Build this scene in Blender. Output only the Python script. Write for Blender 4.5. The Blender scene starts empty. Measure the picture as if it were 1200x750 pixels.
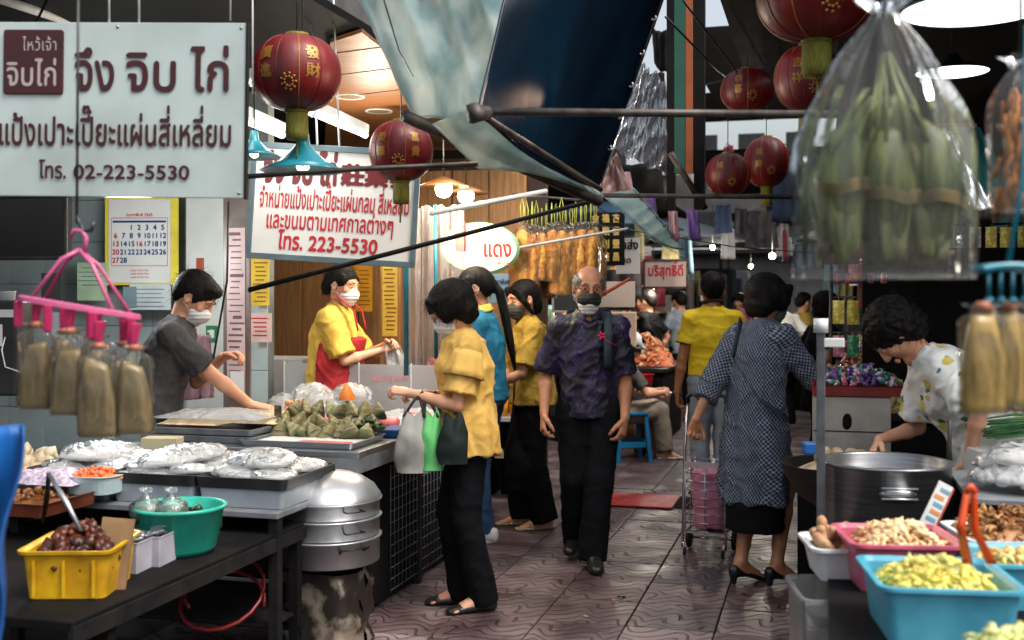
import bpy, bmesh, math, random
import numpy as np
from mathutils import Vector, Matrix, Euler
SC = bpy.context.scene
COL = SC.collection
random.seed(7)
RNG = np.random.RandomState(11)

# ------------------------------------------------------------------ camera, sky, sun, exposure
EYE = 1.49
F = 1300.0           # focal length in photo pixels (photo 1200 wide)
cam_d = bpy.data.cameras.new('camera')
cam_d.sensor_width = 36.0
cam_d.lens = 36.0 * F / 1200.0
cam_d.shift_y = -25.0 / 1200.0
cam_d.clip_start = 0.1
cam_d.clip_end = 3000
cam_d.dof.use_dof = True
cam_d.dof.focus_distance = 5.6
cam_d.dof.aperture_fstop = 2.8
cam = bpy.data.objects.new('camera', cam_d)
COL.objects.link(cam)
cam.location = (0, 0, EYE)
cam.rotation_euler = (math.radians(90), 0, 0)
SC.camera = cam

SUN_EL, SUN_AZ = 56.0, 128.0     # azimuth clockwise from +Y, so behind and to the right of the camera
world = bpy.data.worlds.new('World')
SC.world = world
world.use_nodes = True
wn = world.node_tree
wn.nodes.clear()
wo = wn.nodes.new('ShaderNodeOutputWorld')
wb = wn.nodes.new('ShaderNodeBackground')
ws = wn.nodes.new('ShaderNodeTexSky')
ws.sky_type = 'NISHITA'
ws.sun_disc = False
ws.sun_elevation = math.radians(SUN_EL)
ws.sun_rotation = math.radians(SUN_AZ)
ws.air_density = 1.3
ws.dust_density = 6.0
ws.ozone_density = 1.0
wb.inputs['Strength'].default_value = 0.15
wh = wn.nodes.new('ShaderNodeHueSaturation'); wh.inputs['Saturation'].default_value = .5; wh.inputs['Value'].default_value = 1.15    # thin overcast
wn.links.new(ws.outputs[0], wh.inputs['Color'])
wn.links.new(wh.outputs[0], wb.inputs[0])
wn.links.new(wb.outputs[0], wo.inputs[0])

sd = bpy.data.lights.new('sun', 'SUN')
sd.energy = 1.5
sd.angle = math.radians(22)
sd.color = (1.0, 0.96, 0.9)
sun = bpy.data.objects.new('sun', sd)
COL.objects.link(sun)
_az, _el = math.radians(SUN_AZ), math.radians(SUN_EL)
sdir = Vector((math.sin(_az) * math.cos(_el), math.cos(_az) * math.cos(_el), math.sin(_el)))
sun.rotation_euler = sdir.to_track_quat('Z', 'Y').to_euler()
sun.location = sdir * 30

SC.view_settings.view_transform = 'Standard'
SC.view_settings.look = 'None'
SC.view_settings.exposure = 0.55
SC.view_settings.gamma = 1.0
SC.render.engine = 'CYCLES'
SC.cycles.max_bounces = 7
SC.cycles.diffuse_bounces = 3
SC.cycles.glossy_bounces = 3
SC.cycles.transmission_bounces = 5
SC.cycles.transparent_max_bounces = 14
SC.cycles.caustics_reflective = False
SC.cycles.caustics_refractive = False
SC.cycles.sample_clamp_indirect = 6
SC.cycles.use_denoising = True

# ------------------------------------------------------------------ frames
ANG = math.atan2(362.0, F)                 # the street runs 15.6 degrees to the right of the view
CU, SU = math.cos(ANG), math.sin(ANG)
ROT = -ANG
def Q(t, s, z=0.0):                        # t across the street (right +), s along it
    return Vector((t * CU + s * SU, -t * SU + s * CU, z))
def TS(p):
    return (p[0] * CU - p[1] * SU, p[0] * SU + p[1] * CU)
def R(px, py, d=None, z=None, t=None, s=None):
    rx, rz = (px - 600) / F, (350 - py) / F
    if d is None:
        if z is not None: d = (z - EYE) / rz
        elif t is not None: d = t / (rx * CU - SU)
        else: d = s / (rx * SU + CU)
    return Vector((rx * d, d, EYE + rz * d))

# ------------------------------------------------------------------ object helpers
def link(o, parent=None):
    COL.objects.link(o)
    if parent is not None: o.parent = parent
    return o
def tag(o, label=None, cat=None, group=None, kind=None):
    if label: o['label'] = label
    if cat: o['category'] = cat
    if group: o['group'] = group
    if kind: o['kind'] = kind
    return o
def thing(name, label, cat, loc=(0, 0, 0), rz=0.0, group=None):
    o = bpy.data.objects.new(name, None)
    o.empty_display_size = 0.1
    link(o)
    o.location = loc
    o.rotation_euler = (0, 0, rz)
    return tag(o, label, cat, group)
def copy_tree(o, parent=None):
    c = o.copy()
    COL.objects.link(c)
    c.parent = parent
    for ch in list(o.children): copy_tree(ch, c)
    return c
def dup(o, loc, rz=None, label=None, scale=None, group=None, rot=None):
    c = copy_tree(o)
    c.location = loc
    if rot is not None: c.rotation_euler = rot
    elif rz is not None: c.rotation_euler = (0, 0, rz)
    if label: c['label'] = label
    if scale: c.scale = (scale,) * 3 if not hasattr(scale, '__len__') else scale
    if group: c['group'] = group
    return c

def mesh_np(name, V, Fq):
    me = bpy.data.meshes.new(name)
    V = np.asarray(V, np.float32)
    Fq = np.asarray(Fq, np.int32)
    k = Fq.shape[1]
    me.vertices.add(len(V)); me.vertices.foreach_set('co', V.ravel())
    me.loops.add(Fq.size); me.loops.foreach_set('vertex_index', Fq.ravel())
    me.polygons.add(len(Fq))
    me.polygons.foreach_set('loop_start', np.arange(0, Fq.size, k, dtype=np.int32))
    me.polygons.foreach_set('use_smooth', np.ones(len(Fq), bool))
    me.update(calc_edges=True)
    me.validate()
    return me

class MB:
    """collects shapes, then builds ONE mesh object"""
    def __init__(s): s.v = []; s.f = []; s.sm = []
    def add(s, vs, fs, smooth=False, M=None):
        b = len(s.v)
        if M is not None: vs = [M @ Vector(v) for v in vs]
        s.v += [tuple(v) for v in vs]
        s.f += [tuple(i + b for i in f) for f in fs]
        s.sm += [smooth] * len(fs)
        return s
    def box(s, c, d, rot=None, M=None, top=1.0):
        x, y, z = d[0] / 2, d[1] / 2, d[2] / 2
        vs = []
        for k in (-1, 1):
            q = top if k > 0 else 1.0
            for a, b in ((-1, -1), (1, -1), (1, 1), (-1, 1)): vs.append(Vector((a * x * q, b * y * q, k * z)))
        if rot: 
            E = Euler(rot).to_matrix(); vs = [E @ v for v in vs]
        vs = [v + Vector(c) for v in vs]
        return s.add(vs, [(3, 2, 1, 0), (4, 5, 6, 7), (0, 1, 5, 4), (1, 2, 6, 5), (2, 3, 7, 6), (3, 0, 4, 7)], False, M)
    def tube(s, pts, r, n=8, closed=False, smooth=True, cap=True):
        pts = [Vector(p) for p in pts]
        m = len(pts)
        rr = r if hasattr(r, '__len__') else [r] * m
        vs, fs = [], []
        up = None
        for i, p in enumerate(pts):
            if closed: d = pts[(i + 1) % m] - pts[i - 1]
            else: d = pts[min(i + 1, m - 1)] - pts[max(i - 1, 0)]
            if d.length < 1e-9: d = Vector((0, 0, 1))
            d.normalize()
            if up is None:
                up = d.orthogonal().normalized()
            up = (up - d * up.dot(d))
            if up.length < 1e-6: up = d.orthogonal()
            up.normalize()
            sd_ = d.cross(up)
            for k in range(n):
                a = 2 * math.pi * k / n
                vs.append(p + (up * math.cos(a) + sd_ * math.sin(a)) * rr[i])
        for i in range(m if closed else m - 1):
            j = (i + 1) % m
            for k in range(n):
                k2 = (k + 1) % n
                fs.append((i * n + k, i * n + k2, j * n + k2, j * n + k))
        if cap and not closed:
            fs.append(tuple(range(n - 1, -1, -1)))
            fs.append(tuple((m - 1) * n + k for k in range(n)))
        return s.add(vs, fs, smooth)
    def lathe(s, prof, c=(0, 0, 0), n=24, sx=1, sy=1, M=None, rfun=None):
        vs, fs = [], []
        m = len(prof)
        for i, (r, z) in enumerate(prof):
            for k in range(n):
                a = 2 * math.pi * k / n
                q = rfun(a, z) if rfun else 1.0
                vs.append(Vector((c[0] + r * q * sx * math.cos(a), c[1] + r * q * sy * math.sin(a), c[2] + z)))
        for i in range(m - 1):
            for k in range(n):
                k2 = (k + 1) % n
                fs.append((i * n + k, i * n + k2, (i + 1) * n + k2, (i + 1) * n + k))
        return s.add(vs, fs, True, M)
    def grid(s, nu, nv, fn, smooth=True):
        vs = [fn(i / nu, j / nv) for j in range(nv + 1) for i in range(nu + 1)]
        fs = [(j * (nu + 1) + i, j * (nu + 1) + i + 1, (j + 1) * (nu + 1) + i + 1, (j + 1) * (nu + 1) + i)
              for j in range(nv) for i in range(nu)]
        return s.add(vs, fs, smooth)
    def blob(s, c, r, n=1, jit=0.15, rot=None):
        vs, fs = ICO[n]
        r = r if hasattr(r, '__len__') else (r, r, r)
        E = Euler(rot or (random.uniform(0, 6), random.uniform(0, 6), random.uniform(0, 6))).to_matrix()
        out = [E @ Vector((v[0] * r[0], v[1] * r[1], v[2] * r[2])) * (1 + random.uniform(-jit, jit)) + Vector(c) for v in vs]
        return s.add(out, fs, True)
    def build(s, name, m, parent=None, bevel=0, solid=0, subsurf=0, loc=None, rz=None):
        me = bpy.data.meshes.new(name)
        me.from_pydata(s.v, [], s.f)
        me.polygons.foreach_set('use_smooth', s.sm)
        me.update()
        o = bpy.data.objects.new(name, me)
        link(o, parent)
        for q in (m if isinstance(m, (list, tuple)) else [m]): me.materials.append(q)
        if solid:
            k = o.modifiers.new('solid', 'SOLIDIFY'); k.thickness = solid; k.offset = 0
        if bevel:
            k = o.modifiers.new('bevel', 'BEVEL'); k.width = bevel; k.segments = 2; k.limit_method = 'ANGLE'
        if subsurf:
            k = o.modifiers.new('sub', 'SUBSURF'); k.levels = subsurf; k.render_levels = subsurf
        if loc is not None: o.location = loc
        if rz is not None: o.rotation_euler = (0, 0, rz)
        return o
ICO = {}
for _n in (1, 2, 3):
    _b = bmesh.new(); bmesh.ops.create_icosphere(_b, subdivisions=_n, radius=1)
    _b.verts.ensure_lookup_table()
    ICO[_n] = ([tuple(v.co) for v in _b.verts], [tuple(v.index for v in f.verts) for f in _b.faces]); _b.free()

def snoise(x, y, z, f=1.0, seed=0.0, octs=3):
    """cheap smooth pseudo noise on numpy arrays, about -1..1"""
    out = 0; a = 1.0; tot = 0
    for o in range(octs):
        s_ = seed * 1.7 + o * 3.1
        wx = np.sin(y * f * 1.3 + s_) * 1.1; wy = np.sin(z * f * 1.1 + s_ * 1.3) * 1.1; wz = np.sin(x * f * 1.2 + s_ * .7) * 1.1
        out = out + a * np.sin(x * f + wx + s_) * np.sin(y * f * .9 + wy + s_ * 2.1) * np.sin(z * f * 1.1 + wz + 1.3 + s_)
        out = out + a * .5 * np.sin((x - y * .7 + z * .6) * f * .8 + wx + s_ * 2.3)
        tot += a * 1.2; a *= .5; f *= 1.93
    return out / tot

# ------------------------------------------------------------------ materials
MATS = {}
def _new(name):
    m = bpy.data.materials.new(name); m.use_nodes = True
    nt = m.node_tree
    return m, nt, nt.nodes['Principled BSDF']
def lin(c):     # 0..255 display colour -> linear
    return tuple(((v / 255.0) / 12.92 if v / 255.0 <= .04045 else ((v / 255.0 + .055) / 1.055) ** 2.4) for v in c)
def N(nt, typ, **kw):
    n = nt.nodes.new(typ)
    for k, v in kw.items():
        if k.startswith('i_'): n.inputs[int(k[2:]) if k[2:].isdigit() else k[2:].replace('_', ' ')].default_value = v
        else: setattr(n, k, v)
    return n
def mat(name, c, c2=None, scale=6.0, rough=.6, metal=0.0, bump=.15, bscale=60.0, stretch=None, sss=0, trans=0, spec=.5, rvar=.12, sheen=0, det=5, edge=(.35, .65), gen=False, coat=0, orand=0):
    if name in MATS: return MATS[name]
    m, nt, p = _new(name)
    co = N(nt, 'ShaderNodeTexCoord')
    mp = N(nt, 'ShaderNodeMapping')
    if stretch: mp.inputs['Scale'].default_value = stretch
    nt.links.new(co.outputs['Generated' if gen else 'Object'], mp.inputs[0])
    n1 = N(nt, 'ShaderNodeTexNoise'); n1.inputs['Scale'].default_value = scale; n1.inputs['Detail'].default_value = det
    nt.links.new(mp.outputs[0], n1.inputs['Vector'])
    c2 = c2 if c2 is not None else tuple(v * .75 for v in c)
    cr = N(nt, 'ShaderNodeValToRGB')
    cr.color_ramp.elements[0].position = edge[0]; cr.color_ramp.elements[1].position = edge[1]
    cr.color_ramp.elements[0].color = (*c, 1); cr.color_ramp.elements[1].color = (*c2, 1)
    nt.links.new(n1.outputs[0], cr.inputs[0])
    src = cr.outputs[0]
    if orand:
        oi = N(nt, 'ShaderNodeObjectInfo'); hs = N(nt, 'ShaderNodeHueSaturation'); rm = N(nt, 'ShaderNodeMapRange')
        rm.inputs['To Min'].default_value = 1 - orand; rm.inputs['To Max'].default_value = 1 + orand * .45
        nt.links.new(oi.outputs['Random'], rm.inputs[0]); nt.links.new(rm.outputs[0], hs.inputs['Value']); nt.links.new(src, hs.inputs['Color']); src = hs.outputs[0]
    nt.links.new(src, p.inputs['Base Color'])
    mr = N(nt, 'ShaderNodeMapRange')
    mr.inputs['To Min'].default_value = max(0.02, rough - rvar); mr.inputs['To Max'].default_value = min(1, rough + rvar)
    n2 = N(nt, 'ShaderNodeTexNoise'); n2.inputs['Scale'].default_value = bscale; n2.inputs['Detail'].default_value = 3
    nt.links.new(mp.outputs[0], n2.inputs['Vector'])
    nt.links.new(n1.outputs[0], mr.inputs[0])
    nt.links.new(mr.outputs[0], p.inputs['Roughness'])
    if bump:
        b = N(nt, 'ShaderNodeBump'); b.inputs['Strength'].default_value = bump; b.inputs['Distance'].default_value = .004
        nt.links.new(n2.outputs[0], b.inputs['Height']); nt.links.new(b.outputs[0], p.inputs['Normal'])
    p.inputs['Metallic'].default_value = metal
    p.inputs['Specular IOR Level'].default_value = spec if max(c) > .03 or rough < .45 else .12
    if sss:
        p.inputs['Subsurface Weight'].default_value = sss; p.inputs['Subsurface Radius'].default_value = (.012, .005, .003)
        p.inputs['Subsurface Scale'].default_value = 1.0
    if trans: p.inputs['Transmission Weight'].default_value = trans
    if sheen: p.inputs['Sheen Weight'].default_value = sheen
    if coat: p.inputs['Coat Weight'].default_value = coat; p.inputs['Coat Roughness'].default_value = .1
    MATS[name] = m
    return m
def emis(name, c, st, st_c=(1, 1, 1)):
    if name in MATS: return MATS[name]
    m, nt, p = _new(name)
    p.inputs['Base Color'].default_value = (*c, 1)
    p.inputs['Emission Color'].default_value = (*c, 1)
    p.inputs['Emission Strength'].default_value = st
    MATS[name] = m; return m
def film(name, tint=(.9, .95, .95), alpha=.12, bump=.6, bscale=18, rough=.08, milky=.0, mcol=(.8, .82, .82), stretch=None, ior=1.3):
    """thin clear plastic: transparent, with a glossy coat that follows the angle to the surface, plus some milky scatter"""
    if name in MATS: return MATS[name]
    m, nt, p = _new(name)
    nt.nodes.remove(p)
    out = nt.nodes['Material Output']
    tr = N(nt, 'ShaderNodeBsdfTransparent'); tr.inputs[0].default_value = (*tint, 1)
    gl = N(nt, 'ShaderNodeBsdfGlossy'); gl.inputs['Roughness'].default_value = rough; gl.inputs[0].default_value = (.95, .97, 1, 1)
    df = N(nt, 'ShaderNodeBsdfDiffuse'); df.inputs[0].default_value = (*mcol, 1)
    tl = N(nt, 'ShaderNodeBsdfTranslucent'); tl.inputs[0].default_value = (*mcol, 1)
    ad = N(nt, 'ShaderNodeMixShader'); ad.inputs[0].default_value = .5
    nt.links.new(df.outputs[0], ad.inputs[1]); nt.links.new(tl.outputs[0], ad.inputs[2])
    m1 = N(nt, 'ShaderNodeMixShader'); m1.inputs[0].default_value = milky
    nt.links.new(tr.outputs[0], m1.inputs[1]); nt.links.new(ad.outputs[0], m1.inputs[2])
    co = N(nt, 'ShaderNodeTexCoord'); mp = N(nt, 'ShaderNodeMapping')
    if stretch: mp.inputs['Scale'].default_value = stretch
    n1 = N(nt, 'ShaderNodeTexNoise'); n1.inputs['Scale'].default_value = bscale; n1.inputs['Detail'].default_value = 4; n1.inputs['Distortion'].default_value = 1.2
    nt.links.new(co.outputs['Object'], mp.inputs[0]); nt.links.new(mp.outputs[0], n1.inputs['Vector'])
    b = N(nt, 'ShaderNodeBump'); b.inputs['Strength'].default_value = bump; b.inputs['Distance'].default_value = .02
    nt.links.new(n1.outputs[0], b.inputs['Height'])
    nt.links.new(b.outputs[0], gl.inputs['Normal']); nt.links.new(b.outputs[0], df.inputs['Normal'])
    fr = N(nt, 'ShaderNodeFresnel'); fr.inputs[0].default_value = ior
    nt.links.new(b.outputs[0], fr.inputs['Normal'])
    ma = N(nt, 'ShaderNodeMath', operation='MULTIPLY_ADD'); ma.inputs[1].default_value = 1.0; ma.inputs[2].default_value = alpha; ma.use_clamp = True
    nt.links.new(fr.outputs[0], ma.inputs[0])
    m2 = N(nt, 'ShaderNodeMixShader')
    nt.links.new(ma.outputs[0], m2.inputs[0]); nt.links.new(m1.outputs[0], m2.inputs[1]); nt.links.new(gl.outputs[0], m2.inputs[2])
    nt.links.new(m2.outputs[0], out.inputs[0])
    MATS[name] = m; return m
def cloth_sheet(name, c, c2, transl=.5, scale=3, bump=.4, bscale=10, stretch=None, rough=.4, edge=(.35, .65)):
    """tarpaulin: diffuse + light coming through + weak gloss"""
    m = mat(name, c, c2, scale=scale, rough=rough, bump=bump, bscale=bscale, stretch=stretch, edge=edge)
    nt = m.node_tree; p = nt.nodes['Principled BSDF']; out = nt.nodes['Material Output']
    tl = N(nt, 'ShaderNodeBsdfTranslucent')
    src = p.inputs['Base Color'].links[0].from_socket
    nt.links.new(src, tl.inputs[0])
    mx = N(nt, 'ShaderNodeMixShader'); mx.inputs[0].default_value = transl
    nt.links.new(p.outputs[0], mx.inputs[1]); nt.links.new(tl.outputs[0], mx.inputs[2]); nt.links.new(mx.outputs[0], out.inputs[0])
    return m
def wave_ratio(m): return m

# ------------------------------------------------------------------ lettering (2D outlines rasterised to bold flat letters)
_GL = {}
def _outline(s):
    c = bpy.data.curves.new('g', 'FONT'); c.body = s; c.fill_mode = 'NONE'; c.resolution_u = 4
    o = bpy.data.objects.new('g', c)
    COL.objects.link(o)
    dg = bpy.context.evaluated_depsgraph_get()
    me = o.evaluated_get(dg).to_mesh()
    V = np.array([v.co[:2] for v in me.vertices]) if len(me.vertices) else np.zeros((0, 2))
    E_ = np.array([e.vertices[:] for e in me.edges]) if len(me.edges) else np.zeros((0, 2), int)
    o.evaluated_get(dg).to_mesh_clear()
    bpy.data.objects.remove(o); bpy.data.curves.remove(c)
    return V, E_
def glyph(ch):
    if ch in _GL: return _GL[ch]
    V, E_ = _outline(ch)
    V2, E2 = _outline(ch + 'H'); Vh, Eh = _outline('H')
    nh = len(Vh)
    adv = (V2[-nh:, 0].min() - Vh[:, 0].min()) if len(V2) else .3
    # order the edges of each outline in running direction
    seg = []
    if len(V):
        for a, b in E_:
            if abs(a - b) == 1: a, b = min(a, b), max(a, b)
            else: a, b = max(a, b), min(a, b)
            seg.append((V[a], V[b]))
    _GL[ch] = (np.array(seg), adv)
    return _GL[ch]
UPV = 'ิีึืั็'; TONE = '่้๊๋์'
def letters(text, size, bold=0.02, m=None, parent=None, name='lettering', loc=(0, 0, 0), rot=(math.pi / 2, 0, 0), width=None, res=26, depth=.002, align='L', slant=0):
    """flat bold letters as one mesh, laid in the local XY plane of `rot`"""
    x = 0.0; quads_v = []; quads_f = []
    prev = ''
    segs = []
    for ch in text:
        if ch == ' ': x += .28; prev = ''; continue
        sg, adv = glyph(ch)
        dy = 0.0; dx = 0.0
        if ch in TONE:
            if prev and prev[-1] in UPV: dy = .21
            if prev and prev[0] in 'ปฝฟ': dx = -.12
        elif ch in UPV:
            if prev and prev[0] in 'ปฝฟ': dx = -.12
            prev = (prev[:1] + ch)
        if ch not in TONE and ch not in UPV: prev = ch
        if len(sg): segs.append(sg + np.array([x + dx, dy]))
        x += adv
    W = x
    mb = MB()
    h = 1.0 / res
    for sg in segs:
        lo = sg.reshape(-1, 2).min(0) - bold - 2 * h; hi = sg.reshape(-1, 2).max(0) + bold + 2 * h
        nx, ny = int((hi[0] - lo[0]) / h) + 2, int((hi[1] - lo[1]) / h) + 2
        gx = lo[0] + np.arange(nx) * h; gy = lo[1] + np.arange(ny) * h
        X, Y = np.meshgrid(gx, gy, indexing='ij')
        A, B = sg[:, 0], sg[:, 1]
        D = B - A
        L2 = (D ** 2).sum(1) + 1e-12
        px = X[..., None] - A[:, 0]; py = Y[..., None] - A[:, 1]
        tt = np.clip((px * D[:, 0] + py * D[:, 1]) / L2, 0, 1)
        dist = np.sqrt(((px - tt * D[:, 0]) ** 2 + (py - tt * D[:, 1]) ** 2).min(-1))
        cr = D[:, 0] * py - D[:, 1] * px
        upw = (A[:, 1] <= Y[..., None]) & (B[:, 1] > Y[..., None]) & (cr > 0)
        dnw = (A[:, 1] > Y[..., None]) & (B[:, 1] <= Y[..., None]) & (cr < 0)
        wind = upw.sum(-1) - dnw.sum(-1)
        sdv = np.where(wind != 0, -dist, dist) - bold
        for i in range(nx - 1):
            for j in range(ny - 1):
                cs = [(i, j), (i + 1, j), (i + 1, j + 1), (i, j + 1)]
                vals = [sdv[c] for c in cs]
                if min(vals) >= 0: continue
                poly = []
                for k in range(4):
                    a, b = cs[k], cs[(k + 1) % 4]
                    va, vb = vals[k], vals[(k + 1) % 4]
                    pa = np.array([gx[a[0]], gy[a[1]]]); pb = np.array([gx[b[0]], gy[b[1]]])
                    if va < 0: poly.append(pa)
                    if (va < 0) != (vb < 0): poly.append(pa + (pb - pa) * va / (va - vb))
                if len(poly) >= 3:
                    base = len(mb.v)
                    mb.v += [(p[0], p[1], 0) for p in poly]
                    mb.f.append(tuple(range(base, base + len(poly)))); mb.sm.append(False)
    sx = size
    if width: sx = width / max(W, .01)
    off = {'L': 0, 'C': -W / 2, 'R': -W}[align]
    mb.v = [((v[0] + off + slant * v[1]) * sx, v[1] * size, 0) for v in mb.v]
    o = mb.build(name, m, parent, loc=loc)
    o.rotation_euler = rot
    return o

# ------------------------------------------------------------------ SDF modelling (bodies and garments as one continuous surface)
class Sdf:
    def __init__(s, h=.006): s.h = h; s.p = []; s.cuts = []
    def cone(s, a, b, ra, rb, k=.02, flat=False, op='u', flatA=False):
        a = np.array(a, float); b = np.array(b, float)
        m = max(ra, rb) + k + .01
        lo = np.minimum(a, b) - m; hi = np.maximum(a, b) + m
        def fn(X, Y, Z):
            D = b - a; L2 = (D ** 2).sum() + 1e-9; L = math.sqrt(L2)
            t0 = ((X - a[0]) * D[0] + (Y - a[1]) * D[1] + (Z - a[2]) * D[2]) / L2
            t = np.clip(t0, 0, 1)
            d = np.sqrt((X - a[0] - t * D[0]) ** 2 + (Y - a[1] - t * D[1]) ** 2 + (Z - a[2] - t * D[2]) ** 2) - (ra + (rb - ra) * t)
            if flat: d = np.maximum(d, (t0 - 1) * L)
            if flatA: d = np.maximum(d, -t0 * L)
            return d
        s.p.append((fn, lo, hi, k, op)); return s
    def chain(s, pts, rs, k=.012, **kw):
        for i in range(len(pts) - 1): s.cone(pts[i], pts[i + 1], rs[i], rs[i + 1], k, **kw)
        return s
    def ell(s, c, r, M=None, k=.02, op='u'):
        c = np.array(c, float); r = np.array(r, float)
        Mi = np.array(M).T if M is not None else np.eye(3)
        m = max(r) + k + .01
        def fn(X, Y, Z):
            x, y, z = X - c[0], Y - c[1], Z - c[2]
            a = (Mi[0, 0] * x + Mi[0, 1] * y + Mi[0, 2] * z) / r[0]
            b = (Mi[1, 0] * x + Mi[1, 1] * y + Mi[1, 2] * z) / r[1]
            e = (Mi[2, 0] * x + Mi[2, 1] * y + Mi[2, 2] * z) / r[2]
            k0 = np.sqrt(a * a + b * b + e * e); k1 = np.sqrt((a / r[0]) ** 2 + (b / r[1]) ** 2 + (e / r[2]) ** 2) + 1e-6
            return k0 * (k0 - 1) / k1
        s.p.append((fn, c - m, c + m, k, op)); return s
    def loft(s, pts, A, B, side, k=.02, ec=.02, op='u'):
        pts = [np.array(p, float) for p in pts]
        sides = side if isinstance(side, list) else [side] * len(pts)
        m = max(max(A), max(B)) + k + .02
        lo = np.min(pts, 0) - m; hi = np.max(pts, 0) + m
        def fn(X, Y, Z):
            best = None
            for i in range(len(pts) - 1):
                a, b = pts[i], pts[i + 1]
                D = b - a; L = math.sqrt((D ** 2).sum()) + 1e-9; h = D / L
                sd_ = np.array(sides[i], float); sd_ = sd_ - h * sd_.dot(h); sd_ /= np.linalg.norm(sd_)
                f = np.cross(h, sd_)
                x, y, z = X - a[0], Y - a[1], Z - a[2]
                u = x * h[0] + y * h[1] + z * h[2]
                t = np.clip(u / L, 0, 1)
                hh = u - t * L
                l = (x * sd_[0] + y * sd_[1] + z * sd_[2]) / (A[i] + (A[i + 1] - A[i]) * t)
                g = (x * f[0] + y * f[1] + z * f[2]) / (B[i] + (B[i + 1] - B[i]) * t)
                mn = np.minimum(A[i] + (A[i + 1] - A[i]) * t, B[i] + (B[i + 1] - B[i]) * t)
                v = (np.sqrt(l * l + g * g + (hh / ec) ** 2) - 1) * mn
                best = v if best is None else np.minimum(best, v)
            return best
        s.p.append((fn, lo, hi, k, op)); return s
    def plane(s, p, n):       # keep the side the normal points away from
        s.p.append((lambda X, Y, Z: (X - p[0]) * n[0] + (Y - p[1]) * n[1] + (Z - p[2]) * n[2], None, None, 0, 'i')); return s
    def mesh(s):
        us = [q for q in s.p if q[4] == 'u']
        lo = np.min([q[1] for q in us], 0); hi = np.max([q[2] for q in us], 0)
        n = np.ceil((hi - lo) / s.h).astype(int) + 2
        d = np.full(n, .5, np.float32)
        ax = [lo[i] + np.arange(n[i], dtype=np.float32) * s.h for i in range(3)]
        for fn, l, h_, k, op in s.p:
            if l is None: i0 = np.zeros(3, int); i1 = n
            else:
                i0 = np.clip(np.floor((l - lo) / s.h).astype(int), 0, n); i1 = np.clip(np.ceil((h_ - lo) / s.h).astype(int) + 1, 0, n)
            if (i1 <= i0).any(): continue
            sl = tuple(slice(a, b) for a, b in zip(i0, i1))
            v = fn(ax[0][sl[0]][:, None, None], ax[1][sl[1]][None, :, None], ax[2][sl[2]][None, None, :])
            o = d[sl]
            if op == 'u':
                if k > 0:
                    q = np.maximum(k - np.abs(o - v), 0) / k
                    d[sl] = np.minimum(o, v) - q * q * k * .25
                else: d[sl] = np.minimum(o, v)
            elif op == 'i': d[sl] = np.maximum(o, v)
            else:
                v = -v
                if k > 0:
                    q = np.maximum(k - np.abs(o - v), 0) / k
                    d[sl] = np.maximum(o, v) + q * q * k * .25
                else: d[sl] = np.maximum(o, v)
        d[0] = d[-1] = .1; d[:, 0] = d[:, -1] = .1; d[:, :, 0] = d[:, :, -1] = .1
        return nets(d, lo, s.h)
def nets(d, lo, h):
    S_ = d < 0
    nx, ny, nz = d.shape
    cs = np.zeros((nx - 1, ny - 1, nz - 1), np.int8)
    for a in (0, 1):
        for b in (0, 1):
            for c in (0, 1): cs += S_[a:nx - 1 + a, b:ny - 1 + b, c:nz - 1 + c]
    act = (cs > 0) & (cs < 8)
    I = np.argwhere(act)
    idx = np.full(act.shape, -1, np.int32); idx[act] = np.arange(len(I), dtype=np.int32)
    acc = np.zeros((len(I), 3), np.float64); cnt = np.zeros(len(I))
    corners = [(a, b, c) for a in (0, 1) for b in (0, 1) for c in (0, 1)]
    for p in corners:
        for q in corners:
            if sum(q) - sum(p) != 1 or any(q[i] < p[i] for i in range(3)): continue
            vp = d[I[:, 0] + p[0], I[:, 1] + p[1], I[:, 2] + p[2]].astype(np.float64); vq = d[I[:, 0] + q[0], I[:, 1] + q[1], I[:, 2] + q[2]]
            mk = (vp < 0) != (vq < 0)
            t = np.where(mk, vp / np.where(mk, vp - vq, 1), 0)
            for ax_ in range(3): acc[:, ax_] += mk * (p[ax_] + (q[ax_] - p[ax_]) * t)
            cnt += mk
    V = lo + (I + acc / cnt[:, None]) * h
    Fs = []
    for ax_ in range(3):
        sl0 = [slice(None)] * 3; sl1 = [slice(None)] * 3
        sl0[ax_] = slice(0, -1); sl1[ax_] = slice(1, None)
        ch = S_[tuple(sl0)] != S_[tuple(sl1)]
        E_ = np.argwhere(ch)
        o1, o2 = [(1, 2), (2, 0), (0, 1)][ax_]
        ok = (E_[:, o1] > 0) & (E_[:, o2] > 0) & (E_[:, o1] < d.shape[o1] - 1) & (E_[:, o2] < d.shape[o2] - 1)
        E_ = E_[ok]
        ins = S_[tuple(E_.T)]
        def at(a, b):
            G = E_.copy(); G[:, o1] += a; G[:, o2] += b
            return idx[tuple(G.T)]
        q = np.stack([at(-1, -1), at(0, -1), at(0, 0), at(-1, 0)], 1)
        q[~ins] = q[~ins][:, ::-1]
        Fs.append(q)
    return V, np.concatenate(Fs)
def vnormals(V, Fq):
    a = V[Fq[:, 2]] - V[Fq[:, 0]]; b = V[Fq[:, 3]] - V[Fq[:, 1]]
    n = np.cross(a, b); out = np.zeros_like(V)
    for k in range(4): np.add.at(out, Fq[:, k], n)
    return out / (np.linalg.norm(out, axis=1)[:, None] + 1e-9)
def sdf_obj(S_, name, m, parent=None, disp=None):
    V, Fq = S_.mesh()
    if disp is not None:
        V = V + vnormals(V, Fq) * disp(V[:, 0], V[:, 1], V[:, 2])[:, None]
    me = mesh_np(name, V, Fq)
    for q in (m if isinstance(m, (list, tuple)) else [m]): me.materials.append(q)
    return link(bpy.data.objects.new(name, me), parent)
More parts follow.
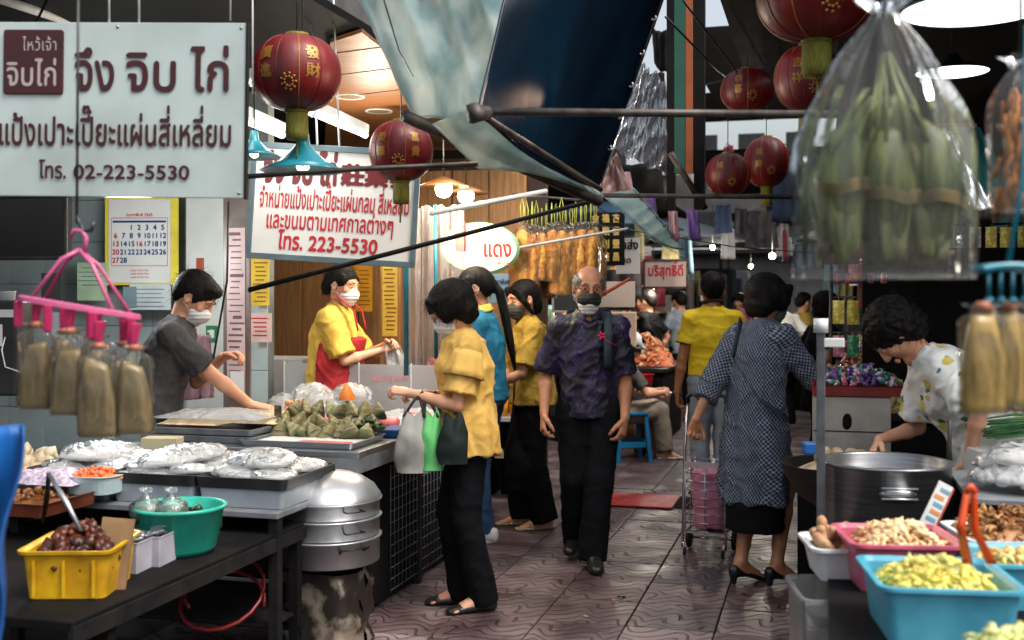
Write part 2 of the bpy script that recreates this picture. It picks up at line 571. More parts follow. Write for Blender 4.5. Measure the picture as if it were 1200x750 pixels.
# ------------------------------------------------------------------ people
def v3(*a): return np.array(a, float)
def unit(a):
    a = np.array(a, float); return a / (np.linalg.norm(a) + 1e-9)
def rotm(yaw=0, pitch=0, roll=0):      # yaw left +, pitch down +, for a head that faces +Y
    return np.array(Matrix.Rotation(math.radians(yaw), 3, 'Z') @ Matrix.Rotation(math.radians(-pitch), 3, 'X') @ Matrix.Rotation(math.radians(roll), 3, 'Y'))
def ik(a, c, l1, l2, pole):
    d = c - a; L = np.linalg.norm(d)
    if L > (l1 + l2) * .998: c = a + d / L * (l1 + l2) * .998; L = (l1 + l2) * .998; d = c - a
    x = (l1 ** 2 - l2 ** 2 + L ** 2) / (2 * L)
    h = math.sqrt(max(l1 ** 2 - x ** 2, 0))
    u = d / L; p = np.array(pole, float); p = p - u * p.dot(u)
    return a + u * x + unit(p) * h, c

SKIN = mat('skin', lin((222, 168, 135)), lin((205, 146, 115)), scale=9, rough=.48, bump=.12, bscale=120, sss=.12, spec=.45)
SKIN_TAN = mat('tanned skin', lin((190, 132, 96)), lin((168, 112, 80)), scale=9, rough=.45, bump=.15, bscale=120, sss=.1, spec=.5)
HAIR = mat('black hair', (.004, .0035, .0035), (.012, .010, .009), scale=40, rough=.52, bump=.9, bscale=240, stretch=(1, 1, .12), spec=.3)
HAIR_GREY = mat('grey hair', lin((120, 112, 105)), lin((60, 56, 54)), scale=60, rough=.55, bump=.6, bscale=140, stretch=(1, 1, .3))
MASK_W = mat('white mask cloth', (.78, .78, .77), (.7, .7, .7), scale=10, rough=.8, bump=.2, bscale=90)
MASK_K = mat('dark mask cloth', (.05, .052, .05), (.09, .09, .085), scale=10, rough=.8, bump=.2, bscale=90)
MASK_CAMO = mat('patterned mask cloth', (.022, .024, .023), (.065, .068, .060), scale=16, rough=.85, bump=.2, bscale=90, edge=(.45, .6))
EYE_W = mat('eye white', (.7, .68, .65), rough=.2, bump=0)
EYE_D = mat('eye dark', (.01, .008, .006), rough=.1, bump=0)
BLACK_TR = mat('black trouser cloth', (.004, .004, .005), (.007, .007, .009), scale=8, rough=.9, bump=.3, bscale=120)
SHOE_K = mat('black shoe leather', (.012, .011, .011), (.02, .02, .02), scale=12, rough=.35, bump=.1)
METAL_THIN = mat('glasses frame', (.25, .08, .05), (.1, .05, .04), rough=.3, metal=.6, bump=0)

def hand(S, w, fdir, nrm, curl=25, side=1, sz=1.0, thumb=35, spread=1.0, point=False):
    """w wrist, fdir towards the fingers, nrm out of the back of the hand; side +1 puts the thumb on the +lat side"""
    f = unit(fdir); n = unit(np.array(nrm, float) - f * np.dot(nrm, f)); lat = np.cross(f, n) * side
    z = sz
    S.loft([w - f * .01 * z, w + f * .035 * z, w + f * .088 * z], [.024 * z, .036 * z, .041 * z], [.019 * z, .017 * z, .013 * z], lat, k=.012, ec=.012)
    for i, (o, L) in enumerate(((.031, .070), (.0105, .079), (-.0105, .073), (-.031, .058))):
        a = w + f * (.086 - .004 * abs(i - 1.3)) * z + lat * o * z
        ang = 0; p = a; dirv = f + lat * o * 2.0 * spread
        cu = curl + (i * 6) - (3 if i == 0 else 0)
        if point and i == 0: cu = 8
        for j, fr in enumerate((.45, .30, .25)):
            ang += math.radians(cu * (.8, 1.1, .8)[j])
            dv = unit(dirv) * math.cos(ang) - n * math.sin(ang)
            q = p + dv * L * fr * z
            S.cone(p, q, (.0098, .0090, .0082)[j] * z, (.0090, .0082, .0068)[j] * z, k=.002 if j == 0 else .003)
            p = q
    a = w + f * .022 * z + lat * .026 * z
    t1 = a + (lat * .65 + f * .75 - n * .3) * .042 * z
    t2 = t1 + unit(f * .9 + lat * .25 - n * math.sin(math.radians(thumb))) * .032 * z
    t3 = t2 + unit(f * .95 - lat * .05 - n * math.sin(math.radians(thumb * 1.2))) * .026 * z
    S.chain([a, t1, t2, t3], [.016 * z, .0125 * z, .0105 * z, .008 * z], k=.006)

def head_sdf(S, c, M, g=1.0, old=False, fem=False):
    def T(x, y, z): return c + M @ v3(x * g, y * g, z * g)
    S.ell(T(0, -.014, .034), v3(.0745, .092, .086) * g, M, k=.03)
    S.ell(T(0, .018, .005), v3(.066, .074, .085) * g, M, k=.03)
    S.loft([T(0, .012, -.01), T(0, .030, -.055), T(0, .040, -.088)], [.064 * g, .054 * g, .030 * g], [.068 * g, .052 * g, .034 * g], M @ v3(1, 0, 0), k=.025, ec=.02)
    S.ell(T(0, .074, -.092), v3(.020, .016, .014) * g, M, k=.02)                        # chin
    for sx in (-1, 1):
        S.ell(T(sx * .042, .064, -.018), v3(.022, .02, .018) * g, M, k=.02)              # cheek
        S.ell(T(sx * .028, .084, .030), v3(.022, .012, .008) * g, M, k=.014)             # brow
        S.ell(T(sx * .031, .101, .010), v3(.018, .014, .011) * g, M, k=.010, op='s')     # eye socket
        S.ell(T(sx * .031, .080, .009), v3(.0145, .013, .0115) * g, M, k=.004)           # lids over the eye ball
        ec = T(sx * .0775, -.004, -.002); Me = M @ rotm(-sx * 22, 0, 0)
        S.ell(ec, v3(.010, .020, .032) * g, Me, k=.008)
        S.ell(T(sx * .089, .004, .002), v3(.008, .010, .018) * g, Me, k=.004, op='s')
        S.ell(T(sx * .011, .098, -.024), v3(.009, .010, .007) * g, M, k=.008)            # nostril
    S.chain([T(0, .090, .022), T(0, .099, 0), T(0, .110, -.020)], [.007 * g, .009 * g, .0115 * g], k=.012)
    S.ell(T(0, .096, -.052), v3(.024, .010, .006) * g, M, k=.006)
    S.ell(T(0, .094, -.062), v3(.022, .010, .007) * g, M, k=.006)
    S.ell(T(0, .108, -.0565), v3(.020, .006, .0018) * g, M, k=.003, op='s')

def hair_obj(kind, c, M, parent, m, g=1.0, extra=None, h=.0055):
    def T(x, y, z): return c + M @ v3(x * g, y * g, z * g)
    S = Sdf(h)
    X1 = M @ v3(1, 0, 0)
    if kind in ('short', 'fringe'):
        S.ell(T(0, -.016, .042), v3(.086, .106, .094) * g, M, k=.02)
        S.ell(T(0, -.062, -.012), v3(.066, .042, .055) * g, M, k=.03)
        for sx in (-1, 1): S.ell(T(sx * .068, .012, .018), v3(.014, .03, .035) * g, M, k=.02)
        S.ell(T(0, .060, .088), v3(.062, .042, .030) * g, M, k=.03)
        if kind == 'fringe': 
            for i in range(-3, 4): S.cone(T(i * .018, .085, .088), T(i * .02 + .008, .106 - abs(i) * .006, .040 + .006 * (i % 2)), .013 * g, .004 * g, k=.012)
        S.ell(T(0, .105, -.045), v3(.090, .072, .082) * g, M, k=.006, op='s')
        if kind == 'short': S.ell(T(0, .125, .03), v3(.058, .048, .045) * g, M, k=.01, op='s')
        for sx in (-1, 1): S.ell(T(sx * .088, .002, -.012), v3(.02, .022, .034) * g, M, k=.008, op='s')
    elif kind == 'bob':
        S.ell(T(0, -.014, .040), v3(.096, .112, .100) * g, M, k=.02)
        S.loft([T(0, -.030, .03), T(0, -.040, -.05), T(0, -.044, -.085)], [.096 * g, .094 * g, .072 * g], [.080 * g, .068 * g, .045 * g], X1, k=.02, ec=.02)
        for sx in (-1, 1): S.loft([T(sx * .078, .03, .06), T(sx * .084, .040, .0), T(sx * .080, .048, -.028)], [.020 * g, .016 * g, .006 * g], [.050 * g, .044 * g, .030 * g], X1, k=.02)
        for i in range(-3, 4): S.cone(T(i * .02, .080, .085), T(i * .024, .104 - abs(i) * .008, .038 + .004 * (i % 2)), .018 * g, .006 * g, k=.014)
        S.ell(T(0, .100, -.052), v3(.068, .074, .082) * g, M, k=.008, op='s')
        S.ell(T(0, .10, -.13), v3(.12, .12, .09) * g, M, k=.01, op='s')
    elif kind in ('tied', 'bun', 'side'):
        S.ell(T(0, -.016, .040), v3(.083, .102, .090) * g, M, k=.02)
        S.ell(T(0, -.060, .0), v3(.068, .050, .065) * g, M, k=.03)
        for sx in (-1, 1): S.ell(T(sx * .070, .030, .040), v3(.014, .040, .036) * g, M, k=.02)
        S.ell(T(0, .110, -.030), v3(.092, .062, .088) * g, M, k=.008, op='s')
        for sx in (-1, 1): S.ell(T(sx * .088, .002, -.010), v3(.02, .022, .034) * g, M, k=.008, op='s')
        if kind == 'bun':
            S.ell(T(0, -.125, .0), v3(.042, .038, .040) * g, M, k=.012)
        if kind == 'side':
            for sx in (-1, 1): S.loft([T(sx * .05, .07, .075), T(sx * .085, .045, .0), T(sx * .082, .0, -.08)], [.02, .016, .012], [.03, .022, .02], M @ v3(0, 1, 0), k=.02)
            S.ell(T(0, -.07, -.04), v3(.07, .045, .07) * g, M, k=.03)
    elif kind == 'bald':
        S.ell(T(0, -.018, .024), v3(.088, .106, .088) * g, M, k=.01)
        S.ell(T(0, .015, .100), v3(.066, .105, .066) * g, M, k=.012, op='s')
        S.ell(T(0, .110, -.030), v3(.084, .072, .098) * g, M, k=.008, op='s')
        S.plane(T(0, -.05, -.062), M @ v3(0, .2, -1))
        for sx in (-1, 1): S.ell(T(sx * .088, .002, -.012), v3(.02, .024, .036) * g, M, k=.006, op='s')
    elif kind == 'curly':
        S.ell(T(0, -.022, .040), v3(.108, .118, .104) * g, M, k=.02)
        S.ell(T(0, -.050, -.02), v3(.098, .075, .080) * g, M, k=.03)
        S.ell(T(0, .110, -.050), v3(.072, .070, .090) * g, M, k=.012, op='s')
    if extra: extra(S, T, X1)
    amp = {'curly': .010, 'bald': .0015}.get(kind, .0016)
    Mi = M.T
    def disp(x, y, z):
        l = Mi @ np.stack([x - c[0], y - c[1], z - c[2]])
        if kind == 'curly': return amp * snoise(l[0], l[1], l[2], 75, 3, 2)
        a = np.arctan2(l[0], l[1] + .02 + l[2] * .3)
        return amp * (np.sin(a * 38 + 3 * np.sin(l[2] * 40)) * .5 + np.sin(a * 71 + 2 * np.sin(l[2] * 23 + 1)) * .5)
    ho = sdf_obj(S, 'hair', m, parent, disp)
    nv = len(ho.data.vertices); co = np.empty(nv * 3, np.float32); ho.data.vertices.foreach_get('co', co); co = co.reshape(-1, 3)
    rs = np.random.RandomState(nv); mb = MB()
    for i in rs.randint(0, nv, 260 if h < .008 else 0):      # loose strands that break the outline
        p = co[i].astype(float); o_ = unit(p - c); dn = v3(0, 0, -1) - o_ * (-o_[2]); dn = unit(dn + rs.normal(0, .35, 3)); L_ = rs.uniform(.02, .05) * (.6 if kind == 'bald' else 1)
        if o_ @ (M @ v3(0, 1, -.3)) > .75: continue
        q0 = p - o_ * .002; q1 = p + dn * L_ * .5 + o_ * rs.uniform(.002, .006); q2 = p + dn * L_ + o_ * rs.uniform(.0, .009)
        mb.tube([q0, q1, q2], [.0009, .0008, .0003], 3, cap=False)
    if mb.v: tag(mb.build('loose_strands', m, ho), kind='stuff')
    return ho

def mask_obj(c, M, parent, m, g=1.0, low=0.0, name='face_mask', big=1.0):
    def T(x, y, z): return c + M @ v3(x * g, y * g, (z + low) * g)
    S = Sdf(.004)
    S.ell(T(0, .052, -.048), v3(.064 * big, .068, .056 * big) * g, M, k=.01)
    S.ell(T(0, .102, -.030), v3(.020, .020, .022) * g, M, k=.03)
    S.ell(T(0, .058, -.088), v3(.042 * big, .044, .028) * g, M, k=.02)
    S.plane(T(0, .022, 0), M @ v3(0, -1, -.25))
    S.plane(T(0, .09, .002), M @ v3(0, -.25, 1))
    o = sdf_obj(S, name, m, parent, lambda x, y, z: .0012 * np.sin(z * 300) + .001 * snoise(x, y, z, 60, 2, 2))
    mb = MB()
    for sx in (-1, 1):
        for zz in (-.02, -.07):
            mb.tube([T(sx * .058, .045, zz), T(sx * .073, .022, zz * .55), T(sx * .082, -.004, zz * .3 + (.022 if zz > -.05 else -.012)), T(sx * .078, -.026, .0)], .0016, 5)
    mb.build('ear_loop', MASK_W if m is not MASK_K else MASK_K, o)
    return o

def shade_folds(amp, f=14, seed=0, vert=.45):
    def fn(x, y, z):
        w = snoise(x, y, z * vert, f, seed, 3)
        q = x * .8 + y * .5
        r = 1 - np.abs(snoise(q + z * .5, y * .8, z * .7 - x * .5, f * 1.25, seed + 5, 2)) * 2.6
        r2 = 1 - np.abs(snoise(x, y, z * 1.2 + x * .8, f * 2.1, seed + 9, 2)) * 3
        return amp * (w * .8 + np.clip(r, 0, 1) ** 1.5 * 1.3 + np.clip(r2, 0, 1) ** 2 * .5 - .4)
    return fn

def person(label, loc, heading, H=1.62, fem=False, lean=6, sidelean=0, twist=0, head=(0, 10, 0), hneck=(0, .02, .115),
           RH=None, LH=None, polR=(.6, -.6, -.3), polL=(-.6, -.6, -.3), feetR=(.09, .02, 0, -8), feetL=(-.09, .0, 0, 8),
           pelv=(0, 0, 0), kneeR=(0, 1, 0), kneeL=(0, 1, 0), skin=None, hair='short', hairm=None, hairx=None,
           mask=None, masklow=0, top=None, bottom=None, shoes=None, h=.005, fat=1.0, glasses=False, legs_skin=False, group=None, heel=0):
    skin = skin or SKIN
    root = thing('person', label, 'person', loc, math.radians(heading), group)
    k = H / 1.65
    g = 1.04 if fem else 1.07
    L, sl = math.radians(lean), math.radians(sidelean)
    Pv = v3(pelv[0], pelv[1], .90 * k + pelv[2] + heel * .5)
    up = unit(v3(math.sin(sl), math.sin(L), math.cos(L) * math.cos(sl)))
    up2 = unit(v3(math.sin(sl) * 1.2, math.sin(L * 1.35), math.cos(L * 1.35)))
    tw = np.array(Matrix.Rotation(math.radians(twist), 3, 'Z'))
    sideP = v3(1, 0, 0); sideS = tw @ v3(1, 0, 0)
    wst = Pv + up * .13 * k; rib = wst + (up + up2) * .5 * .16 * k; sh = rib + up2 * .135 * k; nb = sh + up2 * .065 * k
    sideS = unit(sideS - up2 * sideS.dot(up2))
    fwd = np.cross(up2, sideS)
    sw = (.142 if fem else .164) * k
    sR = sh + sideS * sw - fwd * .005 - up2 * .028 * k; sL = sh - sideS * sw - fwd * .005 - up2 * .028 * k
    a1, a2 = .285 * k, .245 * k
    bw = fat
    hipw, hipd = (.168 if fem else .160) * k * bw, .112 * k * bw
    wsw, wsd = (.132 if fem else .150) * k * bw, .098 * k * bw
    rbw, rbd = (.140 if fem else .160) * k * bw, .108 * k * bw
    shw, shd = (.115 if fem else .130) * k, .078 * k
    HM = rotm(*head)
    hc = nb + v3(hneck[0], hneck[1], hneck[2] + .0) * k
    if RH is None: RH = dict(p=(sw + .06, .04, .86 * k))
    if LH is None: LH = dict(p=(-sw - .06, .04, .86 * k))
    eR, wR = ik(sR, np.array(RH['p'], float), a1, a2, polR)
    eL, wL = ik(sL, np.array(LH['p'], float), a1, a2, polL)
    hipR = Pv + v3(.088 * k, 0, -.04 * k); hipL = Pv + v3(-.088 * k, 0, -.04 * k)
    aR = v3(feetR[0], feetR[1], feetR[2] + .075 + heel); aL = v3(feetL[0], feetL[1], feetL[2] + .075 + heel)
    kR, aR = ik(hipR, aR, .402 * k, .392 * k, kneeR); kL, aL = ik(hipL, aL, .402 * k, .392 * k, kneeL)
    af = .86 if fem else 1.0
    # ---- body
    S = Sdf(h)
    S.loft([Pv + v3(0, 0, -.05 * k), wst, rib, sh, sh + up2 * .03 * k], [hipw * .93, wsw * .95, rbw * .95, shw, shw * .7], [hipd * .93, wsd * .95, rbd * .95, shd, shd * .7], sideS, k=.03, ec=.03)
    S.cone(nb - up2 * .03, hc + HM @ v3(0, -.012, -.05), (.050 if fem else .060) * k, (.046 if fem else .054), k=.03)
    head_sdf(S, hc, HM, g, fem=fem)
    for sj, e, w, Hd, sg in ((sR, eR, wR, RH, 1), (sL, eL, wL, LH, -1)):
        S.cone(sh + sideS * sg * .06 + up2 * .005, sj, .045 * k, .046 * k * af, k=.03)
        S.chain([sj, sj + (e - sj) * .4, e, e + (w - e) * .3, w], [.050 * k * af, .044 * k * af, .035 * k * af, .038 * k * af, .024 * k * af], k=.012)
        fd = Hd.get('f', unit(w - e)); nr = Hd.get('n', v3(sg, 0, .2))
        hand(S, w + unit(fd) * .008, fd, nr, Hd.get('c', 25), Hd.get('s', sg), (.90 if fem else 1.0) * k, Hd.get('th', 35), point=Hd.get('pt', False))
    if legs_skin:
        for hp, kn, an, ft in ((hipR, kR, aR, feetR), (hipL, kL, aL, feetL)):
            S.chain([kn, kn + (an - kn) * .3, an + (kn - an) * .25, an], [.052 * k, .055 * k, .036 * k, .033 * k], k=.012)
            S.cone(hp, kn, .075 * k, .052 * k, k=.03)
            yw = math.radians(ft[3]); fv = v3(-math.sin(yw), math.cos(yw), 0); b = an - v3(0, 0, an[2])
            S.loft([b - fv * .045 + v3(0, 0, .032 + ft[2] + heel), b + fv * .05 + v3(0, 0, .045 + heel * .6 + ft[2]), b + fv * .145 + v3(0, 0, .016 + ft[2])], [.028, .034, .042], [.032, .032, .012], np.cross(fv, v3(0, 0, 1)), k=.02)
            S.cone(an, b + fv * .03 + v3(0, 0, .05 + heel * .7 + ft[2]), .033, .03, k=.02)
    body = sdf_obj(S, 'body', skin, root)
    # ---- eyes
    for sx in (-1, 1):
        mb = MB(); cc = hc + HM @ v3(sx * .031 * g, .089 * g, .0085 * g)
        mb.blob(cc, .0062, 2, 0); eo = mb.build('eye', EYE_D, root)
        mb = MB(); mb.tube([hc + HM @ v3(sx * .014 * g, .098 * g, .033 * g), hc + HM @ v3(sx * .032 * g, .0965 * g, .038 * g), hc + HM @ v3(sx * .050 * g, .083 * g, .031 * g)], [.0022, .0030, .0015], 5)
        mb.build('eyebrow', hairm or HAIR, root)
    if hair: hair_obj(hair, hc, HM, root, hairm or HAIR, g, hairx)
    if mask: mask_obj(hc, HM, root, mask, g, masklow)
    if glasses:
        mb = MB()
        for sx in (-1, 1):
            mb.tube([hc + HM @ v3(sx * (.033 + .023 * math.cos(a)), .112 - .010 * abs(math.cos(a)) * (1 if math.cos(a) > 0 else 0), .006 + .018 * math.sin(a)) for a in [i * math.pi / 8 for i in range(16)]], .0021, 5, closed=True)
            mb.tube([hc + HM @ v3(sx * .056, .104, .010), hc + HM @ v3(sx * .078, .04, .012), hc + HM @ v3(sx * .082, -.005, .012)], .0020, 5)
        mb.tube([hc + HM @ v3(-.011, .113, .008), hc + HM @ v3(.011, .113, .008)], .0013, 5)
        mb.build('glasses', METAL_THIN, root)
    info = dict(root=root, Pv=Pv, wst=wst, rib=rib, sh=sh, nb=nb, sR=sR, sL=sL, eR=eR, eL=eL, wR=wR, wL=wL, hc=hc, HM=HM, k=k, up=up, up2=up2, sideS=sideS, fwd=fwd, kR=kR, kL=kL, aR=aR, aL=aL, hipR=hipR, hipL=hipL)
    # ---- top
    if top:
        T_ = dict(name='shirt', m=None, hem=.80, ease=.022, slv=.75, sr=(.062, .066), amp=.006, flare=1.0, neck=.068, h=.008, vneck=0, fseed=1, collar=None)
        T_.update(top)
        e_ = T_['ease']; fl = T_['flare']; hz = T_['hem'] * k
        hemP = v3(Pv[0] * .8, Pv[1] - (.02 if lean > 10 else 0), hz)
        hp = v3(Pv[0], Pv[1], min(Pv[2] - .02, (Pv[2] + hz) / 2 + .08))
        S = Sdf(T_['h'])
        pts = [hemP - v3(0, 0, .05), hp, wst, rib, sh, sh + up2 * .035 * k]
        S.loft(pts, [hipw * 1.0 * fl + e_, hipw * (1 + (fl - 1) * .6) + e_, max(wsw, hipw * (.6 + (fl - 1))) + e_, rbw + e_, shw + e_ * .8, shw * .75], [hipd * fl + e_, hipd * (1 + (fl - 1) * .6) + e_, max(wsd, hipd * .8) + e_, rbd + e_, shd + e_ * .7, shd * .7], [sideP, sideP, sideS, sideS, sideS, sideS], k=.03, ec=.02)
        if fem:
            for sg in (-1, 1): S.ell(rib + sideS * .068 * sg + fwd * (rbd * .75) + up2 * .01, v3(.06, .045, .055) * k, k=.05)
        S.cone(sh + up2 * .0 - sideS * .0, nb + up2 * .005, .085 * k, .062 * k, k=.03)
        for sj, e, w, sg in ((sR, eR, wR, 1), (sL, eL, wL, -1)):
            S.cone(sh + sideS * sg * .045 + up2 * .012, sj + up2 * .002, .056 * k, T_['sr'][0] * .86 * k, k=.03)
            f_ = T_['slv']
            if f_ <= 1: S.cone(sj, sj + (e - sj) * f_, T_['sr'][0] * .88 * k, T_['sr'][1] * k, k=.035, flat=True)
            else:
                S.cone(sj, e, T_['sr'][0] * k, T_['sr'][0] * .9 * k, k=.035)
                S.cone(e, e + (w - e) * (f_ - 1), T_['sr'][0] * .9 * k, T_['sr'][1] * k, k=.02, flat=True)
        S.cone(nb - up2 * .005, nb + (hc - nb) * .9 + up2 * .02, T_['neck'] * k, T_['neck'] * 1.1 * k, k=.006, op='s')
        if T_['vneck']: S.cone(nb + fwd * .075 + up2 * .02, nb + fwd * .125 - up2 * T_['vneck'], .052, .010, k=.004, op='s')
        S.plane((0, 0, hz), (0, 0, -1))
        ff = shade_folds(T_['amp'], 15, T_['fseed'])
        def disp(x, y, z):
            drape = T_.get('pleat', 0) * np.sin(np.arctan2(x - Pv[0], y - Pv[1]) * T_.get('np', 11) + 2 * np.sin(z * 4)) * np.clip((Pv[2] + .25 - z) * 3, 0, 1)
            return ff(x, y, z) + drape
        o = sdf_obj(S, T_['name'], T_['m'], root, disp)
        info['top'] = o
        if T_['collar'] is not None:
            mb = MB()
            ax = unit(hc - nb)
            for sg in (-1, 1):
                def cf(u, v, sg=sg):
                    a = math.pi * (1 - u * .94) * sg
                    r = .068 * k + .020 * v
                    return nb + sideS * math.sin(a) * r + fwd * (math.cos(a) * r * 1.02 + .006) + up2 * (.040 * (1 - v) - .012 - (.028 + .02 * v) * u)
                mb.grid(12, 3, cf)
            mb.build('collar', T_['collar'], o, solid=.004)
    # ---- bottom
    if bottom:
        B_ = dict(name='trousers', kind='trousers', m=BLACK_TR, r=(.098, .075, .066), bot=.075, amp=.0045, h=.009, fseed=9)
        B_.update(bottom)
        S = Sdf(B_['h'])
        if B_['kind'] == 'trousers':
            r0, r1, r2 = [q * k for q in B_['r']]
            S.loft([Pv + v3(0, 0, -.06), Pv + v3(0, 0, .02), Pv + v3(0, 0, .10)], [hipw + .010, hipw + .008, wsw + .012], [hipd + .010, hipd + .006, wsd + .01], sideP, k=.04, ec=.02)
            for hp, kn, an in ((hipR, kR, aR), (hipL, kL, aL)):
                end = an + unit(an - kn) * (.075 + heel - B_['bot'])
                S.cone(hp + v3(0, 0, -.02), kn, r0, r1, k=.035)
                S.cone(kn, end, r1, r2, k=.02, flat=True)
            S.plane((0, 0, B_.get('cutz', .012)), (0, 0, -1))
        else:
            zb = B_['zb'] * k
            S.loft([v3(Pv[0], Pv[1], zb - .05), v3(Pv[0], Pv[1], zb + .12), v3(Pv[0], Pv[1], zb + .34)], [B_['w'], B_['w'] * .97, B_['w'] * .8], [B_['d'], B_['d'] * .97, B_['d'] * .75], sideP, k=.02, ec=.02)
            S.plane((0, 0, zb), (0, 0, -1))
        o = sdf_obj(S, B_['name'], B_['m'], root, shade_folds(B_['amp'], 13, B_['fseed'], .5))
        info['bottom'] = o
    # ---- shoes
    if shoes:
        for an, ft in ((aR, feetR), (aL, feetL)):
            yw = math.radians(ft[3]); fv = v3(-math.sin(yw), math.cos(yw), 0); rt = np.cross(fv, v3(0, 0, 1))
            b = v3(an[0], an[1], ft[2])
            S = Sdf(.005)
            tp = shoes['kind']
            lift = heel
            if tp == 'sneaker':
                S.loft([b - fv * .06 + v3(0, 0, .045), b + v3(0, 0, .055) + fv * .02, b + fv * .10 + v3(0, 0, .036), b + fv * .17 + v3(0, 0, .026)], [.036, .040, .046, .038], [.048, .055, .036, .024], rt, k=.02, ec=.025)
                S.cone(b + v3(0, 0, .06), b + v3(0, 0, .10), .040, .040, k=.02, flat=True)
            elif tp == 'flat':
                S.loft([b - fv * .05 + v3(0, 0, .030), b + fv * .04 + v3(0, 0, .028), b + fv * .12 + v3(0, 0, .022), b + fv * .165 + v3(0, 0, .014)], [.034, .037, .043, .030], [.032, .028, .022, .014], rt, k=.02, ec=.02)
                S.ell(b + fv * .035 + v3(0, 0, .072), v3(.034, .075, .040), np.array(Matrix.Rotation(yw, 3, 'Z')), k=.008, op='s')
            elif tp == 'heel':
                S.loft([b - fv * .045 + v3(0, 0, .036 + lift), b + fv * .05 + v3(0, 0, .030 + lift * .55), b + fv * .13 + v3(0, 0, .020), b + fv * .175 + v3(0, 0, .012)], [.032, .033, .041, .026], [.034, .020, .020, .012], rt, k=.02, ec=.02)
                S.cone(b - fv * .050 + v3(0, 0, .04 + lift), b - fv * .045, .024, .014, k=.012)
                S.ell(b + fv * .035 + v3(0, 0, .075 + lift * .7), v3(.034, .080, .040), np.array(Matrix.Rotation(yw, 3, 'Z')) @ rotm(0, 16, 0), k=.006, op='s')
            elif tp == 'sandal':
                S.loft([b - fv * .06 + v3(0, 0, .012), b + fv * .05 + v3(0, 0, .010), b + fv * .17 + v3(0, 0, .010)], [.036, .036, .046], [.012, .010, .010], rt, k=.01, ec=.02)
                for q in (.03, .085, .12):
                    S.loft([b + fv * q - rt * .04 + v3(0, 0, .012), b + fv * (q - .01) - rt * .02 + v3(0, 0, .058 - q * .2), b + fv * (q - .01) + rt * .02 + v3(0, 0, .058 - q * .2), b + fv * q + rt * .04 + v3(0, 0, .012)], [.011] * 4, [.006] * 4, fv, k=.006, ec=.006)
            S.plane((0, 0, ft[2] + .002), (0, 0, -1))
            so = sdf_obj(S, 'shoe', shoes['m'], root)
            if shoes.get('sole'):
                mb = MB(); 
                mb.lathe([(.0, .001), (.038, .001), (.040, .012), (.039, .020), (0, .021)], n=20, sy=3.2, M=Matrix.Translation(Vector(b + fv * .055)) @ Matrix.Rotation(yw, 4, 'Z'))
                mb.build('sole', shoes['sole'], so)
    return info
def skin_local(info, p): return p
def at(px, py_foot): return R(px, py_foot, z=0)

def pattern(name, fn_nodes, rough=.7):
    m, nt, p = _new(name); p.inputs['Roughness'].default_value = rough
    fn_nodes(nt, p); MATS[name] = m; return m
def ramp(nt, src, stops):
    cr = N(nt, 'ShaderNodeValToRGB'); el = cr.color_ramp.elements
    while len(el) < len(stops): el.new(.5)
    for e, (pos, c) in zip(el, stops): e.position = pos; e.color = (*c, 1)
    nt.links.new(src, cr.inputs[0]); return cr.outputs[0]
def objco(nt, scale=(1, 1, 1), out='Object'):
    co = N(nt, 'ShaderNodeTexCoord'); mp = N(nt, 'ShaderNodeMapping'); mp.inputs['Scale'].default_value = scale
    nt.links.new(co.outputs[out], mp.inputs[0]); return mp.outputs[0]
def mixc(nt, fac, a, b):
    mx = N(nt, 'ShaderNodeMix', data_type='RGBA')
    nt.links.new(fac, mx.inputs[0])
    for i, v in ((6, a), (7, b)):
        if isinstance(v, tuple): mx.inputs[i].default_value = (*v, 1)
        else: nt.links.new(v, mx.inputs[i])
    return mx.outputs[2]
def bumpn(nt, p, src, st=.2, dist=.004):
    b = N(nt, 'ShaderNodeBump'); b.inputs['Strength'].default_value = st; b.inputs['Distance'].default_value = dist
    nt.links.new(src, b.inputs['Height']); nt.links.new(b.outputs[0], p.inputs['Normal'])

def _batik(nt, p):
    co = objco(nt, (1, 1, .75))
    w = N(nt, 'ShaderNodeTexNoise'); w.inputs['Scale'].default_value = 6; w.inputs['Detail'].default_value = 5; w.inputs['Distortion'].default_value = 1.5
    nt.links.new(co, w.inputs['Vector'])
    v = N(nt, 'ShaderNodeTexNoise'); v.inputs['Scale'].default_value = 38; v.inputs['Detail'].default_value = 3; v.inputs['Distortion'].default_value = 3.0
    nt.links.new(co, v.inputs['Vector'])
    c1 = ramp(nt, v.outputs[0], [(.42, (.003, .003, .014)), (.50, (.022, .011, .07)), (.56, (.10, .058, .24)), (.62, (.006, .004, .02))])
    c2 = ramp(nt, v.outputs[0], [(.42, (.002, .002, .007)), (.52, (.008, .006, .024)), (.62, (.002, .002, .006))])
    fac = ramp(nt, w.outputs[0], [(.46, (0, 0, 0)), (.60, (1, 1, 1))])
    nt.links.new(mixc(nt, fac, c2, c1), p.inputs['Base Color'])
    bumpn(nt, p, v.outputs[0], .15)
BATIK = pattern('purple batik cloth', _batik, .5)
def _check(nt, p):
    at_ = N(nt, 'ShaderNodeAttribute', attribute_name='wrapuv')
    ck = N(nt, 'ShaderNodeTexChecker'); ck.inputs['Scale'].default_value = 84
    ck.inputs[1].default_value = (.20, .235, .30, 1); ck.inputs[2].default_value = (.005, .008, .020, 1)
    nt.links.new(at_.outputs['Vector'], ck.inputs[0])
    w = N(nt, 'ShaderNodeTexNoise'); w.inputs['Scale'].default_value = 90
    nt.links.new(at_.outputs['Vector'], w.inputs['Vector'])
    nt.links.new(mixc(nt, ramp(nt, w.outputs[0], [(.45, (0, 0, 0)), (.8, (1, 1, 1))]), ck.outputs[0], (.03, .04, .08)), p.inputs['Base Color'])
    bumpn(nt, p, w.outputs[0], .2)
CHECK = pattern('blue and white checked cloth', _check, .85)
